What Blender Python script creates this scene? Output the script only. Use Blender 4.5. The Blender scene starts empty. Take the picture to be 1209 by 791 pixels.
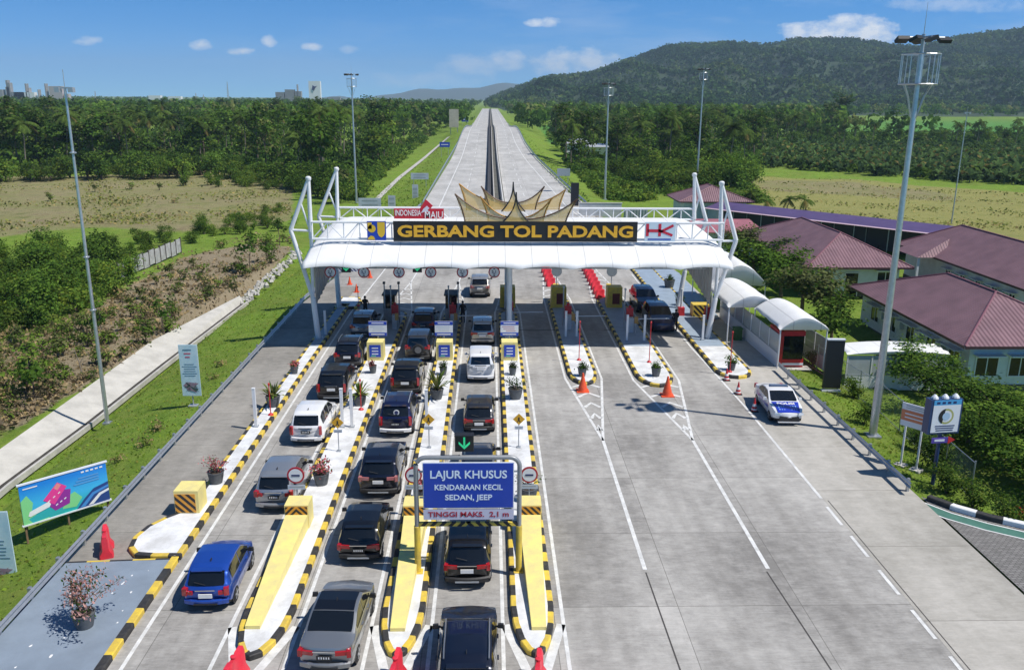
import bpy, math, random
import numpy as np
from mathutils import Vector, Matrix
R=math.radians
S=bpy.context.scene
COL=S.collection
random.seed(7); RNG=np.random.default_rng(7)
# ---------------------------------------------------------------- camera
F,CX,CY,VX,VY,H=1010.,604.5,395.5,578.,115.,17.   # focal length and vanishing point in pixels of the 1209 px photograph; camera height in m
_fy=np.array([VX-CX,-(VY-CY),-F]); _fy/=np.linalg.norm(_fy)
_fx=np.array([-_fy[2],0,_fy[0]]); _fx/=np.linalg.norm(_fx)
CM=np.array([_fx,_fy,np.cross(_fx,_fy)])
cam=bpy.data.objects.new('camera',bpy.data.cameras.new('camera')); COL.objects.link(cam)
cam.data.sensor_width=36; cam.data.lens=36*F/1209; cam.data.clip_end=30000; cam.data.clip_start=.5
m4=Matrix.Identity(4)
for i in range(3):
    for j in range(3): m4[i][j]=CM[i][j]
m4[2][3]=H
cam.matrix_world=m4
S.camera=cam
def ray(x,y): return CM@np.array([x-CX,-(y-CY),-F])
def at(x,y,z=0.):
    d=ray(x,y); t=(z-H)/d[2]; return Vector((d[0]*t,d[1]*t,z))
def atY(x,y,Y):
    d=ray(x,y); t=Y/d[1]; return Vector((d[0]*t,Y,H+d[2]*t))
# ---------------------------------------------------------------- light
SUN_EL,SUN_AZ=R(57.5),R(110.5)
sun=bpy.data.objects.new('sun',bpy.data.lights.new('sun','SUN')); COL.objects.link(sun)
sun.data.energy=4.8; sun.data.angle=R(.5); sun.data.color=(1,.955,.89)
sd=Vector((math.sin(SUN_AZ)*math.cos(SUN_EL),math.cos(SUN_AZ)*math.cos(SUN_EL),math.sin(SUN_EL)))
sun.rotation_euler=sd.to_track_quat('Z','Y').to_euler()
W=bpy.data.worlds.new('World'); S.world=W; W.use_nodes=True
wt=W.node_tree; wn=wt.nodes; wl=wt.links
sky=wn.new('ShaderNodeTexSky'); sky.sky_type='NISHITA'; sky.sun_disc=False
sky.sun_elevation=SUN_EL; sky.sun_rotation=SUN_AZ; sky.ozone_density=4.0; sky.air_density=1.0; sky.dust_density=.15; sky.altitude=20
bg=wn['Background']; bg.inputs[1].default_value=.108
def wm(op,a,b=None,c=None):
    n=wn.new('ShaderNodeMath'); n.operation=op
    for i,v in enumerate((a,b,c)):
        if v is None: continue
        if isinstance(v,(int,float)): n.inputs[i].default_value=v
        else: wl.new(v,n.inputs[i])
    return n.outputs[0]
tc=wn.new('ShaderNodeTexCoord'); sp=wn.new('ShaderNodeSeparateXYZ'); wl.new(tc.outputs['Generated'],sp.inputs[0])
yy=wm('MAXIMUM',sp.outputs[1],.05); U=wm('DIVIDE',sp.outputs[0],yy); V=wm('DIVIDE',sp.outputs[2],yy)
cb=wn.new('ShaderNodeCombineXYZ'); wl.new(U,cb.inputs[0]); wl.new(V,cb.inputs[1])
def wnoise(sc,stretch=(1,1,1),det=6,rot=0):
    mp=wn.new('ShaderNodeMapping'); mp.inputs['Scale'].default_value=stretch; mp.inputs['Rotation'].default_value=(0,0,rot); wl.new(cb.outputs[0],mp.inputs[0])
    n=wn.new('ShaderNodeTexNoise'); n.inputs['Scale'].default_value=sc; n.inputs['Detail'].default_value=det; n.inputs['Roughness'].default_value=.62
    wl.new(mp.outputs[0],n.inputs['Vector']); return n.outputs[0]
nz=wnoise(42,(1,1.7,1),8); cir=wnoise(3.2,(1,5.5,1),7,.12); hz=wnoise(9,(1,2.2,1),7)
acc=None
# clouds: photo x, y, half sizes, density
for (px,py,a,b,k) in ((632,27,15,5,.8),(650,27,14,6,.85),(236,53,13,7,.8),(283,61,16,5,.8),(318,48,10,7,.8),(370,56,14,5,.75),(104,49,17,6,.6),(412,59,14,5,.35),(560,78,46,14,.45),(598,72,24,14,.6),(655,74,32,17,.7),(700,74,40,18,.75),(940,37,24,10,.9),(985,40,48,18,1.1),(1030,38,32,18,1.1),(1000,30,30,12,.9),(500,95,90,10,.25),(1130,6,90,9,.35)):
    d=ray(px,py); u0,v0=d[0]/d[1],d[2]/d[1]
    du=wm('DIVIDE',wm('SUBTRACT',U,float(u0)),a/F); dv=wm('DIVIDE',wm('SUBTRACT',V,float(v0)),b/F)
    r=wm('ADD',wm('MULTIPLY',du,du),wm('MULTIPLY',dv,dv))
    m=wm('SUBTRACT',wm('ADD',1.0,wm('MULTIPLY',wm('SUBTRACT',nz,.5),3.2)),r)
    m=wm('MULTIPLY',wm('MINIMUM',wm('MAXIMUM',wm('MULTIPLY',m,.9),0.),1.),k)
    acc=m if acc is None else wm('MAXIMUM',acc,m)
cm=wm('MULTIPLY',wm('MINIMUM',wm('MAXIMUM',wm('MULTIPLY',wm('SUBTRACT',cir,.47),3.0),0.),1.),.42)
fade=wm('MINIMUM',wm('MAXIMUM',wm('ADD',wm('MULTIPLY',U,1.6),.62),.05),1.)
acc=wm('MAXIMUM',acc,wm('MULTIPLY',cm,fade))
acc=wm('MINIMUM',acc,1.)
mx=wn.new('ShaderNodeMix'); mx.data_type='RGBA'; wl.new(acc,mx.inputs[0])
mz=wm('ADD',wm('MULTIPLY',wm('MAXIMUM',sp.outputs[2],0.),2.2),.085); sv=wn.new('ShaderNodeCombineXYZ'); wl.new(sp.outputs[0],sv.inputs[0]); wl.new(sp.outputs[1],sv.inputs[1]); wl.new(mz,sv.inputs[2]); nrm_=wn.new('ShaderNodeVectorMath'); nrm_.operation='NORMALIZE'; wl.new(sv.outputs[0],nrm_.inputs[0]); wl.new(nrm_.outputs[0],sky.inputs[0])
hs=wn.new('ShaderNodeHueSaturation'); hs.inputs['Saturation'].default_value=1.2; tint=wn.new('ShaderNodeMix'); tint.data_type='RGBA'; tint.blend_type='MULTIPLY'; tint.inputs[0].default_value=1; wl.new(sky.outputs[0],tint.inputs[6]); tint.inputs[7].default_value=(.92,1.22,1.42,1); zf=wm('SUBTRACT',1.,wm('MULTIPLY',wm('MINIMUM',wm('MAXIMUM',wm('MULTIPLY',wm('SUBTRACT',sp.outputs[2],.14),4.),0.),1.),.5)); dk=wn.new('ShaderNodeVectorMath'); dk.operation='SCALE'; wl.new(tint.outputs[2],dk.inputs[0]); wl.new(zf,dk.inputs['Scale']); wl.new(dk.outputs[0],hs.inputs['Color'])
wl.new(hs.outputs[0],mx.inputs[6]); mx.inputs[7].default_value=(8.0,8.4,9.0,1); wl.new(mx.outputs[2],bg.inputs[0])
S.view_settings.view_transform='Standard'; S.view_settings.look='None'; S.view_settings.gamma=1; S.view_settings.exposure=.1
S.cycles.max_bounces=6; S.cycles.transparent_max_bounces=12; S.cycles.volume_bounces=0; S.cycles.diffuse_bounces=3; S.cycles.glossy_bounces=3; S.cycles.transmission_bounces=3
try: S.cycles.use_denoising=True
except Exception: pass
# ---------------------------------------------------------------- materials
MC={}
def mat(name,col,rough=.6,metal=0.,var=.0,vs=3.,bump=0.,bs=30.,coat=0.,col2=None,spec=.5,world=False,det=5):
    if name in MC: return MC[name]
    m=bpy.data.materials.new(name); m.use_nodes=True; t=m.node_tree; b=t.nodes['Principled BSDF']
    b.inputs['Base Color'].default_value=(*col,1); b.inputs['Roughness'].default_value=rough; b.inputs['Metallic'].default_value=metal
    b.inputs['Specular IOR Level'].default_value=spec
    if coat: b.inputs['Coat Weight'].default_value=coat; b.inputs['Coat Roughness'].default_value=.04
    src=None
    if var or bump:
        if world: g=t.nodes.new('ShaderNodeNewGeometry'); src=g.outputs['Position']
        else: g=t.nodes.new('ShaderNodeTexCoord'); src=g.outputs['Object']
    if var:
        n=t.nodes.new('ShaderNodeTexNoise'); n.inputs['Scale'].default_value=vs; n.inputs['Detail'].default_value=det; n.inputs['Roughness'].default_value=.65; t.links.new(src,n.inputs['Vector'])
        r=t.nodes.new('ShaderNodeValToRGB'); c2=col2 or tuple(c*(1-var) for c in col); c1=col if col2 else tuple(min(1,c*(1+var*.5)) for c in col)
        r.color_ramp.elements[0].position=.36; r.color_ramp.elements[1].position=.64
        r.color_ramp.elements[0].color=(*c2,1); r.color_ramp.elements[1].color=(*c1,1)
        t.links.new(n.outputs[0],r.inputs[0]); t.links.new(r.outputs[0],b.inputs['Base Color'])
    if bump:
        n=t.nodes.new('ShaderNodeTexNoise'); n.inputs['Scale'].default_value=bs; n.inputs['Detail'].default_value=4; t.links.new(src,n.inputs['Vector'])
        bp=t.nodes.new('ShaderNodeBump'); bp.inputs['Strength'].default_value=bump; bp.inputs['Distance'].default_value=.05; t.links.new(n.outputs[0],bp.inputs['Height']); t.links.new(bp.outputs[0],b.inputs['Normal'])
    MC[name]=m; return m
def leafmat(name,col,tr=.35,var=.5):
    if name in MC: return MC[name]
    m=bpy.data.materials.new(name); m.use_nodes=True; t=m.node_tree; t.nodes.remove(t.nodes['Principled BSDF'])
    o=t.nodes['Material Output']; d=t.nodes.new('ShaderNodeBsdfDiffuse'); l=t.nodes.new('ShaderNodeBsdfTranslucent'); x=t.nodes.new('ShaderNodeMixShader'); x.inputs[0].default_value=tr
    g=t.nodes.new('ShaderNodeNewGeometry'); oi=t.nodes.new('ShaderNodeObjectInfo')
    ad=t.nodes.new('ShaderNodeMath'); ad.operation='ADD'; t.links.new(g.outputs['Random Per Island'],ad.inputs[0]); t.links.new(oi.outputs['Random'],ad.inputs[1])
    r=t.nodes.new('ShaderNodeValToRGB'); r.color_ramp.elements[0].position=.2; r.color_ramp.elements[1].position=1
    hl=t.nodes.new('ShaderNodeMath'); hl.operation='MULTIPLY'; hl.inputs[1].default_value=.5; t.links.new(ad.outputs[0],hl.inputs[0]); t.links.new(hl.outputs[0],r.inputs[0])
    r.color_ramp.elements[0].color=(*[c*(1-var) for c in col],1); r.color_ramp.elements[1].color=(col[0]*(1+var*1.2),col[1]*(1+var),col[2]*(1+var*.2),1)
    for n in (d,l): t.links.new(r.outputs[0],n.inputs[0])
    t.links.new(d.outputs[0],x.inputs[1]); t.links.new(l.outputs[0],x.inputs[2]); t.links.new(x.outputs[0],o.inputs[0])
    MC[name]=m; return m
WHITE=mat('white_paint',(.8,.8,.79),.45,var=.05,vs=1.5)
BLACK=mat('black_paint',(.018,.018,.02),.5,var=.3,vs=8)
KBLACK=mat('kerb_black',(.022,.022,.024),.65,var=.5,vs=6,col2=(.05,.048,.045))
YELLOW=mat('yellow_paint',(.78,.56,.06),.55,var=.12,vs=3,col2=(.55,.40,.08),det=9)
PALEY=mat('pale_yellow_paint',(.86,.74,.24),.55,var=.12,vs=1.6,col2=(.70,.60,.26),det=9)
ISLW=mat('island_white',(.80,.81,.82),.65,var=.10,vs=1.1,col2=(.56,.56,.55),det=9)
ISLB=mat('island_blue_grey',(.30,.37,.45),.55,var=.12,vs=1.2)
GALV=mat('galvanised_steel',(.50,.52,.54),.38,.7,var=.12,vs=5)
GREYP=mat('grey_steel',(.40,.43,.46),.45,.3,var=.1,vs=4)
STEELW=mat('white_steel',(.74,.75,.76),.4,var=.05,vs=2)
RED=mat('red_paint',(.55,.025,.03),.45,var=.15,vs=5)
REDPL=mat('red_plastic',(.72,.035,.06),.42,var=.12,vs=3)
ORANGE=mat('orange_plastic',(.80,.10,.03),.45,var=.12,vs=5)
BLUE=mat('sign_blue',(.012,.055,.42),.4,var=.06,vs=2)
GLASS=mat('dark_glass',(.008,.010,.013),.06,spec=.6)
TYRE=mat('tyre_rubber',(.018,.018,.018),.8)
RIM=mat('wheel_rim',(.45,.46,.47),.3,.8)
TAIL=mat('tail_light_red',(.38,.008,.012),.15,coat=.6)
PLASTB=mat('black_plastic',(.02,.02,.021),.55)
POT=mat('grey_pot',(.10,.11,.12),.7,var=.2,vs=6)
SOIL=mat('soil',(.06,.045,.03),.9,var=.4,vs=9)
BARK=mat('bark',(.16,.12,.085),.85,var=.35,vs=5,bump=.4,bs=14)
PTRUNK=mat('palm_bark',(.24,.20,.155),.85,var=.3,vs=6)
CONC=mat('pale_concrete',(.50,.48,.44),.8,var=.2,vs=1.1,bump=.2,bs=9)
CHROME=mat('chrome',(.7,.7,.7),.12,1.)
# ---------------------------------------------------------------- mesh helpers
class MB:
    def __init__(s): s.v=[];s.f=[];s.m=[]
    def poly(s,pts,m=0):
        b=len(s.v); s.v+= [tuple(p) for p in pts]; s.f.append(tuple(range(b,b+len(pts)))); s.m.append(m); return s
    def mesh(s,vs,fs,m=0):
        b=len(s.v); s.v+=[tuple(p) for p in vs]; s.f+=[tuple(i+b for i in f) for f in fs]; s.m+=[m]*len(fs); return s
    def box(s,c,d,m=0,rz=0,rx=0,top=1.):
        x,y,z=[k/2 for k in d]; M=Matrix.Rotation(rz,3,'Z')@Matrix.Rotation(rx,3,'X'); C=Vector(c)
        vs=[C+M@Vector((a*x*(top if e>0 else 1),b*y*(top if e>0 else 1),e*z)) for e in(-1,1) for b in(-1,1) for a in(-1,1)]
        return s.mesh(vs,[(0,2,3,1),(4,5,7,6),(0,1,5,4),(2,6,7,3),(0,4,6,2),(1,3,7,5)],m)
    def tube(s,pts,r,m=0,n=8,r2=None,cap=True):
        pts=[Vector(p) for p in pts]; k=len(pts); rings=[]
        for i,p in enumerate(pts):
            t=(pts[min(i+1,k-1)]-pts[max(i-1,0)]).normalized()
            a=Vector((0,0,1)) if abs(t.z)<.9 else Vector((1,0,0))
            u=t.cross(a).normalized(); w=t.cross(u); rr=r if r2 is None else r+(r2-r)*i/(k-1)
            rings.append([p+(u*math.cos(2*math.pi*j/n)+w*math.sin(2*math.pi*j/n))*rr for j in range(n)])
        vs=[q for g in rings for q in g]; fs=[]
        for i in range(k-1):
            for j in range(n): fs.append((i*n+j,i*n+(j+1)%n,(i+1)*n+(j+1)%n,(i+1)*n+j))
        if cap: fs.append(tuple(reversed(range(n)))); fs.append(tuple((k-1)*n+j for j in range(n)))
        return s.mesh(vs,fs,m)
    def lathe(s,c,prof,m=0,n=14,axis='Z'):
        c=Vector(c); vs=[];fs=[]
        for r,z in prof:
            for j in range(n):
                a=2*math.pi*j/n; q=(r*math.cos(a),r*math.sin(a),z)
                if axis=='X': q=(q[2],q[0],q[1])
                if axis=='Y': q=(q[0],q[2],q[1])
                vs.append(c+Vector(q))
        for i in range(len(prof)-1):
            for j in range(n):
                f=(i*n+j,i*n+(j+1)%n,(i+1)*n+(j+1)%n,(i+1)*n+j)
                fs.append(f if axis!='Y' else f[::-1])
        k=len(prof)-1
        a=tuple(reversed(range(n))); b=tuple(k*n+j for j in range(n))
        fs.append(a if axis!='Y' else a[::-1]); fs.append(b if axis!='Y' else b[::-1])
        return s.mesh(vs,fs,m)
    def prism(s,out,z0,z1,m=0,side=None):
        n=len(out); vs=[(p[0],p[1],z0) for p in out]+[(p[0],p[1],z1) for p in out]
        s.mesh(vs,[tuple(range(n,2*n))],m); b=len(s.v)-2*n
        for i in range(n):
            j=(i+1)%n; s.f.append((b+i,b+j,b+n+j,b+n+i)); s.m.append(m if side is None else side)
        return s
    def build(s,name,mats,parent=None,smooth=None,loc=None,rz=0):
        me=bpy.data.meshes.new(name); me.from_pydata(s.v,[],s.f)
        for x in (mats if isinstance(mats,(list,tuple)) else [mats]): me.materials.append(x)
        me.polygons.foreach_set('material_index',s.m)
        if smooth is not None:
            me.polygons.foreach_set('use_smooth',[True]*len(s.f)); me.set_sharp_from_angle(angle=R(smooth))
        me.update(); o=bpy.data.objects.new(name,me); COL.objects.link(o)
        if parent: o.parent=parent
        if loc is not None: o.location=loc
        o.rotation_euler.z=rz
        return o
def tag(o,label=None,cat=None,group=None,kind=None):
    if label: o['label']=label
    if cat: o['category']=cat
    if group: o['group']=group
    if kind: o['kind']=kind
    return o
def thing(name,label,cat,loc=(0,0,0),rz=0,group=None):
    o=bpy.data.objects.new(name,None); COL.objects.link(o); o.location=loc; o.rotation_euler.z=rz; o.empty_display_size=.2
    return tag(o,label,cat,group)
def struct(mb,name,mats,smooth=None): return tag(mb.build(name,mats,smooth=smooth),kind='structure')
KIDS={}
def copy_tree(o,parent=None):
    c=o.copy(); COL.objects.link(c)
    if parent: c.parent=parent
    for ch in o.children: copy_tree(ch,c)
    return c
def clone(o,label,loc,rz=0,sc=1,group=None):
    c=copy_tree(o); c.location=loc; c.rotation_euler.z=rz
    c.scale=(sc,sc,sc) if isinstance(sc,(int,float)) else sc
    c['label']=label
    if group: c['group']=group
    return c
def textmesh(txt,size,off=0.,ext=.004,align='CENTER',sx=1.):
    cu=bpy.data.curves.new('lettering','FONT'); cu.body=txt; cu.size=size; cu.align_x=align; cu.align_y='CENTER'; cu.offset=off; cu.extrude=ext; cu.resolution_u=3
    o=bpy.data.objects.new('lettering',cu); COL.objects.link(o); bpy.context.view_layer.update()
    me=bpy.data.meshes.new_from_object(o.evaluated_get(bpy.context.evaluated_depsgraph_get()))
    bpy.data.objects.remove(o); bpy.data.curves.remove(cu)
    return me
def text(txt,size,loc,parent,mt,off=0.,ext=.004,name='lettering',fit=None,rot=(R(90),0,0),align='CENTER'):
    me=textmesh(txt,size,off,ext,align); me.materials.clear(); me.materials.append(mt)
    o=bpy.data.objects.new(name,me); COL.objects.link(o); o.parent=parent; o.location=loc; o.rotation_euler=rot
    if fit:
        xs=[v.co.x for v in me.vertices]; w=max(xs)-min(xs); o.scale=(fit/w,1,1)
    return o
# ---------------------------------------------------------------- terrain
def sm(a,b,x): t=np.clip((x-a)/(b-a),0,1); return t*t*(3-2*t)
def XL(Y): return np.interp(Y,[72,135],[-16.0,-10.9])
def XR(Y): return np.interp(Y,[95,138,310],[19.1,15.9,12.3])
def zroad(Y): return 3.8*sm(235,385,Y)*(1-sm(388,540,Y))
def gz(X,Y):
    X=np.asarray(X,float);Y=np.asarray(Y,float)
    dl=XL(Y)-X; dr=X-XR(Y)
    a=np.interp(dl,[-2,0,1,6.3,6.55,9.2,9.6,20,60],[-.12,-.12,-.2,-1.3,-1.8,-1.8,-.95,-1.2,-2])
    b=np.interp(dl,[-2,0,1,8,60],[-.12,-.12,-.2,-1.8,-2]); k=sm(96,112,Y); zl=a*(1-k)+b*k
    c=np.interp(dr,[-2,0,1,4.5,12,60],[-.12,-.12,-.15,-.75,-1.0,-2]); e=np.interp(dr,[-2,0,1,8,60],[-.12,-.12,-.2,-1.6,-2]); k2=sm(100,125,Y); zr=c*(1-k2)+e*k2
    fl=np.where(dr<16,-.07,-.3); near=1-sm(28.5,36,Y); zr=zr*(1-near)+fl*near
    z=np.where(dl>0,zl,np.where(dr>0,zr,-.12))
    d=np.maximum(np.maximum(dl,dr),0)
    return z+zroad(Y)*(1-sm(0,26,d))
def gat(x,y):
    z=-1.
    for _ in range(6):
        p=at(x,y,z); z=float(gz(p.x,p.y))
    return at(x,y,z)
def inpoly(px,py,poly):
    c=False;n=len(poly)
    for i in range(n):
        x1,y1=poly[i];x2,y2=poly[i-1]
        if (y1>py)!=(y2>py) and px<(x2-x1)*(py-y1)/(y2-y1)+x1: c=not c
    return c
def scatter(poly,n,mind=0.,rnd=random):
    xs=[p[0] for p in poly];ys=[p[1] for p in poly];out=[];tries=0
    while len(out)<n and tries<n*60:
        tries+=1; x=rnd.uniform(min(xs),max(xs));y=rnd.uniform(min(ys),max(ys))
        if not inpoly(x,y,poly): continue
        p=gat(x,y)
        if mind and any((p-q).length<mind*(.6+p.y/250) for q in out): continue
        out.append(p)
    return out
# ================================================================ SETTING
def span(a,b,s): return np.arange(a,b,s)
gx=np.concatenate([-np.geomspace(7000,160,22),span(-150,-44,2.5),span(-44,-26,.8),span(-26,-15,.35),span(-15,19,2.0),span(19,30,.5),span(30,150,2.5),np.geomspace(160,7000,22)])
gy=np.concatenate([[-60,0,10,16],span(18,120,.9),span(120,260,2.2),span(260,640,8),np.geomspace(650,8500,26)])
GX,GY=np.meshgrid(gx,gy); GZ=gz(GX,GY)
GZ+=np.where((GX<-26.5)|(GX>26),1,0)*(np.sin(GX*.31+GY*.17)+np.sin(GX*.13-GY*.23))*.10*(GY<260)
nx=len(gx);ny=len(gy)
me=bpy.data.meshes.new('ground'); idx=np.arange(nx*ny).reshape(ny,nx)
fs=np.stack([idx[:-1,:-1],idx[:-1,1:],idx[1:,1:],idx[1:,:-1]],-1).reshape(-1,4)
me.from_pydata(np.stack([GX,GY,GZ],-1).reshape(-1,3).tolist(),[],fs.tolist())
me.polygons.foreach_set('use_smooth',[True]*len(fs))
# land-cover mask (what grows there): R dry brown scrub, G straw-coloured field, B ripening rice
def pmask(poly,z=-1.4):
    w=[at(x,y,z) for x,y in poly]; return [(p.x,p.y) for p in w]
BROWN=pmask([(0,420),(70,385),(140,345),(215,300),(300,280),(345,285),(335,305),(285,345),(100,455),(0,525)],-1.)
FIELD=pmask([(-60,208),(150,207),(255,200),(300,208),(345,222),(345,262),(210,275),(120,268),(-60,285)],-1.9)
RICE=pmask([(890,208),(1000,211),(1130,222),(1260,228),(1260,300),(1100,280),(890,250)],-1.8)
FARG=pmask([(985,142),(1320,142),(1320,170),(1100,165),(985,160)],-2)
FARG2=pmask([(636,148),(665,150),(668,176),(648,176)],-2)
def polymask(poly):
    out=np.zeros(GX.shape,bool); n=len(poly)
    for i in range(n):
        x1,y1=poly[i];x2,y2=poly[i-1]
        with np.errstate(divide='ignore',invalid='ignore'):
            c=((y1>GY)!=(y2>GY))&(GX<(x2-x1)*(GY-y1)/(y2-y1+1e-9)+x1)
        out^=c
    return out.astype(float)
cov=np.zeros((ny,nx,4)); cov[...,0]=polymask(BROWN); STRIP=pmask([(895,212),(1000,214),(1100,225),(1145,237),(1000,231),(895,224)],-1.9); cov[...,1]=polymask(FIELD); cov[...,1]=np.maximum(cov[...,1],polymask(STRIP)); cov[...,2]=np.maximum(polymask(RICE),0); cov[...,3]=np.maximum(polymask(FARG),polymask(FARG2))
def blur(a):
    b=a.copy(); b[1:-1,1:-1]=(a[1:-1,1:-1]*2+a[:-2,1:-1]+a[2:,1:-1]+a[1:-1,:-2]+a[1:-1,2:])/6; return b
cov=blur(blur(cov))
ca=me.color_attributes.new('land_cover','FLOAT_COLOR','POINT'); ca.data.foreach_set('color',cov.reshape(-1).astype(np.float32))
gm=bpy.data.materials.new('ground'); gm.use_nodes=True; t=gm.node_tree; pb=t.nodes['Principled BSDF']; pb.inputs['Roughness'].default_value=.95; pb.inputs['Specular IOR Level'].default_value=.1
geo=t.nodes.new('ShaderNodeNewGeometry')
def gn(sc,det=6,ro=.65):
    n=t.nodes.new('ShaderNodeTexNoise'); n.inputs['Scale'].default_value=sc; n.inputs['Detail'].default_value=det; n.inputs['Roughness'].default_value=ro; t.links.new(geo.outputs['Position'],n.inputs['Vector']); return n.outputs[0]
def ramp(src,*st):
    r=t.nodes.new('ShaderNodeValToRGB'); e=r.color_ramp.elements
    while len(e)<len(st): e.new(.5)
    for q,(p,c) in zip(e,st): q.position=p; q.color=(*c,1)
    t.links.new(src,r.inputs[0]); return r.outputs[0]
def mixc(f,a,b):
    n=t.nodes.new('ShaderNodeMix'); n.data_type='RGBA'; t.links.new(f,n.inputs[0]); t.links.new(a,n.inputs[6]); t.links.new(b,n.inputs[7]); return n.outputs[2]
def mth(op,a,b):
    n=t.nodes.new('ShaderNodeMath'); n.operation=op
    for i,v in enumerate((a,b)):
        if isinstance(v,(int,float)): n.inputs[i].default_value=v
        else: t.links.new(v,n.inputs[i])
    n.use_clamp=True; return n.outputs[0]
n1=gn(.9,8,.75);n2=gn(.12);n3=gn(5,4)
n4=gn(.35,7,.7)
grass=mixc(ramp(n2,(.4,(0,0,0)),(.62,(1,1,1))),ramp(n1,(.32,(.105,.185,.024)),(.5,(.175,.285,.036)),(.68,(.235,.30,.06))),ramp(n1,(.35,(.115,.20,.024)),(.6,(.20,.25,.05))))
brown=ramp(n1,(.33,(.20,.165,.10)),(.46,(.31,.255,.17)),(.58,(.27,.22,.14)),(.68,(.17,.17,.06)))
straw=mixc(ramp(n2,(.38,(0,0,0)),(.6,(1,1,1))),ramp(n4,(.3,(.13,.155,.045)),(.5,(.25,.245,.10)),(.72,(.17,.135,.075))),ramp(n4,(.3,(.17,.165,.07)),(.5,(.28,.25,.13)),(.7,(.20,.155,.095))))
rice=ramp(n4,(.3,(.20,.22,.06)),(.5,(.29,.275,.095)),(.7,(.20,.225,.07)))
farg=ramp(n2,(.3,(.06,.20,.035)),(.7,(.11,.27,.06)))
at_=t.nodes.new('ShaderNodeAttribute'); at_.attribute_name='land_cover'; sc_=t.nodes.new('ShaderNodeSeparateColor'); t.links.new(at_.outputs['Color'],sc_.inputs[0])
jit=mth('SUBTRACT',n1,.5)
def edge(s): 
    a=mth('ADD',s,0.0); n=t.nodes.new('ShaderNodeMath'); n.operation='MULTIPLY_ADD'; t.links.new(n1,n.inputs[0]); n.inputs[1].default_value=1.6; n.inputs[2].default_value=-.8
    b=t.nodes.new('ShaderNodeMath'); b.operation='ADD'; t.links.new(s,b.inputs[0]); t.links.new(n.outputs[0],b.inputs[1])
    c=t.nodes.new('ShaderNodeMath'); c.operation='MULTIPLY_ADD'; c.use_clamp=True; t.links.new(b.outputs[0],c.inputs[0]); c.inputs[1].default_value=3.; c.inputs[2].default_value=-1.; return c.outputs[0]
c=mixc(edge(sc_.outputs[0]),grass,brown); c=mixc(edge(sc_.outputs[2]),c,rice); c=mixc(edge(sc_.outputs[1]),c,straw); c=mixc(at_.outputs['Alpha'],c,farg)
t.links.new(c,pb.inputs['Base Color'])
bp=t.nodes.new('ShaderNodeBump'); bp.inputs['Strength'].default_value=.9; bp.inputs['Distance'].default_value=.25; t.links.new(gn(3.2,7,.75),bp.inputs['Height']); t.links.new(bp.outputs[0],pb.inputs['Normal'])
me.materials.append(gm); me.update(); o=bpy.data.objects.new('ground',me); COL.objects.link(o); tag(o,kind='structure')
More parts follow.
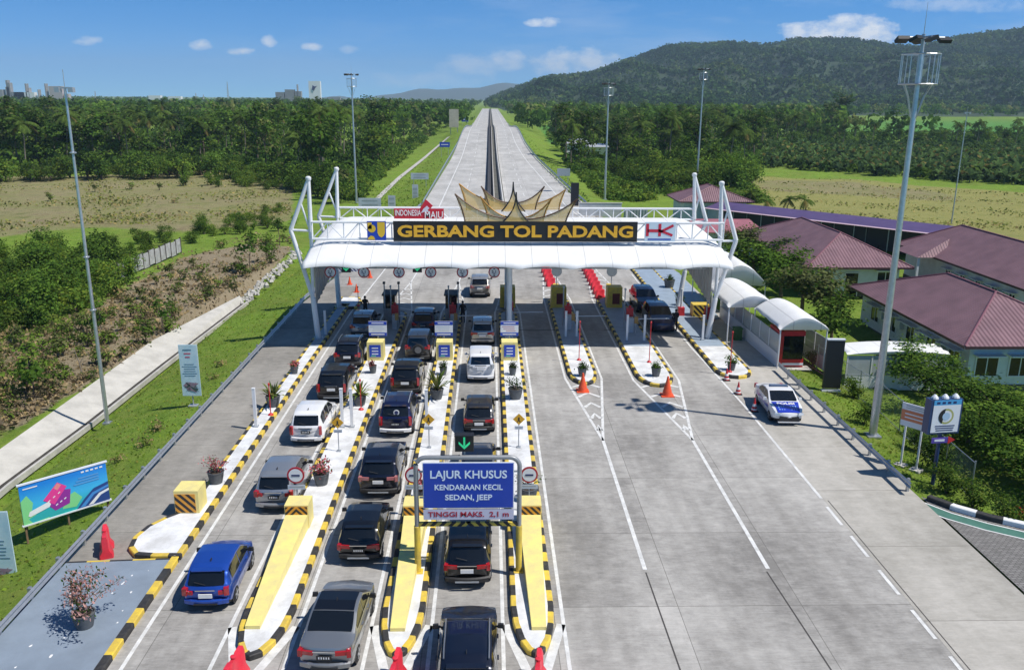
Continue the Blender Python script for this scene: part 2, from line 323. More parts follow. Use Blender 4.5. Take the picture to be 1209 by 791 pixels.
# ---- concrete with slab joints, stains and wheel tracks
def concrete(name,base,dark,jx,jy,ox=0.,tracks=True):
    m=bpy.data.materials.new(name); m.use_nodes=True; tt=m.node_tree; p=tt.nodes['Principled BSDF']; p.inputs['Roughness'].default_value=.82; p.inputs['Specular IOR Level'].default_value=.25
    g=tt.nodes.new('ShaderNodeNewGeometry'); s=tt.nodes.new('ShaderNodeSeparateXYZ'); tt.links.new(g.outputs['Position'],s.inputs[0])
    def M(op,a,b=None,c=None,cl=False):
        n=tt.nodes.new('ShaderNodeMath'); n.operation=op; n.use_clamp=cl
        for i,v in enumerate((a,b,c)):
            if v is None: continue
            if isinstance(v,(int,float)): n.inputs[i].default_value=v
            else: tt.links.new(v,n.inputs[i])
        return n.outputs[0]
    def N(sc,st=(1,1,1),det=6,ro=.65):
        mp=tt.nodes.new('ShaderNodeMapping'); mp.inputs['Scale'].default_value=st; tt.links.new(g.outputs['Position'],mp.inputs[0])
        n=tt.nodes.new('ShaderNodeTexNoise'); n.inputs['Scale'].default_value=sc; n.inputs['Detail'].default_value=det; n.inputs['Roughness'].default_value=ro; tt.links.new(mp.outputs[0],n.inputs['Vector']); return n.outputs[0]
    fx=M('DIVIDE',M('SUBTRACT',s.outputs[0],ox),jx); fy=M('DIVIDE',s.outputs[1],jy)
    cell=tt.nodes.new('ShaderNodeTexWhiteNoise'); cell.noise_dimensions='2D'; cc=tt.nodes.new('ShaderNodeCombineXYZ'); tt.links.new(M('FLOOR',fx),cc.inputs[0]); tt.links.new(M('FLOOR',fy),cc.inputs[1]); tt.links.new(cc.outputs[0],cell.inputs['Vector'])
    def joint(f,w): return M('LESS_THAN',M('ABSOLUTE',M('SUBTRACT',M('FRACT',M('ADD',f,.5)),.5)),w)
    j=M('MAXIMUM',joint(fx,.014/jx),joint(fy,.016/jy))
    big=N(.22,(1,.55,1),7,.7); fine=N(1.4,(1,1.6,1),8,.75); tiny=N(9,(.22,1.6,1),6,.7); strk=N(.9,(1,.10,1),5)
    v=M('ADD',M('MULTIPLY',big,.50),M('ADD',M('MULTIPLY',fine,.36),M('ADD',M('MULTIPLY',tiny,.20),M('MULTIPLY',strk,.18))))
    v=M('ADD',v,M('MULTIPLY',M('SUBTRACT',cell.outputs[0],.5),.07))
    r=tt.nodes.new('ShaderNodeValToRGB'); e=r.color_ramp.elements; e[0].position=.50; e[0].color=(*dark,1); e[1].position=.74; e[1].color=(*base,1)
    tt.links.new(v,r.inputs[0])
    mxx=tt.nodes.new('ShaderNodeMix'); mxx.data_type='RGBA'; tt.links.new(M('MULTIPLY',j,.62),mxx.inputs[0]); tt.links.new(r.outputs[0],mxx.inputs[6]); mxx.inputs[7].default_value=(.09,.085,.075,1)
    col=mxx.outputs[2]
    if tracks:  # rubber wheel tracks along the lanes and oily drip spots
        lane=M('ABSOLUTE',M('SUBTRACT',M('FRACT',M('DIVIDE',M('ADD',s.outputs[0],.74+2.2),4.4)),.5)); wt_=M('MULTIPLY',M('SUBTRACT',.10,M('ABSOLUTE',M('SUBTRACT',lane,.17))),10.,cl=True); ct=M('MULTIPLY',M('SUBTRACT',.09,lane),9.,cl=True); trk=M('MULTIPLY',M('ADD',M('MULTIPLY',wt_,.55),ct),M('MULTIPLY',N(.55,(1,.16,1),5,.7),.62)); m0=tt.nodes.new('ShaderNodeMix'); m0.data_type='RGBA'; tt.links.new(trk,m0.inputs[0]); tt.links.new(col,m0.inputs[6]); m0.inputs[7].default_value=(.21,.198,.18,1); col=m0.outputs[2]
        sp=M('MULTIPLY',M('SUBTRACT',N(2.3,(1,.35,1),5,.7),.60),5.,cl=True); m2=tt.nodes.new('ShaderNodeMix'); m2.data_type='RGBA'; tt.links.new(M('MULTIPLY',sp,.35),m2.inputs[0]); tt.links.new(col,m2.inputs[6]); m2.inputs[7].default_value=(.13,.125,.115,1); col=m2.outputs[2]
    tt.links.new(col,p.inputs['Base Color'])
    b=tt.nodes.new('ShaderNodeBump'); b.inputs['Strength'].default_value=.25; b.inputs['Distance'].default_value=.02; tt.links.new(tiny,b.inputs['Height']); tt.links.new(b.outputs[0],p.inputs['Normal'])
    return m
ROADM=concrete('road_concrete',(.485,.468,.438),(.215,.206,.192),4.35,5.2,2.2)
HWYM=concrete('highway_concrete',(.54,.53,.51),(.33,.325,.31),3.7,5.,-.35,False)
SHLM=concrete('shoulder_concrete',(.36,.34,.305),(.19,.18,.16),6,4.5,-16,False)
SHRM=concrete('warm_concrete',(.50,.475,.43),(.30,.285,.25),5,5.,14.7,False)
mb=MB(); ys=[12]+list(np.arange(16,139,3.))+[139]
for a,b in zip(ys[:-1],ys[1:]):
    mb.poly([(XL(a),a,0),(XR(a),a,0),(XR(b),b,0),(XL(b),b,0)])
struct(mb,'road',[ROADM])
def hs(name,x0,x1,y0,y1,mt,dz=0,step=12):
    m=MB(); yv=list(np.arange(y0,y1,step))+[y1]
    xe=(lambda q:float(XR(q))) if x1 is None else (lambda q:x1)
    for a,b in zip(yv[:-1],yv[1:]):
        m.poly([(x0,a,zroad(a)+dz),(xe(a),a,zroad(a)+dz),(xe(b),b,zroad(b)+dz),(x0,b,zroad(b)+dz)])
    return struct(m,name,[mt])
hs('highway_road',-10.9,-.35,139,1350,HWYM); hs('highway_road',2.6,None,139,1350,HWYM); hs('highway_median',-.35,2.6,139,1350,mat('median_soil',(.10,.10,.085),.9,var=.4,vs=.6,world=True),-.02)
hs('plaza_road',-10.5,15.7,104,138.9,HWYM,.004)
hs('shoulder',-15.9,-12.3,29,78,SHLM,.004,10)
m=MB(); m.poly([(14.75,14,.004),(19.1,14,.004),(19.1,56,.004),(14.75,56,.004)]); m.poly([(16.9,56,.004),(19.1,56,.004),(19.1,84,.004),(16.9,84,.004)]); struct(m,'shoulder',[SHRM])
# block-paved side road at the lower right, green strip and its white edges
bm_=bpy.data.materials.new('paver_blocks'); bm_.use_nodes=True; tt=bm_.node_tree; bt=tt.nodes.new('ShaderNodeTexBrick'); g=tt.nodes.new('ShaderNodeNewGeometry'); tt.links.new(g.outputs['Position'],bt.inputs['Vector'])
bt.inputs['Scale'].default_value=2.2; bt.inputs['Color1'].default_value=(.17,.165,.155,1); bt.inputs['Color2'].default_value=(.25,.24,.23,1); bt.inputs['Mortar'].default_value=(.07,.065,.06,1); bt.inputs['Mortar Size'].default_value=.03
tt.links.new(bt.outputs[0],tt.nodes['Principled BSDF'].inputs['Base Color']); tt.nodes['Principled BSDF'].inputs['Roughness'].default_value=.9
m=MB(); m.poly([(19.25,14,-.03),(60,14,-.03),(60,24,-.03),(27,29.2,-.03),(21.6,32.0,-.03),(19.25,34.4,-.03)]); struct(m,'paved_side_road',[bm_])
GREENP=mat('green_paint',(.06,.17,.13),.7,var=.2,vs=2,world=True)
def strip(m,pts,w,z,mi=0,off=0.):
    pts=[Vector((p[0],p[1],0)) for p in pts]; L=[];Rr=[]
    for i,p in enumerate(pts):
        tdir=(pts[min(i+1,len(pts)-1)]-pts[max(i-1,0)]).normalized(); nrm=Vector((-tdir.y,tdir.x,0))
        L.append(p+nrm*(off+w/2)); Rr.append(p+nrm*(off-w/2))
    zf=z if callable(z) else (lambda q:z)
    for i in range(len(pts)-1):
        m.poly([(Rr[i].x,Rr[i].y,zf(Rr[i])),(Rr[i+1].x,Rr[i+1].y,zf(Rr[i+1])),(L[i+1].x,L[i+1].y,zf(L[i+1])),(L[i].x,L[i].y,zf(L[i]))],mi)
    return m
KB=[(19.3,34.0),(20.0,33.0),(21.0,32.1),(22.2,31.3),(23.6,30.6),(25.2,29.9),(27,29.3),(30,28.4)]
m=strip(MB(),KB,.75,-.022,0,-.62); struct(m,'green_strip',[GREENP])
m=strip(MB(),KB,.07,-.018,0,-.28); strip(m,KB,.07,-.018,0,-.98); struct(m,'green_strip_lines',[WHITE])
def kerb(outline,closed,w=.2,h=.2,z0=0.,seg=.62,mats=None,alt=(0,1)):
    """kerb swept along a line as painted blocks of alternating colour"""
    P=[Vector((p[0],p[1],0)) for p in outline]
    if closed: P.append(P[0])
    d=[0]
    for a,b in zip(P[:-1],P[1:]): d.append(d[-1]+(b-a).length)
    n=max(2,int(round(d[-1]/seg))); n+=n%2 if closed else 0
    def pt(s):
        s=min(max(s,0),d[-1]-1e-6)
        for i in range(len(P)-1):
            if s<=d[i+1]: return P[i]+(P[i+1]-P[i])*((s-d[i])/max(d[i+1]-d[i],1e-9))
        return P[-1]
    cut=sorted(set([round(k*d[-1]/n,4) for k in range(n+1)]+[round(x,4) for x in d]))
    pts=[pt(s) for s in cut]; N=[]
    for i in range(len(pts)):
        if closed and i in (0,len(pts)-1): tg=(pts[1]-pts[0]).normalized()+(pts[-1]-pts[-2]).normalized()
        else: tg=(pts[min(i+1,len(pts)-1)]-pts[max(i-1,0)])
        tg.normalize(); N.append(Vector((-tg.y,tg.x,0)))
    m=MB(); bv=.03
    for i in range(len(pts)-1):
        k=int((cut[i]+cut[i+1])/2/(d[-1]/n))%2
        a,b,na,nb=pts[i],pts[i+1],N[i],N[i+1]
        prof=[(0,z0),(0,z0+h-bv),(bv,z0+h),(w,z0+h)]
        for (o1,z1),(o2,z2) in zip(prof[:-1],prof[1:]):
            m.poly([tuple(a+na*o1)[:2]+(z1,),tuple(b+nb*o1)[:2]+(z1,),tuple(b+nb*o2)[:2]+(z2,),tuple(a+na*o2)[:2]+(z2,)],alt[k])
        m.poly([tuple(a+na*w)[:2]+(z0+h,),tuple(b+nb*w)[:2]+(z0+h,),tuple(b+nb*w)[:2]+(z0,),tuple(a+na*w)[:2]+(z0,)],alt[k])
        for q,nn in ((a,na),(b,nb)) if (i==0 or i==len(pts)-2) and not closed else ():
            m.poly([tuple(q)[:2]+(z0,),tuple(q+nn*w)[:2]+(z0,),tuple(q+nn*w)[:2]+(z0+h,),tuple(q)[:2]+(z0+h,)],alt[k])
    return m
tag(kerb(KB,False,.28,.24,-.05,1.0,alt=(0,1)).build('kerb',[KBLACK,WHITE]),'black and white striped kerb curving round the grass verge beside the green strip','kerb')
# ---- drain on the left: pale lined slope, dark channel, thin kerb
OUT=[at(x,y,-.93) for x,y in ((-80,590),(0,530),(100,459),(180,402),(283,349))]; INN=[at(x,y,-1.5) for x,y in ((-80,640),(0,573),(100,500),(190,430),(287,357))]
mb=MB()
for i in range(len(OUT)-1): mb.poly([INN[i],INN[i+1],OUT[i+1],OUT[i]],0)
struct(mb,'drain_slope',[mat('drain_concrete',(.52,.50,.45),.8,var=.16,vs=.8,world=True,bump=.2,bs=6)])
mb=MB()
for i in range(len(INN)-1):
    a,b=INN[i],INN[i+1]; k=Vector((.38,0,0)); mb.poly([a+k,b+k,b,a],0)
    u=Vector((.38,0,.12)); w=Vector((.52,0,.12)); mb.poly([a+u,a+w,b+w,b+u],1); mb.poly([a+k,a+u,b+u,b+k],1); mb.poly([a+w,a+w-Vector((0,0,.3)),b+w-Vector((0,0,.3)),b+w],1)
struct(mb,'drain_channel',[mat('wet_soil',(.06,.052,.042),.8,var=.4,vs=3,world=True),CONC])
mb=MB()
for k in range(170):
    s=random.random(); p=at(287,357,-1.35).lerp(at(352,296,-1.2),s); r=random.uniform(.10,.30)
    c=p+Vector((random.uniform(-.6,.6),random.uniform(-.5,.5),0)); vs=[]
    mb.box(c,(r*1.6,r*1.3,r),0,random.random()*3,random.uniform(-.5,.5),.7)
tag(mb.build('rubble',[CONC]),kind='stuff')
mb=strip(MB(),[(p.x,p.y) for p in (gat(440,243),gat(449,232),gat(472,210),gat(500,188),gat(530,162))],1.1,lambda q:float(gz(q.x,q.y))+.12); struct(mb,'drain_path',[CONC])
# ---------------------------------------------------------------- islands
EDGE=[(-12.75,-11.72),(-8.33,-6.62),(-3.65,-2.2),(.72,2.2),(5.0,6.82),(9.25,11.6),(14.55,16.85)]
def isl_outline(x0,x1,near,far,nose_n,nose_f,cx=None):
    c=(x0+x1)/2 if cx is None else cx; h=(x1-x0)/2; o=[]
    for k in range(9):
        a=math.pi*(1+k/8); o.append((c+math.cos(a)*h*(1 if k in(0,8) else .98),near+nose_n*(1+math.sin(a)) if True else 0))
    for k in range(9):
        a=math.pi*k/8; o.append((c+math.cos(a)*h,far-nose_f*(1-math.sin(a))))
    return o
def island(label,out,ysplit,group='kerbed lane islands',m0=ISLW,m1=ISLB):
    t=thing('lane_island',label,'traffic island',(0,0,0),0,group)
    kerb(out,True,.2,.2,0,.66).build('kerb',[KBLACK,YELLOW],t)
    c=(sum(p[0] for p in out)/len(out),sum(p[1] for p in out)/len(out)); P=[]
    n=len(out)
    for i,p in enumerate(out):
        a=Vector(out[i-1]);b=Vector(out[(i+1)%n]); tg=(b-a).normalized(); P.append((p[0]-tg.y*.19,p[1]+tg.x*.19))
    lo=[p for p in P if p[1]<=ysplit]; hi=[p for p in P if p[1]>ysplit]
    m=MB()
    if lo and hi:
        i=[k for k in range(n) if P[k][1]<=ysplit and P[(k+1)%n][1]>ysplit][0]
        xr=P[i][0]; xl=[P[(k+1)%n][0] for k in range(n) if P[k][1]>ysplit and P[(k+1)%n][1]<=ysplit][0]
        lo2=[P[(k+j)%n] for k in [([q for q in range(n) if P[q-1][1]>ysplit and P[q][1]<=ysplit][0])] for j in range(len(lo))]
        hi2=[P[(i+1+j)%n] for j in range(len(hi))]
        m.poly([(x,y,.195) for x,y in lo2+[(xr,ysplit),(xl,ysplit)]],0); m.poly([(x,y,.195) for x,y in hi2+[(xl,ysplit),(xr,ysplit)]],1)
    else: m.poly([(x,y,.195) for x,y in P],0)
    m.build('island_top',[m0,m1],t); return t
ilab=['long white island along the bare left shoulder, widening to a round pad','white lane island with the nose guard nearest the blue hatchback','white lane island under the left post of the blue lane sign','white lane island under the right post of the blue lane sign','short white island with a red cone at its nose, nearer the empty middle lane','short white island with a red cone at its nose, next to the dark car pair','white island ending in a rounded nose beside the police car lane']
spec=[(29.6,70.5,.4,.6),(23.2,68,2.6,1.2),(23.2,68,2.6,1.2),(23.2,68,2.6,1.2),(49.6,73,2.2,1.5),(49.2,73,2.2,1.5),(50.8,90,1.4,1)]
island(ilab[0],[(-13.5,29.45),(-12.75,29.32),(-11.72,29.32),(-11.72,70.5),(-12.75,70.5),(-12.75,33.2),(-13.4,32.5),(-13.9,31.7),(-14.08,30.8),(-13.95,30.0)],57.6)
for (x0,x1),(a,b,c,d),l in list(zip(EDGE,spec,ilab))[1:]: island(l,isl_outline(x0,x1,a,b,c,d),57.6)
t=thing('painted_slab','blue grey painted slab with yellow and black edge under the large potted bougainvillea','painted slab')
SL=[(-15.5,14),(-11.75,14),(-11.75,29.25),(-15.9,29.0)]
kerb([(-11.75,14.),(-11.75,29.25)],False,.26,.2,0,.85).build('kerb',[KBLACK,YELLOW],t); kerb([(-11.75,29.25),(-15.9,29.)],False,.12,.17,0,.85).build('kerb',[KBLACK,YELLOW],t)
kerb([(-15.95,28.9),(-15.95,14)],False,.12,.17,0,.9).build('kerb',[YELLOW,KBLACK],t)
sm_=mat('slab_blue_grey',(.235,.285,.345),.5,var=.12,vs=.9,world=True)
m=MB(); m.poly([(-15.83,14,.16),(-12.01,14,.16),(-12.01,29.1,.16),(-15.83,28.9,.16)],0); 
for k in range(30):
    x,y=random.uniform(-15,-12.3),random.uniform(20,28.8); r=random.uniform(.015,.07)
    m.poly([(x+r*math.cos(a)*random.uniform(.5,1.2),y+1.5*r*math.sin(a)*random.uniform(.5,1.2),.163) for a in np.arange(0,6.2,1.05)],1)
m.build('slab_top',[sm_,WHITE],t)
# blue-grey pad at the far right beyond the canopy
m=MB(); m.prism([(15.3,64),(18.4,66),(19,84),(17,96),(15.3,97)],0,.16); t=thing('painted_slab','blue painted slab with potted plants beyond the canopy, right of the last lane','painted slab'); m.build('slab_top',[ISLB],t)
kerb([(15.25,64),(15.25,97)],False,.22,.19,0,.8).build('kerb',[KBLACK,YELLOW],t)
# ---------------------------------------------------------------- markings
mk=MB(); z=.008
def line(a,b,w=.13): strip(mk,[a,b],w,z)
for i,(x0,x1) in enumerate(EDGE):
    a,b,c,d=spec[i]
    if i>=1 and i<4:
        line((x0-.28,22.2 if i>1 else 20),(x0-.28,68)); line((x1+.28,20),(x1+.28,68))
        cx=(x0+x1)/2
        line((x0-.28,68),(cx,80)); line((x1+.28,68),(cx,80)); line((cx,80),(cx+.6,96))
        for k in range(5):
            y=69+k*1.8; h=(x1-x0)/2*(1-(y-68)/12)+.2; strip(mk,[(cx-h,y),(cx,y+.7),(cx+h,y)],.22,z)
        strip(mk,[(x0-.2,25.0),(cx-.2,22.2),(cx,21.6)],.3,z) ; strip(mk,[(x1+.2,25.0),(cx+.2,22.2),(cx,21.6)],.3,z)
line((-11.32,18),(-11.32,68)); line((-11.32,68),(-10.2,100))
for x0,x1,ap,n0 in ((4.75,7.05,(5.85,40.9),51.),(9.0,11.85,(10.5,40.9),50.6)):
    line((x0,n0),ap,.15); line((x1,n0),ap,.15); line(ap,(ap[0]-.03,28.4),.16); line((x0,n0),(x0,73)); line((x1,n0),(x1,73))
    for k in range(5):
        y=42.3+k*1.75; f=(y-ap[1])/(n0-ap[1]); l=ap[0]+(x0-ap[0])*f; r=ap[0]+(x1-ap[0])*f; strip(mk,[(l+.1,y),((l+r)/2,y+.75),(r-.1,y)],.24,z)
    cx=(x0+x1)/2; line((x0,73),(cx,94)); line((x1,73),(cx,94))
    for k in range(7):
        y=74+k*2.2; h=(x1-x0)/2*(1-(y-73)/21); strip(mk,[(cx-h,y),(cx,y+.8),(cx+h,y)],.3,z)
line((14.25,84),(14.3,58)); line((14.3,58),(14.66,46)); line((14.66,46),(14.68,34.2),.14)
for y in (33.4,30.85,28.25,25.65,23.1,20.5): line((14.62,y-1.65),(14.62,y),.13)
struct(mk,'road_markings',[mat('road_paint',(.76,.76,.74),.6,var=.12,vs=2.5,col2=(.55,.55,.53),world=True)])
# dark joint line down the plaza lanes
mk=MB(); line((5.82,28.2),(6.0,14),.05); line((10.36,28.2),(10.9,14),.05); line((14.9,34),(14.9,14),.04)
mk.box((10.2,62.6,.01),(3.0,.1,.004)); mk.box((5.9-2.3,62.6,.01),(3,.1,.004),0)
struct(mk,'road_joints',[mat('joint',(.07,.065,.06),.9)])
mk=MB(); z=lambda q: float(zroad(q.y))+.012
strip(mk,[(-8.1,y) for y in np.arange(100,1300,15.)],.2,z); strip(mk,[(float(XR(y))-3.4,y) for y in np.arange(110,1300,15.)],.2,z)
for y in np.arange(140,520,14.): strip(mk,[(-4.3,y),(-4.3,y+5)],.14,z); strip(mk,[(6.2,y),(6.2,y+5)],.14,z)
struct(mk,'highway_markings',[MC['road_paint']])
# ---------------------------------------------------------------- barriers along the highway
def guardrail(label,pts,side,h=.62,step=2.,zf=lambda x,y:0.,post=GALV):
    t=thing('guard_rail',label,'guard rail'); P=[Vector((x,y,zf(x,y))) for x,y in pts]
    prof=[(0,.0),(.07,.06),(.0,.13),(.0,.18),(.07,.25),(0,.31)]; m=MB()
    for a,b in zip(P[:-1],P[1:]):
        for (o1,z1),(o2,z2) in zip(prof[:-1],prof[1:]):
            f=lambda q,o,zz:(q.x+o*side,q.y,q.z+h-.31+zz)
            m.poly([f(a,o1,z1),f(b,o1,z1),f(b,o2,z2),f(a,o2,z2)])
    m.build('rail',[GALV],t,40)
    L=0; pm=[]
    for a,b in zip(P[:-1],P[1:]):
        d=(b-a).length; s=step-L%step if L else .5
        while s<d: pm.append(a.lerp(b,s/d)); s+=step
        L+=d
    first=None
    for k,p in enumerate(pm[:100]):
        if first is None: first=MB().box((0,0,.1),(.11,.14,1.05)).box((side*.06,0,.45),(.13,.1,.3)).build('post',[post],t); o=first
        else: o=first.copy(); COL.objects.link(o); o.parent=t
        o.location=p+Vector((-side*.11,0,0))
    return t
guardrail('long galvanised guard rail between the left shoulder and the grass verge',[(-15.75,14),(-15.75,72),(-13,104),(-10.95,138)],1)
guardrail('galvanised guard rail behind the police car along the right verge',[(18.75,34.4),(18.75,52.5)],-1)
guardrail('galvanised guard rail along the left edge of the far highway',[(-10.85,140),(-10.85,300)]+[(-10.85,y) for y in range(320,600,20)],1,.75,4,lambda x,y:float(zroad(y)))
guardrail('galvanised guard rail along the right edge of the far highway',[(float(XR(y))-.05,y) for y in range(140,600,20)],-1,.75,4,lambda x,y:float(zroad(y)))
for x,mt,w,h,l in ((-.2,mat('dark_barrier',(.055,.055,.06),.8,var=.3,vs=2),1.0,.9,'dark median barrier along the left carriageway of the far highway'),(.75,CONC,.35,.7,'pale inner barrier down the middle of the far highway median'),(2.2,mat('pale_barrier',(.62,.61,.58),.8,var=.12,vs=1),.45,.85,'pale median barrier along the right carriageway of the far highway')):
    m=MB(); yv=list(np.arange(136,700,14.))+[900,1200]
    for a,b in zip(yv[:-1],yv[1:]):
        za,zb=float(zroad(a)),float(zroad(b))
        pr=[(-w/2,0),(-w/4,.35),(-w/6,h),(w/6,h),(w/4,.35),(w/2,0)]
        for (p,q),(r,s) in zip(pr[:-1],pr[1:]): m.poly([(x+p,a,za+q),(x+r,a,za+s),(x+r,b,zb+s),(x+p,b,zb+q)])
    m.poly([(x+p,136,q) for p,q in pr][::-1])
    tag(m.build('median_barrier',[mt]),l,'barrier')
# ================================================================ TOLL CANOPY
Yf,Yr=59.7,68.2
cn=thing('toll_canopy','wide white membrane canopy on tapered steel masts spanning the toll lanes','canopy',(0,0,0))
MEM=mat('white_membrane',(.80,.80,.79),.6,var=.06,vs=.6,bump=.15,bs=.8,col2=(.72,.72,.70))
_t=MEM.node_tree; _b=_t.nodes['Principled BSDF']; _g=_t.nodes.new('ShaderNodeTexCoord'); _s=_t.nodes.new('ShaderNodeSeparateXYZ'); _t.links.new(_g.outputs['Object'],_s.inputs[0])
def _mm(op,a,b=0.):
    n=_t.nodes.new('ShaderNodeMath'); n.operation=op
    for i,v in enumerate((a,b)):
        if isinstance(v,(int,float)): n.inputs[i].default_value=v
        else: _t.links.new(v,n.inputs[i])
    return n.outputs[0]
_f=_mm('LESS_THAN',_mm('ABSOLUTE',_mm('SUBTRACT',_mm('FRACT',_mm('DIVIDE',_mm('ADD',_s.outputs[0],12.55),1.816)),.5)),.018)
_l=_b.inputs['Base Color'].links[0].from_socket; _x=_t.nodes.new('ShaderNodeMix'); _x.data_type='RGBA'; _t.links.new(_mm('MULTIPLY',_f,.55),_x.inputs[0]); _t.links.new(_l,_x.inputs[6]); _x.inputs[7].default_value=(.42,.42,.42,1); _t.links.new(_x.outputs[2],_b.inputs['Base Color'])
x0,x1=-12.55,16.5; nxx=120; prof=[(56.55,0.,1.),(57.0,.42,.8),(57.8,.85,.5),(58.8,1.25,.25),(59.9,1.6,.1),(62,1.95,0),(64.5,2.2,0),(67,2.3,0),(68.6,2.15,.1),(69.4,1.75,.3),(69.9,1.2,.6)]
vs=[];fs=[]
for i in range(nxx+1):
    x=x0+(x1-x0)*i/nxx
    ph=(x-x0)/(x1-x0)*8; sc=abs(math.sin(math.pi*ph)); e=min(1,min(x-x0,x1-x)/1.7); e2=1-(1-e)**2
    for (y,zz,k) in prof:
        zz2=5.88+zz*.86*(.68+.32*e2 if y>57 else 1)+k*.15*(sc**.8); vs.append((x+(0.0),y+k*.22*sc*(1 if y<60 else -1),zz2))
n=len(prof)
for i in range(nxx):
    for j in range(n-1): fs.append((i*n+j,(i+1)*n+j,(i+1)*n+j+1,i*n+j+1))
o=MB().mesh(vs,fs).build('membrane_roof',[MEM],cn,60)
md=o.modifiers.new('thickness','SOLIDIFY'); md.thickness=.05
def truss(name,Y,xa,xb,zb,zt,n,r=.085):
    m=MB(); m.tube([(xa,Y,zt),(xb,Y,zt)],r); m.tube([(xa,Y,zb),(xb,Y,zb)],r)
    for k in range(n+1):
        x=xa+(xb-xa)*k/n; m.tube([(x,Y,zb),(x,Y,zt)],.045,0,6)
        if k<n:
            x2=xa+(xb-xa)*(k+1)/n; m.tube([(x,Y,zb if k%2==0 else zt),(x2,Y,zt if k%2==0 else zb)],.045,0,6)
    return m.build(name,[STEELW],cn,40)
truss('front_truss',59.3,-12.3,16.4,7.45,8.62,26); truss('rear_truss',69.0,-12.0,16.6,7.55,8.42,26)
def mast(Y,sg,xb,pts,base=0.):
    m=MB(); P=[Vector((x,Y,zz)) for x,zz in pts]   # base, joint, kink, top, inner
    b,j,k,tp,inn=P
    m.tube([b,j],.21,0,12,.19); m.tube([j,k],.15,0,10); m.tube([k,tp],.15,0,10,.13); m.tube([j,inn],.12,0,10); m.tube([inn,tp],.16,0,10,.13)
    m.tube([k,(inn.x,Y,k.z-.05)],.085,0,8); m.tube([k.lerp(tp,.55),(inn.x,Y,inn.z+.4)],.07,0,8); m.tube([j.lerp(k,.45),(j.lerp(inn,.75))],.06,0,8)
    m.lathe((tp.x,Y,tp.z),[(.16,-.1),(.2,0),(.2,.12),(.1,.2)],0,10); m.box((b.x,Y,.04+base),(.7,.7,.08))
    for a in range(4): m.box((b.x+.28*math.cos(a*1.57),Y+.28*math.sin(a*1.57),.2),(.05,.05,.3))
    return m.build('mast',[STEELW],cn,40)
mast(Yf,-1,-12.34,[(-12.34,.2),(-12.55,3.15),(-13.84,8.0),(-12.42,11.5),(-12.45,7.4)])
mast(Yf,1,15.9,[(15.9,.2),(16.25,3.15),(17.44,7.35),(16.13,11.3),(16.3,7.4)])
mast(69,-1,-12.4,[(-12.4,.2),(-12.5,3.3),(-13.7,7.7),(-12.1,11.4),(-12.2,7.6)])
mast(69,1,15.7,[(15.7,.2),(16.1,3.3),(17.6,7.4),(16.4,11.1),(16.6,7.6)])
m=MB(); m.tube([(1.42,59.9,.2),(1.42,59.9,7.4)],.2,0,14); m.box((1.42,59.9,.24),(.6,.6,.08)); m.build('column',[STEELW],cn,40)
m=MB(); m.tube([(1.42,68.6,.2),(1.42,68.6,7.5)],.2,0,14); m.build('column',[STEELW],cn,40)
m=MB(); m.tube([(-12.5,61.2,5.05),(16.,61.2,5.05)],.06,0,8)
for x in (-8.9,-5,-.2,5,10,14): m.tube([(x,61.2,5.05),(x,61.2,7.1)],.03,0,6)
m.build('sign_beam',[GREYP],cn,40)
m=MB(); m.tube([(-12.3,57.4,5.9),(-12.3,69,7.0)],.1); m.tube([(16.3,57.4,5.9),(16.3,69,7.0)],.1)
for x in (-7.5,-2.9,5.9,10.4): m.tube([(x,57.4,5.95),(x,60,7.05),(x,69,7.3)],.05,0,6)
m.build('roof_rib',[STEELW],cn,40)
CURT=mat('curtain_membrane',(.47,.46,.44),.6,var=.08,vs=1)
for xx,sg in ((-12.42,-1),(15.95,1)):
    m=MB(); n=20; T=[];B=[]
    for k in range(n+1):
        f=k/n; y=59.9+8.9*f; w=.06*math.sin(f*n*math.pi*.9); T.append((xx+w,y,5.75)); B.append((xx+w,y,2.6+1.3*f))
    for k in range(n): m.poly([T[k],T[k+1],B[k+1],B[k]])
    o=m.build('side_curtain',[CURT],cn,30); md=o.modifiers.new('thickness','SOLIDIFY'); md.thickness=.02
# ---- signs on the truss
def board(name,label,cat,Y,px,mt,depth=.18,group=None,frame=None,tilt=0):
    a=atY(px[0],px[1],Y); b=atY(px[2],px[3],Y); w=b.x-a.x; h=a.z-b.z
    t=thing(name,label,cat,((a.x+b.x)/2,Y,(a.z+b.z)/2),0,group)
    MB().box((0,depth/2,0),(w,depth,h)).build('board',[mt],t)
    if frame:
        m=MB(); f=.04
        for sx in(-1,1): m.box((sx*(w/2+f/2),depth/2,0),(f,depth+.02,h+2*f))
        for sz in(-1,1): m.box((0,depth/2,sz*(h/2+f/2)),(w,depth+.02,f))
        m.build('frame',[frame],t)
    return t,w,h
SBLK=mat('sign_black',(.012,.012,.013),.5); AMB=mat('amber_letters',(.82,.44,.03),.45,var=.1,vs=3)
t,w,h=board('gate_sign','long black sign with large amber block lettering across the front truss','sign',59.0,(464,261.5,752,286),SBLK)
text('GERBANG TOL PADANG',1.08,(0,-.03,-.02),t,AMB,.035,.03,fit=w*.965)
t,w,h=board('logo_sign','square blue sign with yellow curved emblem left of the long black sign','sign',59.0,(433,261.5,456,284),BLUE,.12)
LY=mat('logo_yellow',(.75,.48,.03),.5); m=MB()
def disc2(m,cx,cz,r,y,a0=0,a1=2*math.pi,mi=0,n=18,sx=1):
    m.poly([(cx+math.cos(a0+(a1-a0)*k/n)*r*sx,y,cz+math.sin(a0+(a1-a0)*k/n)*r) for k in range(n+(0 if a1-a0>6 else 1))],mi)
a=w/2
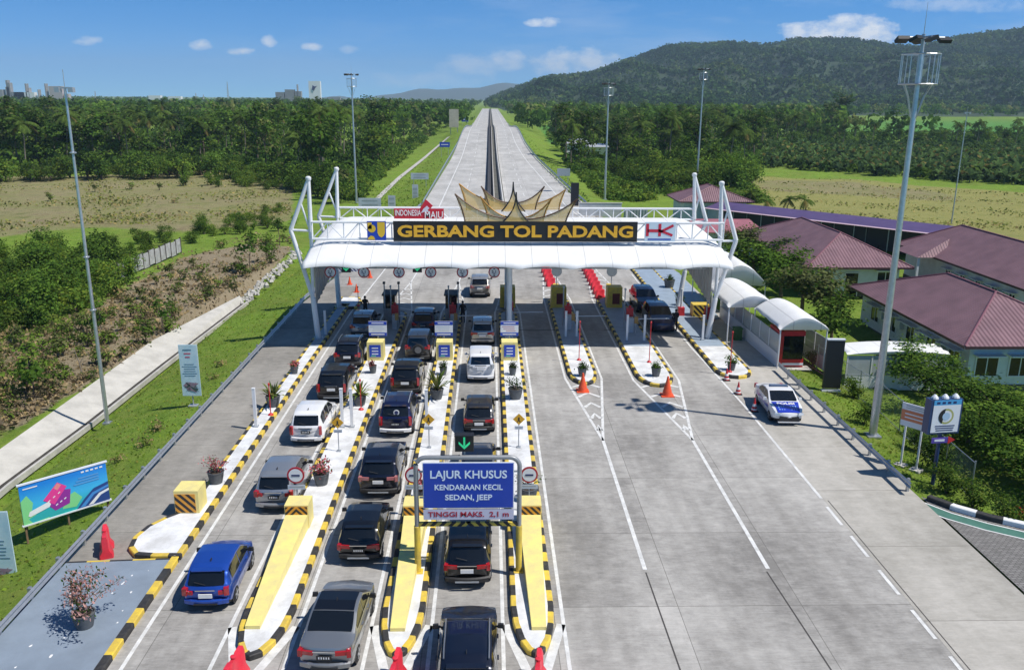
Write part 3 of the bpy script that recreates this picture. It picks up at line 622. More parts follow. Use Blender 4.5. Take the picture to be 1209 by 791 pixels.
m.poly([(.1*a,-.012,.95*a),(.1*a,-.012,-.2*a),(.25*a,-.012,-.55*a),(.5*a,-.012,-.7*a),(.75*a,-.012,-.55*a),(.9*a,-.012,-.2*a),(.9*a,-.012,.95*a)][::-1])
disc2(m,-.5*a,.25*a,.42*a,-.012); m.box((-.72*a,-.006,.55*a),(.45*a,.012,.7*a)); m.poly([(-.95*a,-.012,-.95*a),(-.9*a,-.012,-.72*a),(-.6*a,-.012,-.5*a),(-.3*a,-.012,-.6*a),(-.15*a,-.012,-.95*a)][::-1])
m.build('emblem',[LY],t)
t,w,h=board('logo_sign','pale blue square sign with red monogram right of the long black sign','sign',59.0,(762,262.5,797,285.5),mat('pale_blue_panel',(.62,.72,.80),.4),.12)
m=MB(); rr=.13
def bar2(m,a,b,w_,y=-.014,mi=0):
    a=Vector((a[0],0,a[1]));b=Vector((b[0],0,b[1])); d=(b-a).normalized(); q=Vector((-d.z,0,d.x))*w_/2
    m.poly([(p.x,y,p.z) for p in (a-q,b-q,b+q,a+q)],mi)
bar2(m,(-.42*w,.42*h),(-.42*w,-.22*h),.2); bar2(m,(-.02*w,.42*h),(-.02*w,-.22*h),.2); bar2(m,(-.42*w,.06*h),(0,.06*h),.2); bar2(m,(0,.0),(.42*w,.34*h),.17); bar2(m,(.0,.06*h),(.4*w,-.18*h),.17)
m.build('monogram',[mat('logo_red',(.60,.02,.05),.45)],t)
m=MB(); bar2(m,(-.4*w,-.38*h),(.36*w,-.38*h),.09); m.build('caption_line',[BLUE],t)
t,w,h=board('slogan_sign','red sign with white serif lettering and a red diamond on the rear truss','sign',64.5,(465,246.5,524,258.5),mat('slogan_red',(.52,.012,.03),.5),.12)
text('INDONESIA',.62,(-.22*w,-.02,.04),t,WHITE,.004,.01,fit=w*.52); text('MAJU',.74,(.30*w,-.05,-.10),t,WHITE,.004,.01,fit=w*.36)
m=MB(); DQ=[(.08,.39),(.53,1.07),(1.05,.6),(.53,-.06)]; m.poly([(x,-.03,zz) for x,zz in DQ][::-1]); m.poly([(x,.1,zz) for x,zz in DQ]); [m.poly([(a[0],-.03,a[1]),(b[0],-.03,b[1]),(b[0],.1,b[1]),(a[0],.1,a[1])]) for a,b in zip(DQ,DQ[1:]+DQ[:1])]
m.build('diamond',[MC['slogan_red']],t)
m=MB(); m.poly([(x,-.04,zz) for x,zz in ((.16,.05),(.35,.38),(.62,.60),(.8,.42),(.66,.28),(.78,.12),(.45,.16))][::-1]); m.build('ornament',[mat('pale_silver',(.6,.6,.66),.4)],t)
# ---- horned roof ornament of wire mesh
def meshmat():
    m=bpy.data.materials.new('gold_wire_mesh'); m.use_nodes=True; tt=m.node_tree; p=tt.nodes['Principled BSDF']; p.inputs['Base Color'].default_value=(.72,.50,.17,1); p.inputs['Metallic'].default_value=.1; p.inputs['Roughness'].default_value=.5
    tr=tt.nodes.new('ShaderNodeBsdfTransparent'); mx_=tt.nodes.new('ShaderNodeMixShader'); g=tt.nodes.new('ShaderNodeTexCoord'); s=tt.nodes.new('ShaderNodeSeparateXYZ'); tt.links.new(g.outputs['Object'],s.inputs[0])
    outs=[]
    for ax in (0,2):
        a=tt.nodes.new('ShaderNodeMath'); a.operation='MULTIPLY'; a.inputs[1].default_value=12.; tt.links.new(s.outputs[ax],a.inputs[0]); f=tt.nodes.new('ShaderNodeMath'); f.operation='FRACT'; tt.links.new(a.outputs[0],f.inputs[0]); l=tt.nodes.new('ShaderNodeMath'); l.operation='LESS_THAN'; l.inputs[1].default_value=.56; tt.links.new(f.outputs[0],l.inputs[0]); outs.append(l.outputs[0])
    mm=tt.nodes.new('ShaderNodeMath'); mm.operation='MAXIMUM'; tt.links.new(outs[0],mm.inputs[0]); tt.links.new(outs[1],mm.inputs[1])
    tt.links.new(mm.outputs[0],mx_.inputs[0]); tt.links.new(tr.outputs[0],mx_.inputs[1]); tt.links.new(p.outputs[0],mx_.inputs[2]); tt.links.new(mx_.outputs[0],tt.nodes['Material Output'].inputs[0]); return m
GM=meshmat(); GR=mat('dark_gold_rim',(.10,.055,.03),.5,.2); GR2=mat('amber_rim',(.35,.18,.03),.5,.2)
orn=thing('horned_roof_ornament','golden wire mesh ornament of curved horned gables above the long black sign','roof ornament',(0,0,0))
def horn(Y,tipL,baseL,baseR,tipR,sag,rim=GR):
    """crescent sheet between two upswept tips: photo points on plane Y"""
    tl,bl,br,tr=[atY(*p,Y) for p in (tipL,baseL,baseR,tipR)]
    n=16; top=[]
    for k in range(n+1):
        f=k/n; p=tl.lerp(tr,f); p.z-=sag*(1-abs(2*f-1)**2.3); top.append(p)
    bot=[bl.lerp(br,k/n) for k in range(n+1)]
    m=MB()
    for k in range(n): m.poly([bot[k],bot[k+1],top[k+1],top[k]])
    sh=m.build('mesh_gable',[GM],orn)
    r=MB(); r.tube(top,.05,0,6); r.tube([tl+(bl-tl)*s+Vector(((bl-tl).length*.06*math.sin(math.pi*s),0,0)) for s in np.linspace(0,1,6)],.05,0,6); r.tube([tr+(br-tr)*s-Vector(((br-tr).length*.06*math.sin(math.pi*s),0,0)) for s in np.linspace(0,1,6)],.05,0,6)
    r.build('rim',[rim],sh,60)
horn(59.55,(537,229),(549,262),(668,262),(682,235),1.6); horn(59.7,(567,232),(577,262),(641,262),(652,234),1.45,GR2)
m=MB()
for Y,ap,bl,br in ((59.45,(609.5,227),(594,262),(624,262)),(64.6,(606,215),(592,250),(620,250))):
    a,b,c=atY(*ap,Y),atY(*bl,Y),atY(*br,Y); n=8; L=[a.lerp(b,k/n)+Vector((.25*math.sin(math.pi*k/n),0,-.1*math.sin(math.pi*k/n))) for k in range(n+1)]; Q=[a.lerp(c,k/n)+Vector((-.25*math.sin(math.pi*k/n),0,-.1*math.sin(math.pi*k/n))) for k in range(n+1)]
    m=MB()
    for k in range(n): m.poly([L[k],L[k+1],Q[k+1],Q[k]])
    sh=m.build('mesh_gable',[GM],orn); r=MB(); r.tube(L,.055,0,6); r.tube(Q,.055,0,6); r.build('rim',[BLACK],sh,60)
horn(64.9,(542,217),(551,248),(660,248),(668,224),1.4,GR2); horn(64.75,(568,220),(578,248),(632,248),(643,220),1.25)
# ---- hanging height-limit discs and green arrow lamps
def ring_sign(m,r,y0=0.,ired=1,iw=0):
    m.lathe((0,y0,0),[(r,-.02),(r,.02)],ired,24,'Y'); m.lathe((0,y0-.026,0),[(r*.80,0),(r*.80,.002)],iw,24,'Y')
SRED=mat('sign_red',(.42,.015,.035),.4); SW=mat('sign_white',(.72,.74,.78),.4); NAVY=mat('navy_print',(.02,.03,.12),.5)
dl=['first','second','third','fourth','fifth','last']
for k,px in enumerate((390,429.5,471,508.5,546,583.5)):
    p=atY(px,321.5,60.95); t=thing('height_limit_sign','round red rimmed height limit disc under the canopy edge, %s of six from the left'%dl[k],'round sign',p,0,'height limit discs under the canopy')
    m=MB(); ring_sign(m,.42); m.build('disc',[SW,SRED],t,40)
    m=MB(); m.poly([(-.12,-.03,.30),(.12,-.03,.30),(0,-.03,.2)]); m.poly([(-.12,-.03,-.30),(0,-.03,-.2),(.12,-.03,-.30)][::1]); m.build('arrow_mark',[BLACK],t)
    text('2,1' if k%2==0 else '5,1',.30,(0,-.032,.03),t,NAVY,.006,.003); text('m',.2,(0,-.032,-.13),t,NAVY,.004,.003)
    MB().tube([(0,.05,.1),(0,.05,.6)],.03,0,6).build('bracket',[GREYP],t)
GREENL=bpy.data.materials.new('green_lamp'); GREENL.use_nodes=True; pb_=GREENL.node_tree.nodes['Principled BSDF']; pb_.inputs['Base Color'].default_value=(.02,.45,.18,1); pb_.inputs['Emission Color'].default_value=(.05,.8,.35,1); pb_.inputs['Emission Strength'].default_value=.45
def arrow_lamp(label,loc,s,pole=None,group=None):
    t=thing('lane_arrow_lamp',label,'lane signal',loc,0,group)
    m=MB(); m.box((0,.09,0),(s,.18,s)); m.box((0,-.06,s*.52),(s*1.02,.3,.03)); m.build('housing',[BLACK],t)
    m=MB(); y=-.004; m.box((0,y,.08*s),(s*.10,.01,s*.5)); 
    for sg in(-1,1): m.poly([(0,y-.004,-.36*s),(sg*.30*s,y-.004,-.06*s),(sg*.30*s,y-.004,.08*s),(0,y-.004,-.2*s)][::(1 if sg>0 else -1)])
    m.build('green_arrow',[GREENL],t)
    if pole: MB().tube([(0,.1,-s/2),(0,.1,-s/2-pole)],.03,0,6).build('stem',[GREYP],t)
    return t
for px,l in ((408.5,'black lamp box with green down arrow over the first lane under the canopy'),(492.5,'black lamp box with green down arrow over the second lane under the canopy')):
    arrow_lamp(l,atY(px,316.5,60.9),.66)
# ================================================================ BLUE LANE GANTRY
gx0,gx1,gy=-2.62,1.07,28.05
t=thing('lane_gantry','grey pipe portal with yellow sleeves carrying the blue lane sign','sign gantry',(0,gy,0))
m=MB(); z1=4.72; c=.35
arc=lambda cx,sg:[(cx+sg*c*(1-math.sin(a)) ,0,z1-c+c*math.cos(a)) for a in np.linspace(math.pi/2,0,7)]
m.tube([(gx0,0,.2)]+[(gx0+c*(1-math.sin(a)),0,z1-c+c*math.cos(a)) for a in np.linspace(math.pi/2,0,7)]+[(gx1-c*(1-math.sin(a)),0,z1-c+c*math.cos(a)) for a in np.linspace(0,math.pi/2,7)]+[(gx1,0,.2)],.085,0,12)
m.tube([(gx0,0,4.62),(gx0,.0,4.63)],.088); m.build('portal_pipe',[mat('grey_pipe',(.30,.31,.32),.45,.3,var=.1,vs=4)],t,50)
for x in (gx0,gx1):
    m=MB(); m.tube([(x,0,.2),(x,0,2.05)],.115,0,14); m.box((x,0,.21),(.36,.36,.03)); m.build('yellow_sleeve',[YELLOW],t,40)
HB=mat('hazard_black',(.02,.02,.02),.6)
m=MB(); n=22
for k in range(n):
    a=gx0+(gx1-gx0)*k/n; b=gx0+(gx1-gx0)*(k+1)/n; sg=1 if k<n/2 else -1; sh=.07*sg
    m.mesh([(a-sh,-.06,2.06),(b-sh,-.06,2.06),(b+sh,-.06,2.2),(a+sh,-.06,2.2),(a+sh,.06,2.2),(b+sh,.06,2.2),(b-sh,.06,2.06),(a-sh,.06,2.06)],[(0,1,2,3),(3,2,5,4),(7,6,1,0),(4,5,6,7)],k%2)
m.build('hazard_bar',[YELLOW,HB],t)
t=thing('lane_sign','blue sign with white lettering for small cars hanging in the pipe portal','sign',(-.75,gy-.14,3.7))
m=MB(); m.box((0,.03,0),(3.24,.05,1.76),1); m.box((0,0,0),(3.18,.03,1.70),0); m.build('board',[BLUE,SW],t)
LW=mat('letter_white',(.70,.80,.92),.5)
text('LAJUR KHUSUS',.42,(0,-.02,.42),t,LW,.008,.003,fit=2.72); text('KENDARAAN KECIL',.29,(0,-.02,-.07),t,LW,.006,.003,fit=2.42); text('SEDAN, JEEP',.29,(0,-.02,-.46),t,LW,.006,.003,fit=1.68)
m=MB()
for x in (-1.45,1.45):
    for zz in (.5,-.5): m.box((x*1.09,.1,zz),(.36,.04,.06))
for x in (-.9,.9): m.tube([(x,.1,.86),(x,.1,1.02)],.02,0,6)
m.build('clamp',[GREYP],t)
t=thing('height_limit_board','pale board with red lettering giving the height limit under the blue sign','sign',(-.75,gy-.14,2.57))
m=MB(); m.box((0,.02,0),(3.24,.04,.40)); m.build('board',[mat('lilac_panel',(.55,.55,.68),.5)],t)
text('TINGGI MAKS.  2,1 m',.27,(0,-.008,0),t,mat('dark_red_letters',(.38,.02,.04),.5),.006,.003,fit=2.9)
m=MB()
for x in (-1.1,1.1): m.tube([(x,.03,.2),(x,.03,.3)],.02,0,6)
m.build('hanger',[GREYP],t)
arrow_lamp('black lamp box with green down arrow on top of the pipe portal',(-.89,gy,5.27),.66,.2)
# ================================================================ NOSE GUARDS (yellow wedges with hazard heads)
def stripes(m,w,h,y,n,mi,chev=False,zc=0.):
    """diagonal stripes cut to a w x h rectangle"""
    k=-n*2
    def clip(P):
        for ax,lim,s in ((0,-w/2,1),(0,w/2,-1),(1,-h/2,1),(1,h/2,-1)):
            Q=[]
            for i in range(len(P)):
                a,b=P[i-1],P[i]; ia=s*(a[ax]-lim)>=0; ib=s*(b[ax]-lim)>=0
                if ia!=ib: f=(lim-a[ax])/(b[ax]-a[ax]); Q.append((a[0]+(b[0]-a[0])*f,a[1]+(b[1]-a[1])*f))
                if ib: Q.append(b)
            P=Q
            if not P: break
        return P
    st=(w+h)/n
    for k in range(-n-1,n+1):
        c=k*st-w/2
        if not chev: polys=[[(c,-h),(c+st/2,-h),(c+st/2-2*h,h),(c-2*h,h)]]
        else: polys=[[(0,c+w/2),(0,c+st/2+w/2),(w,c+st/2+w/2-w),(w,c+w/2-w)],[(0,c+w/2),(0,c+st/2+w/2),(-w,c+st/2+w/2-w),(-w,c+w/2-w)]]
        for P in polys:
            P=clip(P)
            if len(P)>2:
                A=sum(P[i-1][0]*P[i][1]-P[i][0]*P[i-1][1] for i in range(len(P)))
                if A<0: P=P[::-1]
                m.poly([(a,y,b+zc) for a,b in P],mi)
HAZ=mat('hazard_amber',(.72,.32,.03),.5,var=.1,vs=4)
def nose_guard(label,x,y,yn,chev,w=.95,h=1.0,lean=.0):
    t=thing('nose_guard',label,'nose guard',(x,y,.2),0,'yellow nose guards on the island ends')
    m=MB(); L=y-yn
    # head block
    m.prism([(-w/2,0),(w/2,0),(w/2,.9),(-w/2,.9)],0,h,0)
    m.build('head_block',[PALEY],t)
    m=MB(); a=w/2*.93; b=.24; hh=.60
    m.mesh([(-a,-.003,0),(a,-.003,0),(a,-.003,hh),(-a,-.003,hh),(-b+lean,-L,0),(b+lean,-L,0),(b+lean,-L,.12),(-b+lean,-L,.12)],[(4,5,6,7),(7,6,2,3),(5,1,2,6),(0,4,7,3)],0); m.build('wedge',[PALEY],t)
    m=MB(); m.box((0,-.012,h-.26),(w*.92,.018,.42),0); stripes(m,w*.92,.42,-.024,5,1,chev,h-.26); m.build('hazard_plate',[HAZ,HB],t)
    return t
nose_guard('yellow nose guard with chevron plate on the island right of the blue hatchback',-7.75,31.4,24.6,True)
nose_guard('yellow nose guard with diagonal stripes beside the left post of the blue lane sign',-3.0,31.3,24.4,False)
nose_guard('yellow nose guard with diagonal stripes beside the right post of the blue lane sign',1.62,31.3,24.4,False)
# box on the first island with stripes
t=thing('hazard_block','cream block with amber and black stripes on the far left island','hazard block',(-12.6,32.75,.2))
MB().box((0,.5,.5),(1.0,1.0,1.0)).build('block',[PALEY],t); m=MB(); m.box((-.05,-.012,.45),(.84,.018,.82),0); stripes(m,.84,.82,-.024,5,1,False,.45); m.v=[(a-.05 if b<-.022 else a,b,c) for a,b,c in m.v]; m.build('hazard_plate',[HAZ,HB],t)
# yellow blocks with a dark red recess at the far island ends
for (px,py),l,xo in (((655,362),'yellow block with a dark red front at the far end of the shorter right island',5.75),((722,362),'yellow block with a dark red front at the far end of the wider right island',10.4),((594,352),'yellow block at the far end of the island with the central column',1.5)):
    t=thing('end_block',l,'yellow block',(xo,69.,.2),0,'yellow blocks at the far island ends'); m=MB(); m.box((0,.6,.85),(1.3,1.2,1.7),0,top=.94); m.build('block',[YELLOW],t)
    MB().box((.1,-.01,.75),(.6,.08,.9)).build('recess',[mat('dark_red',(.14,.02,.015),.6)],t); m=MB(); m.prism([(-.45,1.2),(.45,1.2),(.2,4),(-.2,4)],0,1.2,0); m.build('wedge',[YELLOW],t)
# ================================================================ VEHICLES (rear of each at y=0, length along +y)
def paint(name,col,metal=.25,rough=.28): return mat('car_'+name,col,rough,metal,coat=.8)
PB=paint('black',(.008,.008,.010)); PBB=paint('blue_black',(.010,.013,.028),.4); PNAVY=paint('navy',(.012,.016,.06),.4); PBLUE=paint('blue',(.02,.085,.44),.45); PSIL=paint('silver',(.42,.43,.44),.65,.32); PGREY=paint('grey',(.30,.31,.32),.65,.32); PWH=paint('white',(.78,.78,.78),0.,.3); PBEIGE=paint('beige_silver',(.45,.43,.40),.6,.32); PCHAR=paint('charcoal',(.045,.045,.05),.5); PSTEEL=paint('steel_blue',(.20,.25,.32),.6,.32)
STY={
'hatch':dict(L=3.78,W=1.66,top=[(0,.86),(.05,.96),(.36,1.36),(.75,1.48),(1.5,1.51),(2.1,1.46),(2.85,1.02),(3.45,.86),(3.72,.70),(3.78,.55)],belt=.93,rw=(.07,.40),ws=(2.16,2.82),sw=(.55,2.6)),
'mpv':dict(L=4.45,W=1.74,top=[(0,.98),(.05,1.08),(.34,1.52),(.75,1.66),(1.6,1.69),(2.45,1.62),(3.35,1.08),(4.1,.93),(4.38,.76),(4.45,.55)],belt=1.0,rw=(.07,.38),ws=(2.52,3.30),sw=(.42,3.0)),
'suv':dict(L=4.62,W=1.82,top=[(0,1.04),(.05,1.14),(.36,1.58),(.8,1.72),(1.7,1.75),(2.5,1.68),(3.3,1.18),(4.2,1.02),(4.55,.82),(4.62,.6)],belt=1.08,rw=(.07,.40),ws=(2.56,3.25),sw=(.45,3.0)),
'box':dict(L=4.2,W=1.76,top=[(0,1.05),(.03,1.15),(.14,1.68),(.4,1.80),(1.5,1.82),(2.35,1.78),(2.85,1.2),(3.8,1.08),(4.12,.9),(4.2,.6)],belt=1.1,rw=(.045,.14),ws=(2.40,2.82),sw=(.30,2.65)),
'sedan':dict(L=4.42,W=1.72,top=[(0,.84),(.05,1.00),(.5,1.06),(.72,1.09),(1.45,1.40),(1.9,1.46),(2.45,1.43),(3.25,1.0),(4.0,.86),(4.35,.70),(4.42,.5)],belt=.95,rw=(.76,1.42),ws=(2.52,3.2),sw=(1.05,3.0)),
}
def car(name,label,cat,style,pt,x,y,rz=0.,lamp='side',rails=None,roof=None,spare=False,plate='black',stretch=1.,group=None,lampcol=None,bump=None,plate_z=None):
    s=STY[style]; L,Wd=s['L']*stretch,s['W']; T=[(a*stretch,b) for a,b in s['top']]; belt=s['belt']
    tx=[a for a,b in T];tz=[b for a,b in T]
    top=lambda q:float(np.interp(q,tx,tz))
    def bz(q): return min(belt+.05*(1-q/L),top(q)-.015)
    def wb(q): # plan half width
        r=np.interp(q,[0,.05,.14,.35,1.0,L-1.0,L-.55,L-.24,L-.08,L],[.80,.875,.94,.98,1,1,.98,.90,.78,.64]); return Wd/2*float(r)
    def wt(q): return (wb(q)*.955-.27*max(0,top(q)-bz(q))*.95)*float(np.interp(q,[0,.3,1.1,L],[.93,.95,1,1]))
    zb=lambda q: float(np.interp(q,[0,.25,L-.5,L],[.34,.24,.24,.30]))
    Y=sorted(set([round(v,3) for v in list(np.linspace(0,L,30))+tx+[.025,.1,.18]]))
    M_=MB(); vs=[]; K=15
    def ring(q):
        w,b,tp,lo=wb(q),bz(q),top(q),zb(q); t2=wt(q); cr=min(.05,max(0,tp-b)*.5+.008)
        h=[(w*.90,lo),(w*.985,lo+.10),(w*1.0,lo+(b-lo)*.55),(w*.985,b-.06),(w*.955,b),(t2+.012,tp-cr),(t2-.07,tp-cr*.35),(t2*.5,tp-.003)]
        return [(-a,q,c) for a,c in h[::1]]+[(0,q,tp)]+[(a,q,c) for a,c in h[::-1]]
    def bul(x_,q,z_):
        w_=wb(q)+1e-6; u=min(1,abs(x_)/w_); r=0.
        if q<.7: r+=(.13*u**2.2+.05*max(0,(z_-.62))/.5-.05)*(1-q/.7)
        if q>L-.8: r-=(.16*u**2.2)*((q-L+.8)/.8)
        return r
    rings=[[(p[0],p[1]+bul(*p),p[2]) for p in ring(q)] for q in Y]; n=len(rings[0]); V=[p for r_ in rings for p in r_]; Fc=[];Mi=[]
    for i in range(len(Y)-1):
        for j in range(n-1):
            Fc.append((i*n+j,(i+1)*n+j,(i+1)*n+j+1,i*n+j+1)); Mi.append(1 if j in(0,n-2) else 0)
        Fc.append((i*n,i*n+n-1,(i+1)*n+n-1,(i+1)*n)); Mi.append(1)
    Fc.append(tuple(range(n))); Mi.append(0); Fc.append(tuple(reversed(range((len(Y)-1)*n,len(Y)*n)))); Mi.append(0)
    t=thing(name,label,cat,(x,y,0),rz,group)
    b=MB(); b.v=V;b.f=Fc;b.m=Mi; b.build('body',[pt,PLASTB],t,38)
    # roof panel of another colour
    if roof:
        m=MB(); yr=[q for q in Y if s['rw'][1]*stretch+.02<q<s['ws'][0]*stretch-.0]
        for a,c in zip(yr[:-1],yr[1:]): m.poly([(-wt(a)+.08,a,top(a)+.008),(-wt(c)+.08,c,top(c)+.008),(-wt(c)*.5,c,top(c)+.012),(-wt(a)*.5,a,top(a)+.012)][::-1]); m.poly([(-wt(a)*.5,a,top(a)+.012),(-wt(c)*.5,c,top(c)+.012),(wt(c)*.5,c,top(c)+.012),(wt(a)*.5,a,top(a)+.012)][::-1]); m.poly([(wt(a)*.5,a,top(a)+.012),(wt(c)*.5,c,top(c)+.012),(wt(c)-.08,c,top(c)+.008),(wt(a)-.08,a,top(a)+.008)][::-1])
        m.build('roof_panel',[roof],t,40)
    # side windows: two panes each side
    ya,yb=s['sw'][0]*stretch,s['sw'][1]*stretch
    for sg in(-1,1):
        segs=[(ya,ya+(yb-ya)*.30),(ya+(yb-ya)*.325,ya+(yb-ya)*.62),(ya+(yb-ya)*.645,yb)]
        if style in('sedan','hatch'): segs=[(ya,ya+(yb-ya)*.46),(ya+(yb-ya)*.49,yb)]
        for a,c in segs:
            m=MB(); qs=np.linspace(a,c,9); P=[]
            for q in qs:
                lo=bz(q)+.035; hi=max(top(q)-.085,lo+.004); f=lambda zz:(wb(q)*.955+(wt(q)+.012-wb(q)*.955)*((zz-bz(q))/max(.02,top(q)-.05-bz(q))))+.008
                P.append(((sg*f(lo),q,lo),(sg*f(hi),q,hi)))
            for (p1,p2),(p3,p4) in zip(P[:-1],P[1:]): m.poly([p1,p3,p4,p2] if sg>0 else [p2,p4,p3,p1])
            m.build('side_window',[GLASS],t)
    def topglass(nm,a,c,kk=.90,rev=False):
        m=MB(); qs=np.linspace(a,c,7); P=[]
        for q in qs:
            w=wt(q)*kk-.02 if top(q)-bz(q)>.12 else wb(q)*.80; sl=(top(q+.02)-top(q-.02))/.04; nn=Vector((0,-sl,1)).normalized()*.012
            P.append([(w*u,q+nn.y+bul(w*u,q,top(q)),top(q)+nn.z-abs(u)**2*.012) for u in(-1,-.5,0,.5,1)])
        for r1,r2 in zip(P[:-1],P[1:]):
            for j in range(4): m.poly([r1[j],r1[j+1],r2[j+1],r2[j]])
        return m.build(nm,[GLASS],t,60)
    topglass('rear_window',s['rw'][0]*stretch,s['rw'][1]*stretch,.93); topglass('windscreen',s['ws'][0]*stretch,s['ws'][1]*stretch,.93)
    if spare: pass
    # wheels
    wr=.33 if style in('suv','box') else .30
    for wy in (L*.19,L*.785):
        for sg in(-1,1):
            xw=sg*(Wd/2-.125)
            m=MB(); m.lathe((xw+sg*.092,wy,wr+.03),[(wr+.07,-.004),(wr+.07,.004)],0,22,'X'); m.build('wheel_arch',[PLASTB],t)
            m=MB(); m.lathe((xw,wy,wr),[(wr*.8,-.11),(wr,-.09),(wr,.10),(wr*.86,.125)],0,22,'X'); wh=m.build('wheel',[TYRE],t,40)
            m=MB(); m.lathe((xw+sg*.115,wy,wr),[(wr*.66,-.014),(wr*.66,.014)],0,18,'X')
            for k in range(5):
                a=k*1.2566; m.box((xw+sg*.132,wy+math.sin(a)*wr*.36,wr+math.cos(a)*wr*.36),(.012,.07,wr*.55),1,0,-a)
            m.build('rim',[PLASTB,RIM],wh)
    zt=top(.05); w0=wb(.06)
    lamp_m=lampcol or TAIL
    for sg in(-1,1):
        m=MB()
        if lamp=='vert': m.box((sg*(w0-.05),.07,zt-.22),(.14,.16,.44),0,sg*.3)
        elif lamp=='wide': m.box((sg*(w0-.03),.10,zt-.16),(.13,.24,.22),0,sg*.2); m.box((sg*(w0-.24),.0,zt-.13),(.36,.07,.13),0,sg*.16)
        else: m.box((sg*(w0-.05),.09,zt-.15),(.17,.22,.26),0,sg*.25); m.box((sg*(w0-.19),.01,zt-.18),(.22,.07,.13),0,sg*.2)
        m.build('tail_light',[lamp_m],t)
        m=MB(); wm_=wb(s['ws'][1]*stretch-.25); ym=s['ws'][1]*stretch-.33
        m.box((sg*(wm_+.10),ym,belt+.09),(.20,.10,.14),0,-sg*.15,0,.85); m.box((sg*wm_*.985,ym+.02,belt+.05),(.1,.05,.04)); m.build('wing_mirror',[PLASTB if pt is not PWH else PWH],t)
    pz=plate_z or (zt-.28)
    m=MB(); m.box((0,-.052,pz),(.46,.03,.15),0); 
    if plate=='black':
        for k in range(5): m.box((-.15+k*.075,-.069,pz+.01),(.035,.004,.07),1)
    m.build('number_plate',[BLACK if plate=='black' else WHITE,WHITE],t)
    m=MB(); V_=[]
    for zz,o_ in ((.32,.0),(.36,-.05),(.50,-.06),(.54,-.0)):
        for j in range(11):
            u=-1+j/5; V_.append((u*w0*1.02,o_-.045+.13*abs(u)**2.2*1.05,zz))
    m.mesh(V_,[(i*11+j,i*11+j+1,(i+1)*11+j+1,(i+1)*11+j) for i in range(3) for j in range(10)],0); m.box((0,-.105,.40),(w0*1.1,.03,.05),1); m.build('rear_bumper',[bump or PLASTB,PLASTB if bump else GREYP],t)
    m=MB(); m.box((0,-.035,zt-.08),(w0*.9,.03,.035)); m.build('trim_bar',[CHROME if pt is not PWH else PLASTB],t)
    m=MB(); yq=s['ws'][1]*stretch-.9
    for sg in(-1,1):
        for yd in (s['sw'][0]*stretch+(s['sw'][1]-s['sw'][0])*stretch*.31,s['sw'][0]*stretch+(s['sw'][1]-s['sw'][0])*stretch*.635,s['sw'][1]*stretch-.12): xx=sg*(wb(yd)+.003); m.poly([(xx,yd-.012,.36),(xx,yd+.012,.36),(sg*(wb(yd)*.965+.006),yd+.012,belt-.0),(sg*(wb(yd)*.965+.006),yd-.012,belt-.0)][::sg])
    m.build('door_seam',[PLASTB],t)
    for sg in(-1,1):
        for yd in (L*.36,L*.58): m=MB(); m.box((sg*(wb(yd)*.985+.02),yd,belt-.10),(.04,.2,.035)); m.build('door_handle',[pt],t)
    m=MB(); ya_=s['rw'][1]*stretch+.5; m.box((0,ya_,top(ya_)+.05),(.03,.16,.08),0,0,0,.5); m.build('roof_antenna',[PLASTB],t)
    if style!='sedan':
        zq=top(s['rw'][0]*stretch+.03); m=MB(); m.tube([(0,s['rw'][0]*stretch-.02,zq+.02),(-.38,s['rw'][0]*stretch+.03,zq+.10)],.012,0,4); m.build('rear_wiper',[PLASTB],t)
        m=MB(); yr=s['rw'][1]*stretch; m.box((0,yr+.02,top(yr)+.04),(wt(yr+.2)*1.6,.22,.03)); m.build('roof_spoiler',[pt],t)
    if rails:
        for sg in(-1,1):
            qs=np.linspace(s['rw'][1]*stretch+.25,s['ws'][0]*stretch-.05,7); m=MB(); m.tube([(sg*(wt(q)-.06),q,top(q)+.045) for q in qs],.022,0,6); m.build('roof_rail',[rails],t)
    if spare:
        m=MB(); m.lathe((.06,-.16,1.0),[(.25,-.1),(.36,-.09),(.37,.06),(.30,.1)],0,20,'Y'); sp_=m.build('spare_wheel',[TYRE],t,40); m=MB(); m.lathe((.06,-.265,1.0),[(.22,-.01),(.2,.02)],0,16,'Y'); m.build('rim',[RIM],sp_)
    return t
def rear(px,py,z=.3):
    p=at(px,py,z); return p.x,p.y
g='cars queuing at the toll lanes'
LC=mat('tail_light_clear',(.45,.16,.16),.15,coat=.6)
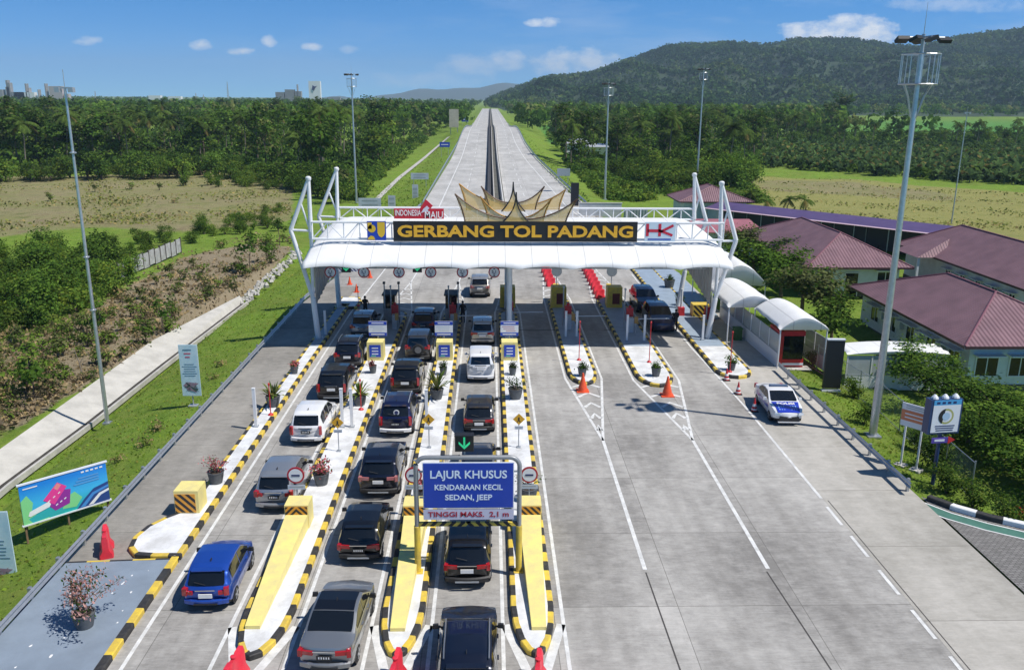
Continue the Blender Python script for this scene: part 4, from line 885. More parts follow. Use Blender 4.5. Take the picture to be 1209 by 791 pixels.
Q=[ # first lane from the left
('hatchback','bright blue hatchback entering the first lane past the striped block','car','hatch',PBLUE,(-9.62,26.45),dict(lamp='side',plate='white',bump=PBLUE,rz=.02)),
('people_carrier','silver people carrier behind the white one in the first lane','car','mpv',PSIL,(-9.05,33.6),dict(lamp='side',bump=PSIL)),
('people_carrier','white people carrier with dark roof lights in the first lane','car','mpv',PWH,(-9.2,40.6),dict(lamp='vert',bump=PWH)),
('sport_utility','black sport utility car between the white people carrier and the railed dark one','car','suv',PB,(-9.05,46.9),dict(lamp='vert',plate='white')),
('people_carrier','dark people carrier with silver roof rails at the canopy edge, first lane','car','suv',PBB,(-9.15,53.2),dict(lamp='side',rails=RIM,plate='white')),
('people_carrier','dark car with pale blue roof in the canopy shade, first lane','car','mpv',PSTEEL,(-9.3,60.2),dict(lamp='side')),
# second lane
('sedan','grey sedan with black roof at the front edge of the second lane','car','sedan',PGREY,(-4.98,23.0),dict(roof=PB,lamp='wide',bump=PGREY,rz=-.05)),
('hatchback','black compact car with bright red tail lamps behind the grey sedan','car','hatch',PB,(-4.9,29.4),dict(lamp='wide',stretch=1.05)),
('sport_utility','black sport utility car with pale rear screen sticker in the second lane','car','suv',PBB,(-4.85,34.9),dict(lamp='wide',lampcol=LC,plate='white')),
('sport_utility','navy sport utility car with a round white badge and pale bumper','car','suv',PNAVY,(-4.85,41.7),dict(lamp='vert',bump=WHITE,rails=GREYP,plate_z=.78)),
('sport_utility','black tall car with red upright lamps ahead of the navy car','car','suv',PB,(-4.95,48.0),dict(lamp='vert',stretch=.95,plate='white')),
('jeep','black boxy jeep with spare wheel on its tailgate','car','box',PCHAR,(-4.75,54.6),dict(lamp='side',spare=True)),
('people_carrier','dark blue people carrier in the canopy shade, second lane','car','mpv',PNAVY,(-4.9,61.),dict(lamp='side')),
# third lane
('sport_utility','black sport utility car with silver roof rails cut by the photo edge, third lane','car','suv',PBB,(-.66,20.85),dict(rails=RIM,stretch=1.03)),
('people_carrier','black people carrier with wide red lamps under the blue lane sign','car','mpv',PB,(-.80,27.7),dict(lamp='wide',plate='white')),
('people_carrier','black car hidden behind the blue lane sign','car','mpv',PBB,(-.55,35.0),dict(lamp='side')),
('hatchback','dark grey crossover with thin red lamps in the third lane','car','hatch',PCHAR,(-.55,42.0),dict(lamp='wide',stretch=1.1,plate='white')),
('sport_utility','white boxy sport utility car in the third lane','car','box',PWH,(-.55,50.4),dict(lamp='side',lampcol=GREYP,plate='white',bump=PWH)),
('people_carrier','silver people carrier in the canopy shade, third lane','car','mpv',PSIL,(-.5,58.6),dict(lamp='wide',bump=PSIL,plate='white')),
('people_carrier','beige silver car driving off beyond the toll gate','car','suv',PBEIGE,(-.85,73.4),dict(lamp='side',lampcol=LC,plate='white')),
]
for nm,lb,ct,st,pt_,(x,y),kw in Q: car(nm,lb,ct,st,pt_,x,y-(.62 if y<36 else .4 if y<60 else .1),group=g,**kw)
nav=[o for o in COL.objects if o.get('label','').startswith('navy sport')][0]
m=MB(); m.lathe((.06,.20,1.36),[(.15,-.02),(.15,.0)],0,20,'Y'); o=m.build('round_badge',[WHITE],nav); o.rotation_euler.x=0; o.location=(0,-.05,0)
m=MB(); disc2(m,.06,1.36,.10,.175,n=16); o=m.build('badge_centre',[NAVY],nav); o.location=(0,-.05,0)
# two dark blue vehicles facing the camera at the right-hand gate
car('people_carrier','dark blue car facing the camera at the right gate barrier','car','suv',PNAVY,12.95,66.0,math.pi+.03,plate='white')
car('people_carrier','dark blue car waiting behind another at the right gate','car','suv',PNAVY,12.9,72.0,math.pi+.03)
# police car
pc=car('police_car','white police car with blue bonnet parked by the right guard rail','police car','sedan',PWH,16.35,47.2,math.pi-.045,bump=PWH,plate='white')
s=STY['sedan']; T=s['top']; tp=lambda q:float(np.interp(q,[a for a,b in T],[b for a,b in T]))
m=MB(); qs=np.linspace(3.27,4.28,8)
for a,b in zip(qs[:-1],qs[1:]):
    wa=.74-.16*(a-3.27); wb_=.74-.16*(b-3.27)
    for k in range(4):
        u0,u1=-1+k*.5,-.5+k*.5; m.poly([(wa*u0,a,tp(a)+.014-abs(u0)**3*.012),(wa*u1,a,tp(a)+.014-abs(u1)**3*.012),(wb_*u1,b,tp(b)+.014-abs(u1)**3*.012),(wb_*u0,b,tp(b)+.014-abs(u0)**3*.012)])
m.build('blue_bonnet',[paint('police_blue',(.015,.04,.42),0.)],pc,40)
text('POLISI',.30,(0,3.50,tp(3.50)+.026),pc,WHITE,.01,.003,rot=(R(10),0,math.pi),fit=.95)
m=MB()
for k in range(3):
    for sg in (-1,1): m.poly([(sg*(.16+k*.13),3.72,tp(3.72)+.022),(sg*(.23+k*.13),3.72,tp(3.72)+.022),(sg*(.23+k*.13),4.10,tp(4.10)+.022),(sg*(.16+k*.13),4.10,tp(4.10)+.022)][::sg])
m.build('bonnet_stripes',[mat('pale_blue',(.3,.5,.8),.4)],pc)
m=MB(); m.box((0,4.36,.42),(1.15,.10,.24),0,0,0,.86); m.build('grille',[PLASTB],pc)
for sg in(-1,1): m=MB(); m.box((sg*.60,4.24,.66),(.34,.20,.11),0,-sg*.35,0,.8); m.build('headlight',[mat('headlight_glass',(.6,.65,.7),.08,coat=.6)],pc)
m=MB(); m.box((0,4.38,.24),(1.2,.1,.06)); m.build('front_lip',[PWH],pc)
m=MB(); m.box((0,1.95,1.505),(1.05,.22,.08),0,0,0,.9); m.box((0,1.95,1.468),(.9,.1,.03),1); m.build('light_bar',[mat('lamp_grey_blue',(.10,.14,.22),.2),PLASTB],pc)
m=MB(); 
for sg in(-1,1): m.poly([(sg*.868,.75,.62),(sg*.868,3.2,.62),(sg*.868,3.2,.78),(sg*.868,.75,.84)][::sg])
m.build('side_stripe',[MC['car_police_blue']],pc)
# ================================================================ SMALL THINGS ON THE PLAZA
IN=['the far left island','the second island','the third island','the fourth island','the short island','the wide short island','the far right island']
# traffic cones (plain orange, large) and striped cones
def cone(label,loc,h=.75,striped=False,sc=1.,mt=None,group=None):
    t=thing('traffic_cone',label,'traffic cone',loc,0,group)
    MB().box((0,0,.025),(.42*sc,.42*sc,.05)).build('base',[PLASTB if striped else ORANGE],t)
    m=MB(); r=.17*sc
    prof=[(r,.05),(r*.86,h*.22),(r*.86+.004,h*.22),(r*.66,h*.42),(r*.66+.001,h*.42),(r*.46,h*.60),(r*.3,h*.8),(r*.16,h)]
    m.lathe((0,0,0),prof,0,16); 
    o=m.build('cone',[mt or ORANGE],t,60)
    if striped:
        m=MB(); m.lathe((0,0,0),[(r*.68+.006,h*.40),(r*.50+.006,h*.58)],0,16); m.build('reflective_band',[WHITE],t,60); m=MB(); m.lathe((0,0,0),[(r*.93+.006,h*.14),(r*.84+.006,h*.24)],0,16); m.build('reflective_band',[WHITE],t,60)
    return t
cone('big orange cone in front of the narrower short island',(5.6,48.6,.0),1.15,sc=1.75); cone('big orange cone in front of the wider short island',(10.55,47.8,.0),1.2,sc=1.8)
for p,l in (((14.85,50.6),'striped red cone at the nose of the far right island'),((14.85,48.0),'striped red cone midway between the right island and the police car'),((14.95,45.1),'striped red cone right beside the police car')): cone(l,(p[0],p[1],.004),.78,True,1.,RED,'striped cones beside the police lane')
for p,l in ((at(437,328),'small orange cone on the empty lane beyond the canopy, farther one'),(at(421,345),'small orange cone beside the far white pad under the canopy'),(at(413,336),'small orange cone beside the striped barricade beyond the canopy')): cone(l,p,.75,False,1.1)
# red plastic water barriers
def barrier(label,loc,rz,sc=1.,group=None):
    t=thing('water_barrier',label,'road barrier',loc,rz,group); m=MB(); l,h=1.15*sc,.92*sc
    pr=[(.25,0),(.25,.16),(.13,.34),(.12,.78),(.07,h),(-.07,h),(-.12,.78),(-.13,.34),(-.25,.16),(-.25,0)]
    xs=[-l/2,-l/2+.05,-.24,-.2,.2,.24,l/2-.05,l/2]; sc_=[.85,1,1,.82,.82,1,1,.85]; n=len(pr); vs=[(x,a*k,b*(1 if k>.84 else .96)) for x,k in zip(xs,sc_) for a,b in pr]; fs=[]
    for i in range(len(xs)-1):
        for j in range(n): fs.append((i*n+j,(i+1)*n+j,(i+1)*n+(j+1)%n,i*n+(j+1)%n)[::-1])
    fs.append(tuple(range(n))[::1]); fs.append(tuple(reversed(range((len(xs)-1)*n,len(xs)*n)))); m.mesh(vs,fs); m.build('body',[REDPL],t,50)
    m=MB(); m.lathe((0,0,h-.01),[(.09,0),(.09,.05),(.06,.06)],0,12); m.build('filler_cap',[REDPL],t); return t
barrier('red plastic barrier lying against the left guard rail near the slab',(-14.75,29.95,0),1.95)
barrier('red plastic barrier at the nose of the second island, lower left edge',(-7.62,22.15,0),1.45)
barrier('red plastic barrier at the nose of the third island',(-2.8,22.0,0),1.5)
barrier('red plastic barrier at the nose of the fourth island, beside the dark car roof',(1.45,21.9,0),1.45)
for k in range(9):
    f=k/8; p=at(708,352).lerp(at(690,316),f); barrier('red barrier in the slanting row behind the wider short island',(p.x,p.y,0),.35,.72,'slanting row of red barriers beyond the gate')
for k in range(4):
    p=at(650,338).lerp(at(644,322),k/3); barrier('red barrier in the small cluster behind the narrower short island',(p.x,p.y,0),.3,.72,'cluster of red barriers beyond the gate')
# potted plants
def pot(label,loc,r,h,plant,ph=.6,group=None,tilt=0):
    t=thing('potted_plant',label,'potted plant',loc,random.random()*6,group)
    m=MB(); m.lathe((0,0,0),[(r*.72,0),(r*.9,h*.5),(r,h*.94),(r*1.05,h*.95),(r*1.05,h),(r*.93,h),(r*.9,h*.9)],0,18); m.build('pot',[POT],t,40)
    m=MB(); m.lathe((0,0,h*.88),[(r*.92,0),(r*.5,.02),(0.01,.03)],0,12); m.build('soil',[SOIL],t)
    if plant=='agave':
        m=MB()
        for k in range(34):
            a=random.random()*6.28; el=random.uniform(.25,1.35); ln=ph*random.uniform(.7,1.1); d=Vector((math.cos(a)*math.cos(el),math.sin(a)*math.cos(el),math.sin(el))); sd_=Vector((-math.sin(a),math.cos(a),0))*.06
            b=Vector((0,0,h*.9)); mid=b+d*ln*.6; tip=b+d*ln+Vector((0,0,-.12*ln*math.cos(el)*2)); m.poly([b-sd_*.6,b+sd_*.6,mid+sd_,mid-sd_],k%2); m.poly([mid-sd_,mid+sd_,tip],k%2)
        m.build('leaves',[leafmat('agave_green',(.12,.20,.05)),leafmat('agave_yellow',(.32,.33,.12))],t)
    elif plant=='none': pass
    else:
        nb,cl=(7,40) if plant!='bloom' else (13,75); st=MB(); lf=MB()
        for k in range(nb):
            a=random.random()*6.28; el=random.uniform(.5,1.4); P=[Vector((0,0,h*.9))]; d=Vector((math.cos(a)*math.cos(el),math.sin(a)*math.cos(el),math.sin(el)))
            for j in range(4): P.append(P[-1]+d*ph/4); d=(d+Vector((random.uniform(-.3,.3)+(tilt if plant=='bloom' else 0),random.uniform(-.3,.3),random.uniform(-.2,.15)))).normalized()
            st.tube(P,.018,0,5,.006)
            for _ in range(cl):
                f=random.uniform(1.2,3.99); i=int(f); p=P[i].lerp(P[min(i+1,4)],f-i)+Vector((random.gauss(0,.09),random.gauss(0,.09),random.gauss(0,.08)))*(1+ph*.35)
                s_=random.uniform(.04,.075)*(1.2 if plant=='bloom' else 1); u=Vector((random.gauss(0,1),random.gauss(0,1),random.gauss(0,1))).normalized(); w=u.orthogonal().normalized()
                mi=(0 if plant=='green' else (1 if random.random()<(.58 if plant=='bloom' else .7) else 0)) if plant!='white' else (2 if random.random()<.6 else 0)
                lf.poly([p-u*s_,p+w*s_*.6,p+u*s_,p-w*s_*.6],mi)
        st.build('stems',[BARK],t); lf.build('leaves',[leafmat('pot_leaf',(.07,.14,.03)),(leafmat('pink_blossom',(.60,.16,.20),.3,.3) if plant!='bloom' else leafmat('coral_blossom',(.95,.55,.50),.5,.25)),leafmat('pale_leaf',(.5,.52,.5),.3,.2)],t)
    return t
pg='potted plants on the islands'
pot('large grey pot of pink bougainvillea spilling toward the left guard rail',(-13.3,24.9,.16),.36,.52,'bloom',1.55,None,-.3)
pot('pot with sparse red leaves beside the cream striped block',(-12.3,35.7,.2),.36,.55,'red',.75,pg)
pot('pot with sparse red leaves on the second island beside the silver people carrier',(-7.55,35.5,.2),.36,.55,'red',.7,pg)
pot('pot of spiky pale agave on the far left island',(-12.15,45.6,.2),.40,.6,'agave',1.2,pg)
pot('pot of spiky agave on the second island near the white posts',(-7.35,45.8,.2),.40,.6,'agave',1.15,pg)
pot('pot of tall spiky green agave on the third island',(-3.05,46.8,.2),.40,.6,'agave',1.45,pg)
pot('pot with a small leafy shrub on the fourth island',(1.5,46.8,.2),.42,.62,'green',.8,pg)
pot('small dark pot with thin stems on the second island before the blue panel',(-7.35,51.6,.2),.24,.5,'red',.3,pg)
pot('small dark pot with a seedling on the third island before the blue panel',(-2.9,51.2,.2),.24,.5,'green',.35,pg)
pot('small dark pot with a seedling on the fourth island before the blue panel',(1.45,51.2,.2),.24,.5,'green',.35,pg)
pot('small pot on the first island near the left mast foot',(-12.25,51.5,.2),.24,.5,'red',.3,pg)
pot('grey pot near the nose of the narrower short island',(5.8,50.9,.2),.28,.55,'green',.35,pg)
pot('grey pot near the nose of the wider short island',(10.45,50.9,.2),.30,.58,'green',.35,pg)
pot('grey pot with green shrub at the nose of the far right island',(15.55,52.1,.2),.28,.5,'green',.5,pg)
pot('pot of white leaved shrub behind the right end of the blue lane sign',(1.7,33.8,.2),.38,.6,'white',.8,pg)
pot('pot behind the left end of the blue lane sign',(-2.9,33.8,.2),.36,.55,'red',.5,pg)
pot('grey pot on the blue slab beyond the canopy',(16.6,77,.16),.5,.75,'green',.5)
pot('small pot with dark shrub on the blue slab under the right side of the canopy',(16.0,70.,.16),.3,.5,'green',.5)
# white square posts
PG='white square posts on the islands'
for (x,y),l,h in (((-12.3,42.5),'white square post on the far left island beside the white people carrier',2.1),((-7.75,42.4),'left one of the paired white posts on the second island',2.1),((-7.25,42.4),'right one of the paired white posts on the second island',2.1),((-3.3,42.2),'white square post on the third island',2.1),((5.55,60.),'left white post before the gate cabinet on the narrower short island',1.9),((6.35,60.),'right white post before the gate cabinet on the narrower short island',1.9),((9.85,58.9),'left white post before the gate cabinet on the wider short island',1.9),((11.1,58.9),'right white post before the gate cabinet on the wider short island',1.9),((15.4,59.2),'white square post by the right mast foot',1.8),((-11.95,60.5),'white square post in the shade beside the left mast foot',1.8)):
    t=thing('square_post',l,'post',(x,y,.2),0,PG); MB().box((0,0,h/2),(.15,.15,h)).build('post',[STEELW],t); m=MB(); m.box((0,0,.03),(.26,.26,.06)); m.build('foot',[GREYP],t); MB().box((0,0,h+.02),(.17,.17,.04)).build('cap',[STEELW],t)
# thin red sticks with foot
for (x,y),l,h in (((-11.95,44.2),'thin red stick marker beside the far left agave pot',1.75),((-7.15,45.0),'thin red stick marker beside the second island agave pot',1.7),((5.95,54.3),'thin red stick marker on the narrower short island',2.6),((10.55,53.8),'thin red stick marker on the wider short island',2.7),((15.35,51.7),'thin red stick marker on the far right island',2.6),((-10.9,69.5),'thin red stick on the far white pad under the left canopy end',1.6)):
    t=thing('marker_stick',l,'marker stick',(x,y,.2),0,'thin red marker sticks on the islands'); m=MB(); m.tube([(0,0,.05),(0,0,h)],.028,0,6); m.build('stick',[RED],t); m=MB(); m.lathe((0,0,0),[(.16,0),(.15,.04),(.05,.12)],0,8); m.build('foot',[RED],t); m=MB(); m.lathe((0,0,h),[(.05,-.05),(.06,.05),(.03,.09)],0,8); m.build('tip_lamp',[RED],t)
# yellow diamond warning signs on posts
for (x,y),l in (((-7.4,39.2),'yellow diamond warning sign on the second island'),((-3.0,39.6),'yellow diamond warning sign on the third island'),((1.45,39.6),'yellow diamond warning sign on the fourth island')):
    t=thing('warning_sign',l,'warning sign',(x,y,.2),0,'yellow diamond signs on the islands')
    m=MB(); m.tube([(0,0,0),(0,0,1.75)],.025,0,8); m.box((0,0,.02),(.2,.2,.04)); m.build('pole',[GREYP],t)
    m=MB(); r=.30; m.poly([(0,-.04,1.5-r),(r,-.04,1.5),(0,-.04,1.5+r),(-r,-.04,1.5)]); m.poly([(0,-.02,1.5-r),(-r,-.02,1.5),(0,-.02,1.5+r),(r,-.02,1.5)])
    q=[(0,1.5-r),(r,1.5),(0,1.5+r),(-r,1.5)]
    for a,b in zip(q,q[1:]+q[:1]): m.poly([(a[0],-.04,a[1]),(a[0],-.02,a[1]),(b[0],-.02,b[1]),(b[0],-.04,b[1])])
    m.build('diamond_plate',[mat('warning_amber',(.72,.38,.02),.45)],t)
    m=MB(); m.box((0,-.046,1.50),(.07,.01,.12)); m.box((.0,-.046,1.58),(.06,.01,.05)); m.poly([(-.03,-.046,1.44),(-.11,-.046,1.36),(-.06,-.046,1.35),(.0,-.046,1.43)]); m.poly([(.03,-.046,1.44),(.09,-.046,1.37),(.05,-.046,1.34),(.0,-.046,1.42)]); m.build('pictogram',[BLACK],t)
    m=MB(); m.box((0,-.035,1.06),(.42,.02,.17),0); m.box((0,-.047,1.09),(.34,.004,.03),1); m.box((0,-.047,1.03),(.30,.004,.03),1); m.build('caption_plate',[mat('caption_grey',(.55,.6,.66),.5),GREYP],t)
# no-entry style round signs
for (x,y),l in (((-8.0,32.75),'round red rimmed sign behind the chevron nose guard'),((-3.15,32.7),'round red rimmed sign at the left post of the pipe portal'),((1.65,32.7),'round red rimmed sign at the right post of the pipe portal')):
    t=thing('round_road_sign',l,'round sign',(x,y,.2),0,'round red rimmed signs at the nose guards')
    MB().tube([(0,0,0),(0,0,1.95)],.03,0,8).build('pole',[GREYP],t)
    m=MB(); q=MB(); ring_sign(q,.36); q.v=[(a,b-.05,c+1.72) for a,b,c in q.v]; q.build('disc',[SW,SRED],t,40)
    MB().box((0,-.085,1.72),(.34,.01,.075)).build('bar_mark',[NAVY],t)
    m=MB(); m.box((0,-.04,1.18),(.72,.02,.20),0); m.box((0,-.052,1.2),(.58,.004,.05),1); m.build('caption_plate',[MC['caption_grey'],GREYP],t)
# payment notice boards and blue panels on yellow stands
for k,((xs,xb),nm) in enumerate((((446,444),'second'),((524,525),'third'),((601.5,601.5),'fourth'))):
    p=atY(xs,388,55.2); t=thing('notice_board','white and blue payment notice board above the blue panel on the %s island'%nm,'notice board',(p.x,55.2,p.z),0,'notice boards before the gates')
    m=MB(); m.box((0,0,0),(1.2,.06,1.0),0); m.box((0,-.034,.38),(1.2,.01,.23),1); m.box((0,-.034,-.38),(1.2,.01,.23),1)
    for j in range(3): m.box((random.uniform(-.1,.1),-.034,.14-.14*j),(.85-.1*j,.006,.045),2)
    m.box((0,-.041,.38),(.8,.006,.07),0); m.box((0,-.041,-.38),(.9,.006,.07),0); m.build('board',[SW,BLUE,mat('soft_red',(.5,.25,.3),.5) if k==2 else MC['caption_grey']],t)
    m=MB(); m.tube([(0,.05,-.5),(0,.05,-p.z+.2)],.04,0,8); m.build('pole',[GREYP],t)
    q=at(xb,424,.2); t=thing('info_stand','pale yellow stand with blue panel on the %s island'%nm,'info stand',(q.x,54.2,.2),0,'yellow stands with blue panels')
    m=MB(); m.box((0,.5,.62),(1.1,1.0,1.24),0,top=.97); m.build('stand',[PALEY],t)
    m=MB(); m.box((0,-.02,.66),(.74,.03,.82),0)
    for j in range(3): m.box((0,-.038,.86-.2*j),(.42,.006,.07),1)
    m.box((-.1,-.038,.33),(.3,.006,.06),2); m.build('blue_panel',[BLUE,SW,mat('panel_green',(.1,.5,.25),.5)],t)
# gate machines: red lamp cabinet, grey box, card reader, boom
def gate(label,x,y,boom,reader=True,sgn=1):
    t=thing('barrier_gate',label,'toll barrier',(x,y,.2),0,'toll barrier machines on the islands')
    m=MB(); m.box((0,0,.55),(.38,.45,1.1),0); m.build('cabinet',[mat('cabinet_grey',(.50,.53,.56),.45,var=.08,vs=3)],t)
    m=MB(); m.box((-.02,.5,1.2),(.5,.35,1.0),0); m.lathe((-.02,.5,1.75),[(.1,-.05),(.1,.1),(.05,.16)],0,10); m.build('red_housing',[RED],t)
    m=MB(); m.tube([(sgn*.2,.1,.95),(sgn*(boom),.1,1.0)],.035,0,6); 
    m.build('boom',[SW],t)
    m=MB(); m.tube([(-.35,.9,0),(-.35,.9,3.0)],.045,0,8); m.box((-.35,.85,3.05),(.12,.3,.12)); m.build('camera_pole',[GREYP],t)
    if reader:
        m=MB(); m.tube([(.25,-.9,0),(.25,-.9,.95)],.04,0,8); m.build('reader_post',[GREYP],t); m=MB(); m.box((.25,-.9,1.15),(.26,.2,.5)); m.build('card_reader',[mat('reader_amber',(.42,.23,.06),.5)],t)
gate('toll barrier machine on the second island beside the parked dark cars',-7.1,62.3,-2.8,True,-1); gate('toll barrier machine on the third island',-2.75,62.3,-2.6,True,-1); gate('toll barrier machine behind the central column on the fourth island',1.6,63.4,-2.5,False,-1); gate('toll barrier machine on the narrower short island',5.95,62.2,-2.8,True,-1); gate('toll barrier machine next to the dark blue pair on the wider short island',10.5,61.4,2.9,True,1)
for (x,y),l in (((-7.7,65),'slim toll booth cabin with dark glass on the second island'),((-2.95,65),'slim toll booth cabin with dark glass on the third island')):
    t=thing('toll_booth',l,'toll booth',(x,y,.2),0,'slim toll booths in the canopy shade'); m=MB(); m.box((0,0,.55),(.95,1.7,1.1)); m.build('lower_panel',[GREYP],t); m=MB(); m.box((0,0,1.6),(.9,1.65,1.0)); m.build('glass_cabin',[GLASS],t); m=MB(); m.box((0,0,2.16),(1.1,1.9,.1)); m.build('roof',[PLASTB],t)
for x,l in ((-8.0,'thin dark pole by the toll barrier on the second island'),(-6.9,'thin grey pole right of the toll barrier on the second island'),(-2.4,'thin grey pole on the third island in the shade')):
    t=thing('slim_pole',l,'pole',(x,63.8,.2),0); m=MB(); m.tube([(0,0,0),(0,0,3.2)],.05,0,8); m.build('pole',[GREYP],t); m=MB(); m.box((0,-.05,3.2),(.18,.3,.14)); m.build('camera_head',[PLASTB],t)
# striped barricade and far white pad
t=thing('lane_barricade','low barricade with slanted dark stripes closing the far left lane','barricade',(at(414,327).x,at(414,327).y,0)); m=MB(); m.box((0,0,.75),(2.6,.06,.42),0); stripes(m,2.6,.42,-.036,9,1,False,.75); m.build('striped_board',[SW,NAVY],t)
for sx in(-1,1): m=MB(); m.box((sx*1.1,0,.48),(.06,.08,.96)); m.box((sx*1.1,0,.03),(.08,.7,.06)); m.build('stand',[GREYP],t)
t=thing('round_sign_back','grey back of a round sign over the yellow block, narrower short island','round sign',(5.7,71.3,.2),0,'grey sign backs over the yellow blocks'); m=MB(); m.lathe((0,0,2.6),[(.45,-.02),(.45,.02)],0,20,'Y'); m.build('disc',[GREYP],t); MB().tube([(0,.05,0),(0,.05,2.9)],.035,0,8).build('pole',[GREYP],t)
t2=clone(t,'grey back of a round sign over the yellow block, wider short island',(10.4,71.3,.2))
# ---- people
def person(label,loc,rz,cloth,legs,skin=(.26,.16,.10),hair=(.01,.01,.01),arms=0.2):
    t=thing('person',label,'person',loc,rz); bmv=[];e=[];r=[]
    def v(p,rad): bmv.append(p); r.append(rad); return len(bmv)-1
    def l(a,b): e.append((a,b))
    pe=v((0,0,.93),.15); sp_=v((0,0,1.15),.135); ch=v((0,0,1.36),.16); nk=v((0,0,1.50),.06); hd=v((0,.02,1.58),.085); ht=v((0,.01,1.68),.09); l(pe,sp_);l(sp_,ch);l(ch,nk);l(nk,hd);l(hd,ht)
    for sg in(-1,1):
        h=v((sg*.10,0,.86),.10);k=v((sg*.11,.02,.48),.07);a=v((sg*.12,0,.09),.05);f=v((sg*.13,.14,.04),.045); l(pe,h);l(h,k);l(k,a);l(a,f)
        s1=v((sg*.20,0,1.40),.065);el=v((sg*.27,.03,1.12),.048);wr=v((sg*.25,.03+arms,.92+arms*.5),.038); hn=v((sg*.245,.05+arms*1.2,.85+arms*.5),.04); l(ch,s1);l(s1,el);l(el,wr);l(wr,hn)
    me=bpy.data.meshes.new('body'); me.from_pydata(bmv,e,[]); o=bpy.data.objects.new('body',me); COL.objects.link(o); o.parent=t
    mod=o.modifiers.new('skin','SKIN'); mod.use_smooth_shade=True
    for i,rd in enumerate(r): me.skin_vertices[0].data[i].radius=(rd,rd*.85)
    me.skin_vertices[0].data[0].use_root=True
    sb=o.modifiers.new('sub','SUBSURF'); sb.levels=1; sb.render_levels=1
    bpy.context.view_layer.update(); dg=bpy.context.evaluated_depsgraph_get(); nm=bpy.data.meshes.new_from_object(o.evaluated_get(dg)); o.modifiers.clear(); o.data=nm
    nm.materials.clear()
    for mm in (mat('cloth_%s'%label[:14],cloth,.8),mat('legs_%s'%label[:14],legs,.8),mat('skin',skin,.6),mat('hair',hair,.6)): nm.materials.append(mm)
    for p in nm.polygons:
        c=p.center; p.material_index=1 if c.z<.92 and abs(c.x)<.2 else (2 if (c.z>1.5 or (c.z<1.0 and abs(c.x)>.2)) else 0)
        if c.z>1.66 or (c.z>1.56 and c.y<-.02): p.material_index=3
        p.use_smooth=True
    m=MB(); m.lathe((0,.0,1.66),[(.10,-.03),(.105,.02),(.08,.08),(.03,.11)],0,12); m.build('hair',[MC['hair']],t,60)
    return t
person('person in dark clothes standing beside the dark blue car at the right gate',(14.05,62.2,0),.4,(.012,.012,.014),(.012,.013,.02))
person('person in dark clothes on the third island in the canopy shade',(-2.05,64.,.2),2.8,(.02,.022,.04),(.012,.012,.014))
person('person in black walking in the canopy shade ahead of the first lane cars',(-9.9,66.5,0),0,(.01,.01,.012),(.012,.012,.014))
# motorbike-free left far pad
pd=[(-12.9,69.2),(-11.0,69.2),(-10.9,71.5),(-11.3,73),(-12.9,73)]
t=thing('painted_pad','small white pad with striped rim at the far left under the canopy edge','painted pad'); kerb(pd,True,.2,.2,0,.6).build('kerb',[KBLACK,YELLOW],t); MB().poly([(x*.985-.18,71+(y-71)*.9,.195) for x,y in pd]).build('pad_top',[ISLW],t)
# ================================================================ LEFT VERGE
def banner(label,Y,quad,post,art,yaw=0.):
    a=atY(quad[0],quad[1],Y);b=atY(quad[2],quad[3],Y); w=b.x-a.x;h=a.z-b.z; cx=(a.x+b.x)/2; g0=float(gz(cx,Y))
    t=thing('banner_stand',label,'banner',(cx,Y,g0),yaw); zc=(a.z+b.z)/2-g0
    m=MB(); m.box((0,0,zc),(w,.05,h),0); m.build('panel',[mat('banner_blue_white',(.42,.60,.68),.5,var=.35,vs=1.2,col2=(.62,.74,.78))],t)
    m=MB(); y=-.03
    for j in range(3): m.box((-.05*w,y,zc+h*(.40-.07*j)),(w*(.45-.1*j),.006,h*.025),1 if j else 0)
    for j in range(6): m.box((0,y,zc+h*(.12-.045*j)),(w*random.uniform(.5,.8),.006,h*.014),0)
    rnd=random.Random(5)
    for j in range(26):
        m.poly([(w*(-.36+.72*rnd.random()+dx),y-.002-.0005*j,zc+h*(-.42+.17*rnd.random()+dz)) for dx,dz in ((-.06,-.02),(.06,-.025),(.07,.02),(-.05,.03))],2+rnd.randrange(3))
    m.build('artwork',[mat('banner_text',(.12,.22,.30),.5),mat('banner_red',(.5,.1,.15),.5),mat('art_dark',(.05,.09,.08),.6),mat('art_grey',(.25,.3,.3),.6),mat('art_mauve',(.3,.2,.25),.6)],t)
    m=MB()
    if post=='two':
        for sx in(-1,1): m.tube([(sx*w*.46,.04,-.2),(sx*w*.46,.04,zc+h/2)],.03,0,6)
    else: m.tube([(0,.05,-.2),(0,.05,zc+h/2)],.04,0,8); m.box((0,.05,.03),(.5,.4,.06))
    m.build('post',[GREYP],t); return t
banner('tall pale banner stand on the grass left of the guard rail, mid verge',46.7,(210,407,238,467),'one',1)
banner('tall pale banner cut by the left photo edge, beside the blue billboard',29.2,(-34,604,23,693),'two',1)
# billboard
Y=31.6; L0,L1=at(30,640,-.75),at(131,595,-.55)
a=Vector((-19.0,31.55,0)); bx=Vector((-16.75,34.7,0))
def onray(px,py,A,B):
    """point of the vertical plane through A and B seen at a photo position"""
    d=ray(px,py); n=Vector((B.y-A.y,-(B.x-A.x),0)); o=Vector((0,0,H)); k=n.dot(A-o)/n.dot(Vector(d)); return o+Vector(d)*k
A=gat(38,640); B=gat(131,600)
q=[onray(22,578,A,B),onray(29,625,A,B),onray(129,584,A,B),onray(126,541,A,B)]
wv=(Vector((q[2].x,q[2].y,0))-Vector((q[1].x,q[1].y,0))); w=wv.length; ang=math.atan2(wv.y,wv.x); zb=(q[1].z+q[2].z)/2; zt=(q[0].z+q[3].z)/2; h=zt-zb
cx,cy=(q[1].x+q[2].x)/2,(q[1].y+q[2].y)/2; g0=float(gz(cx,cy))
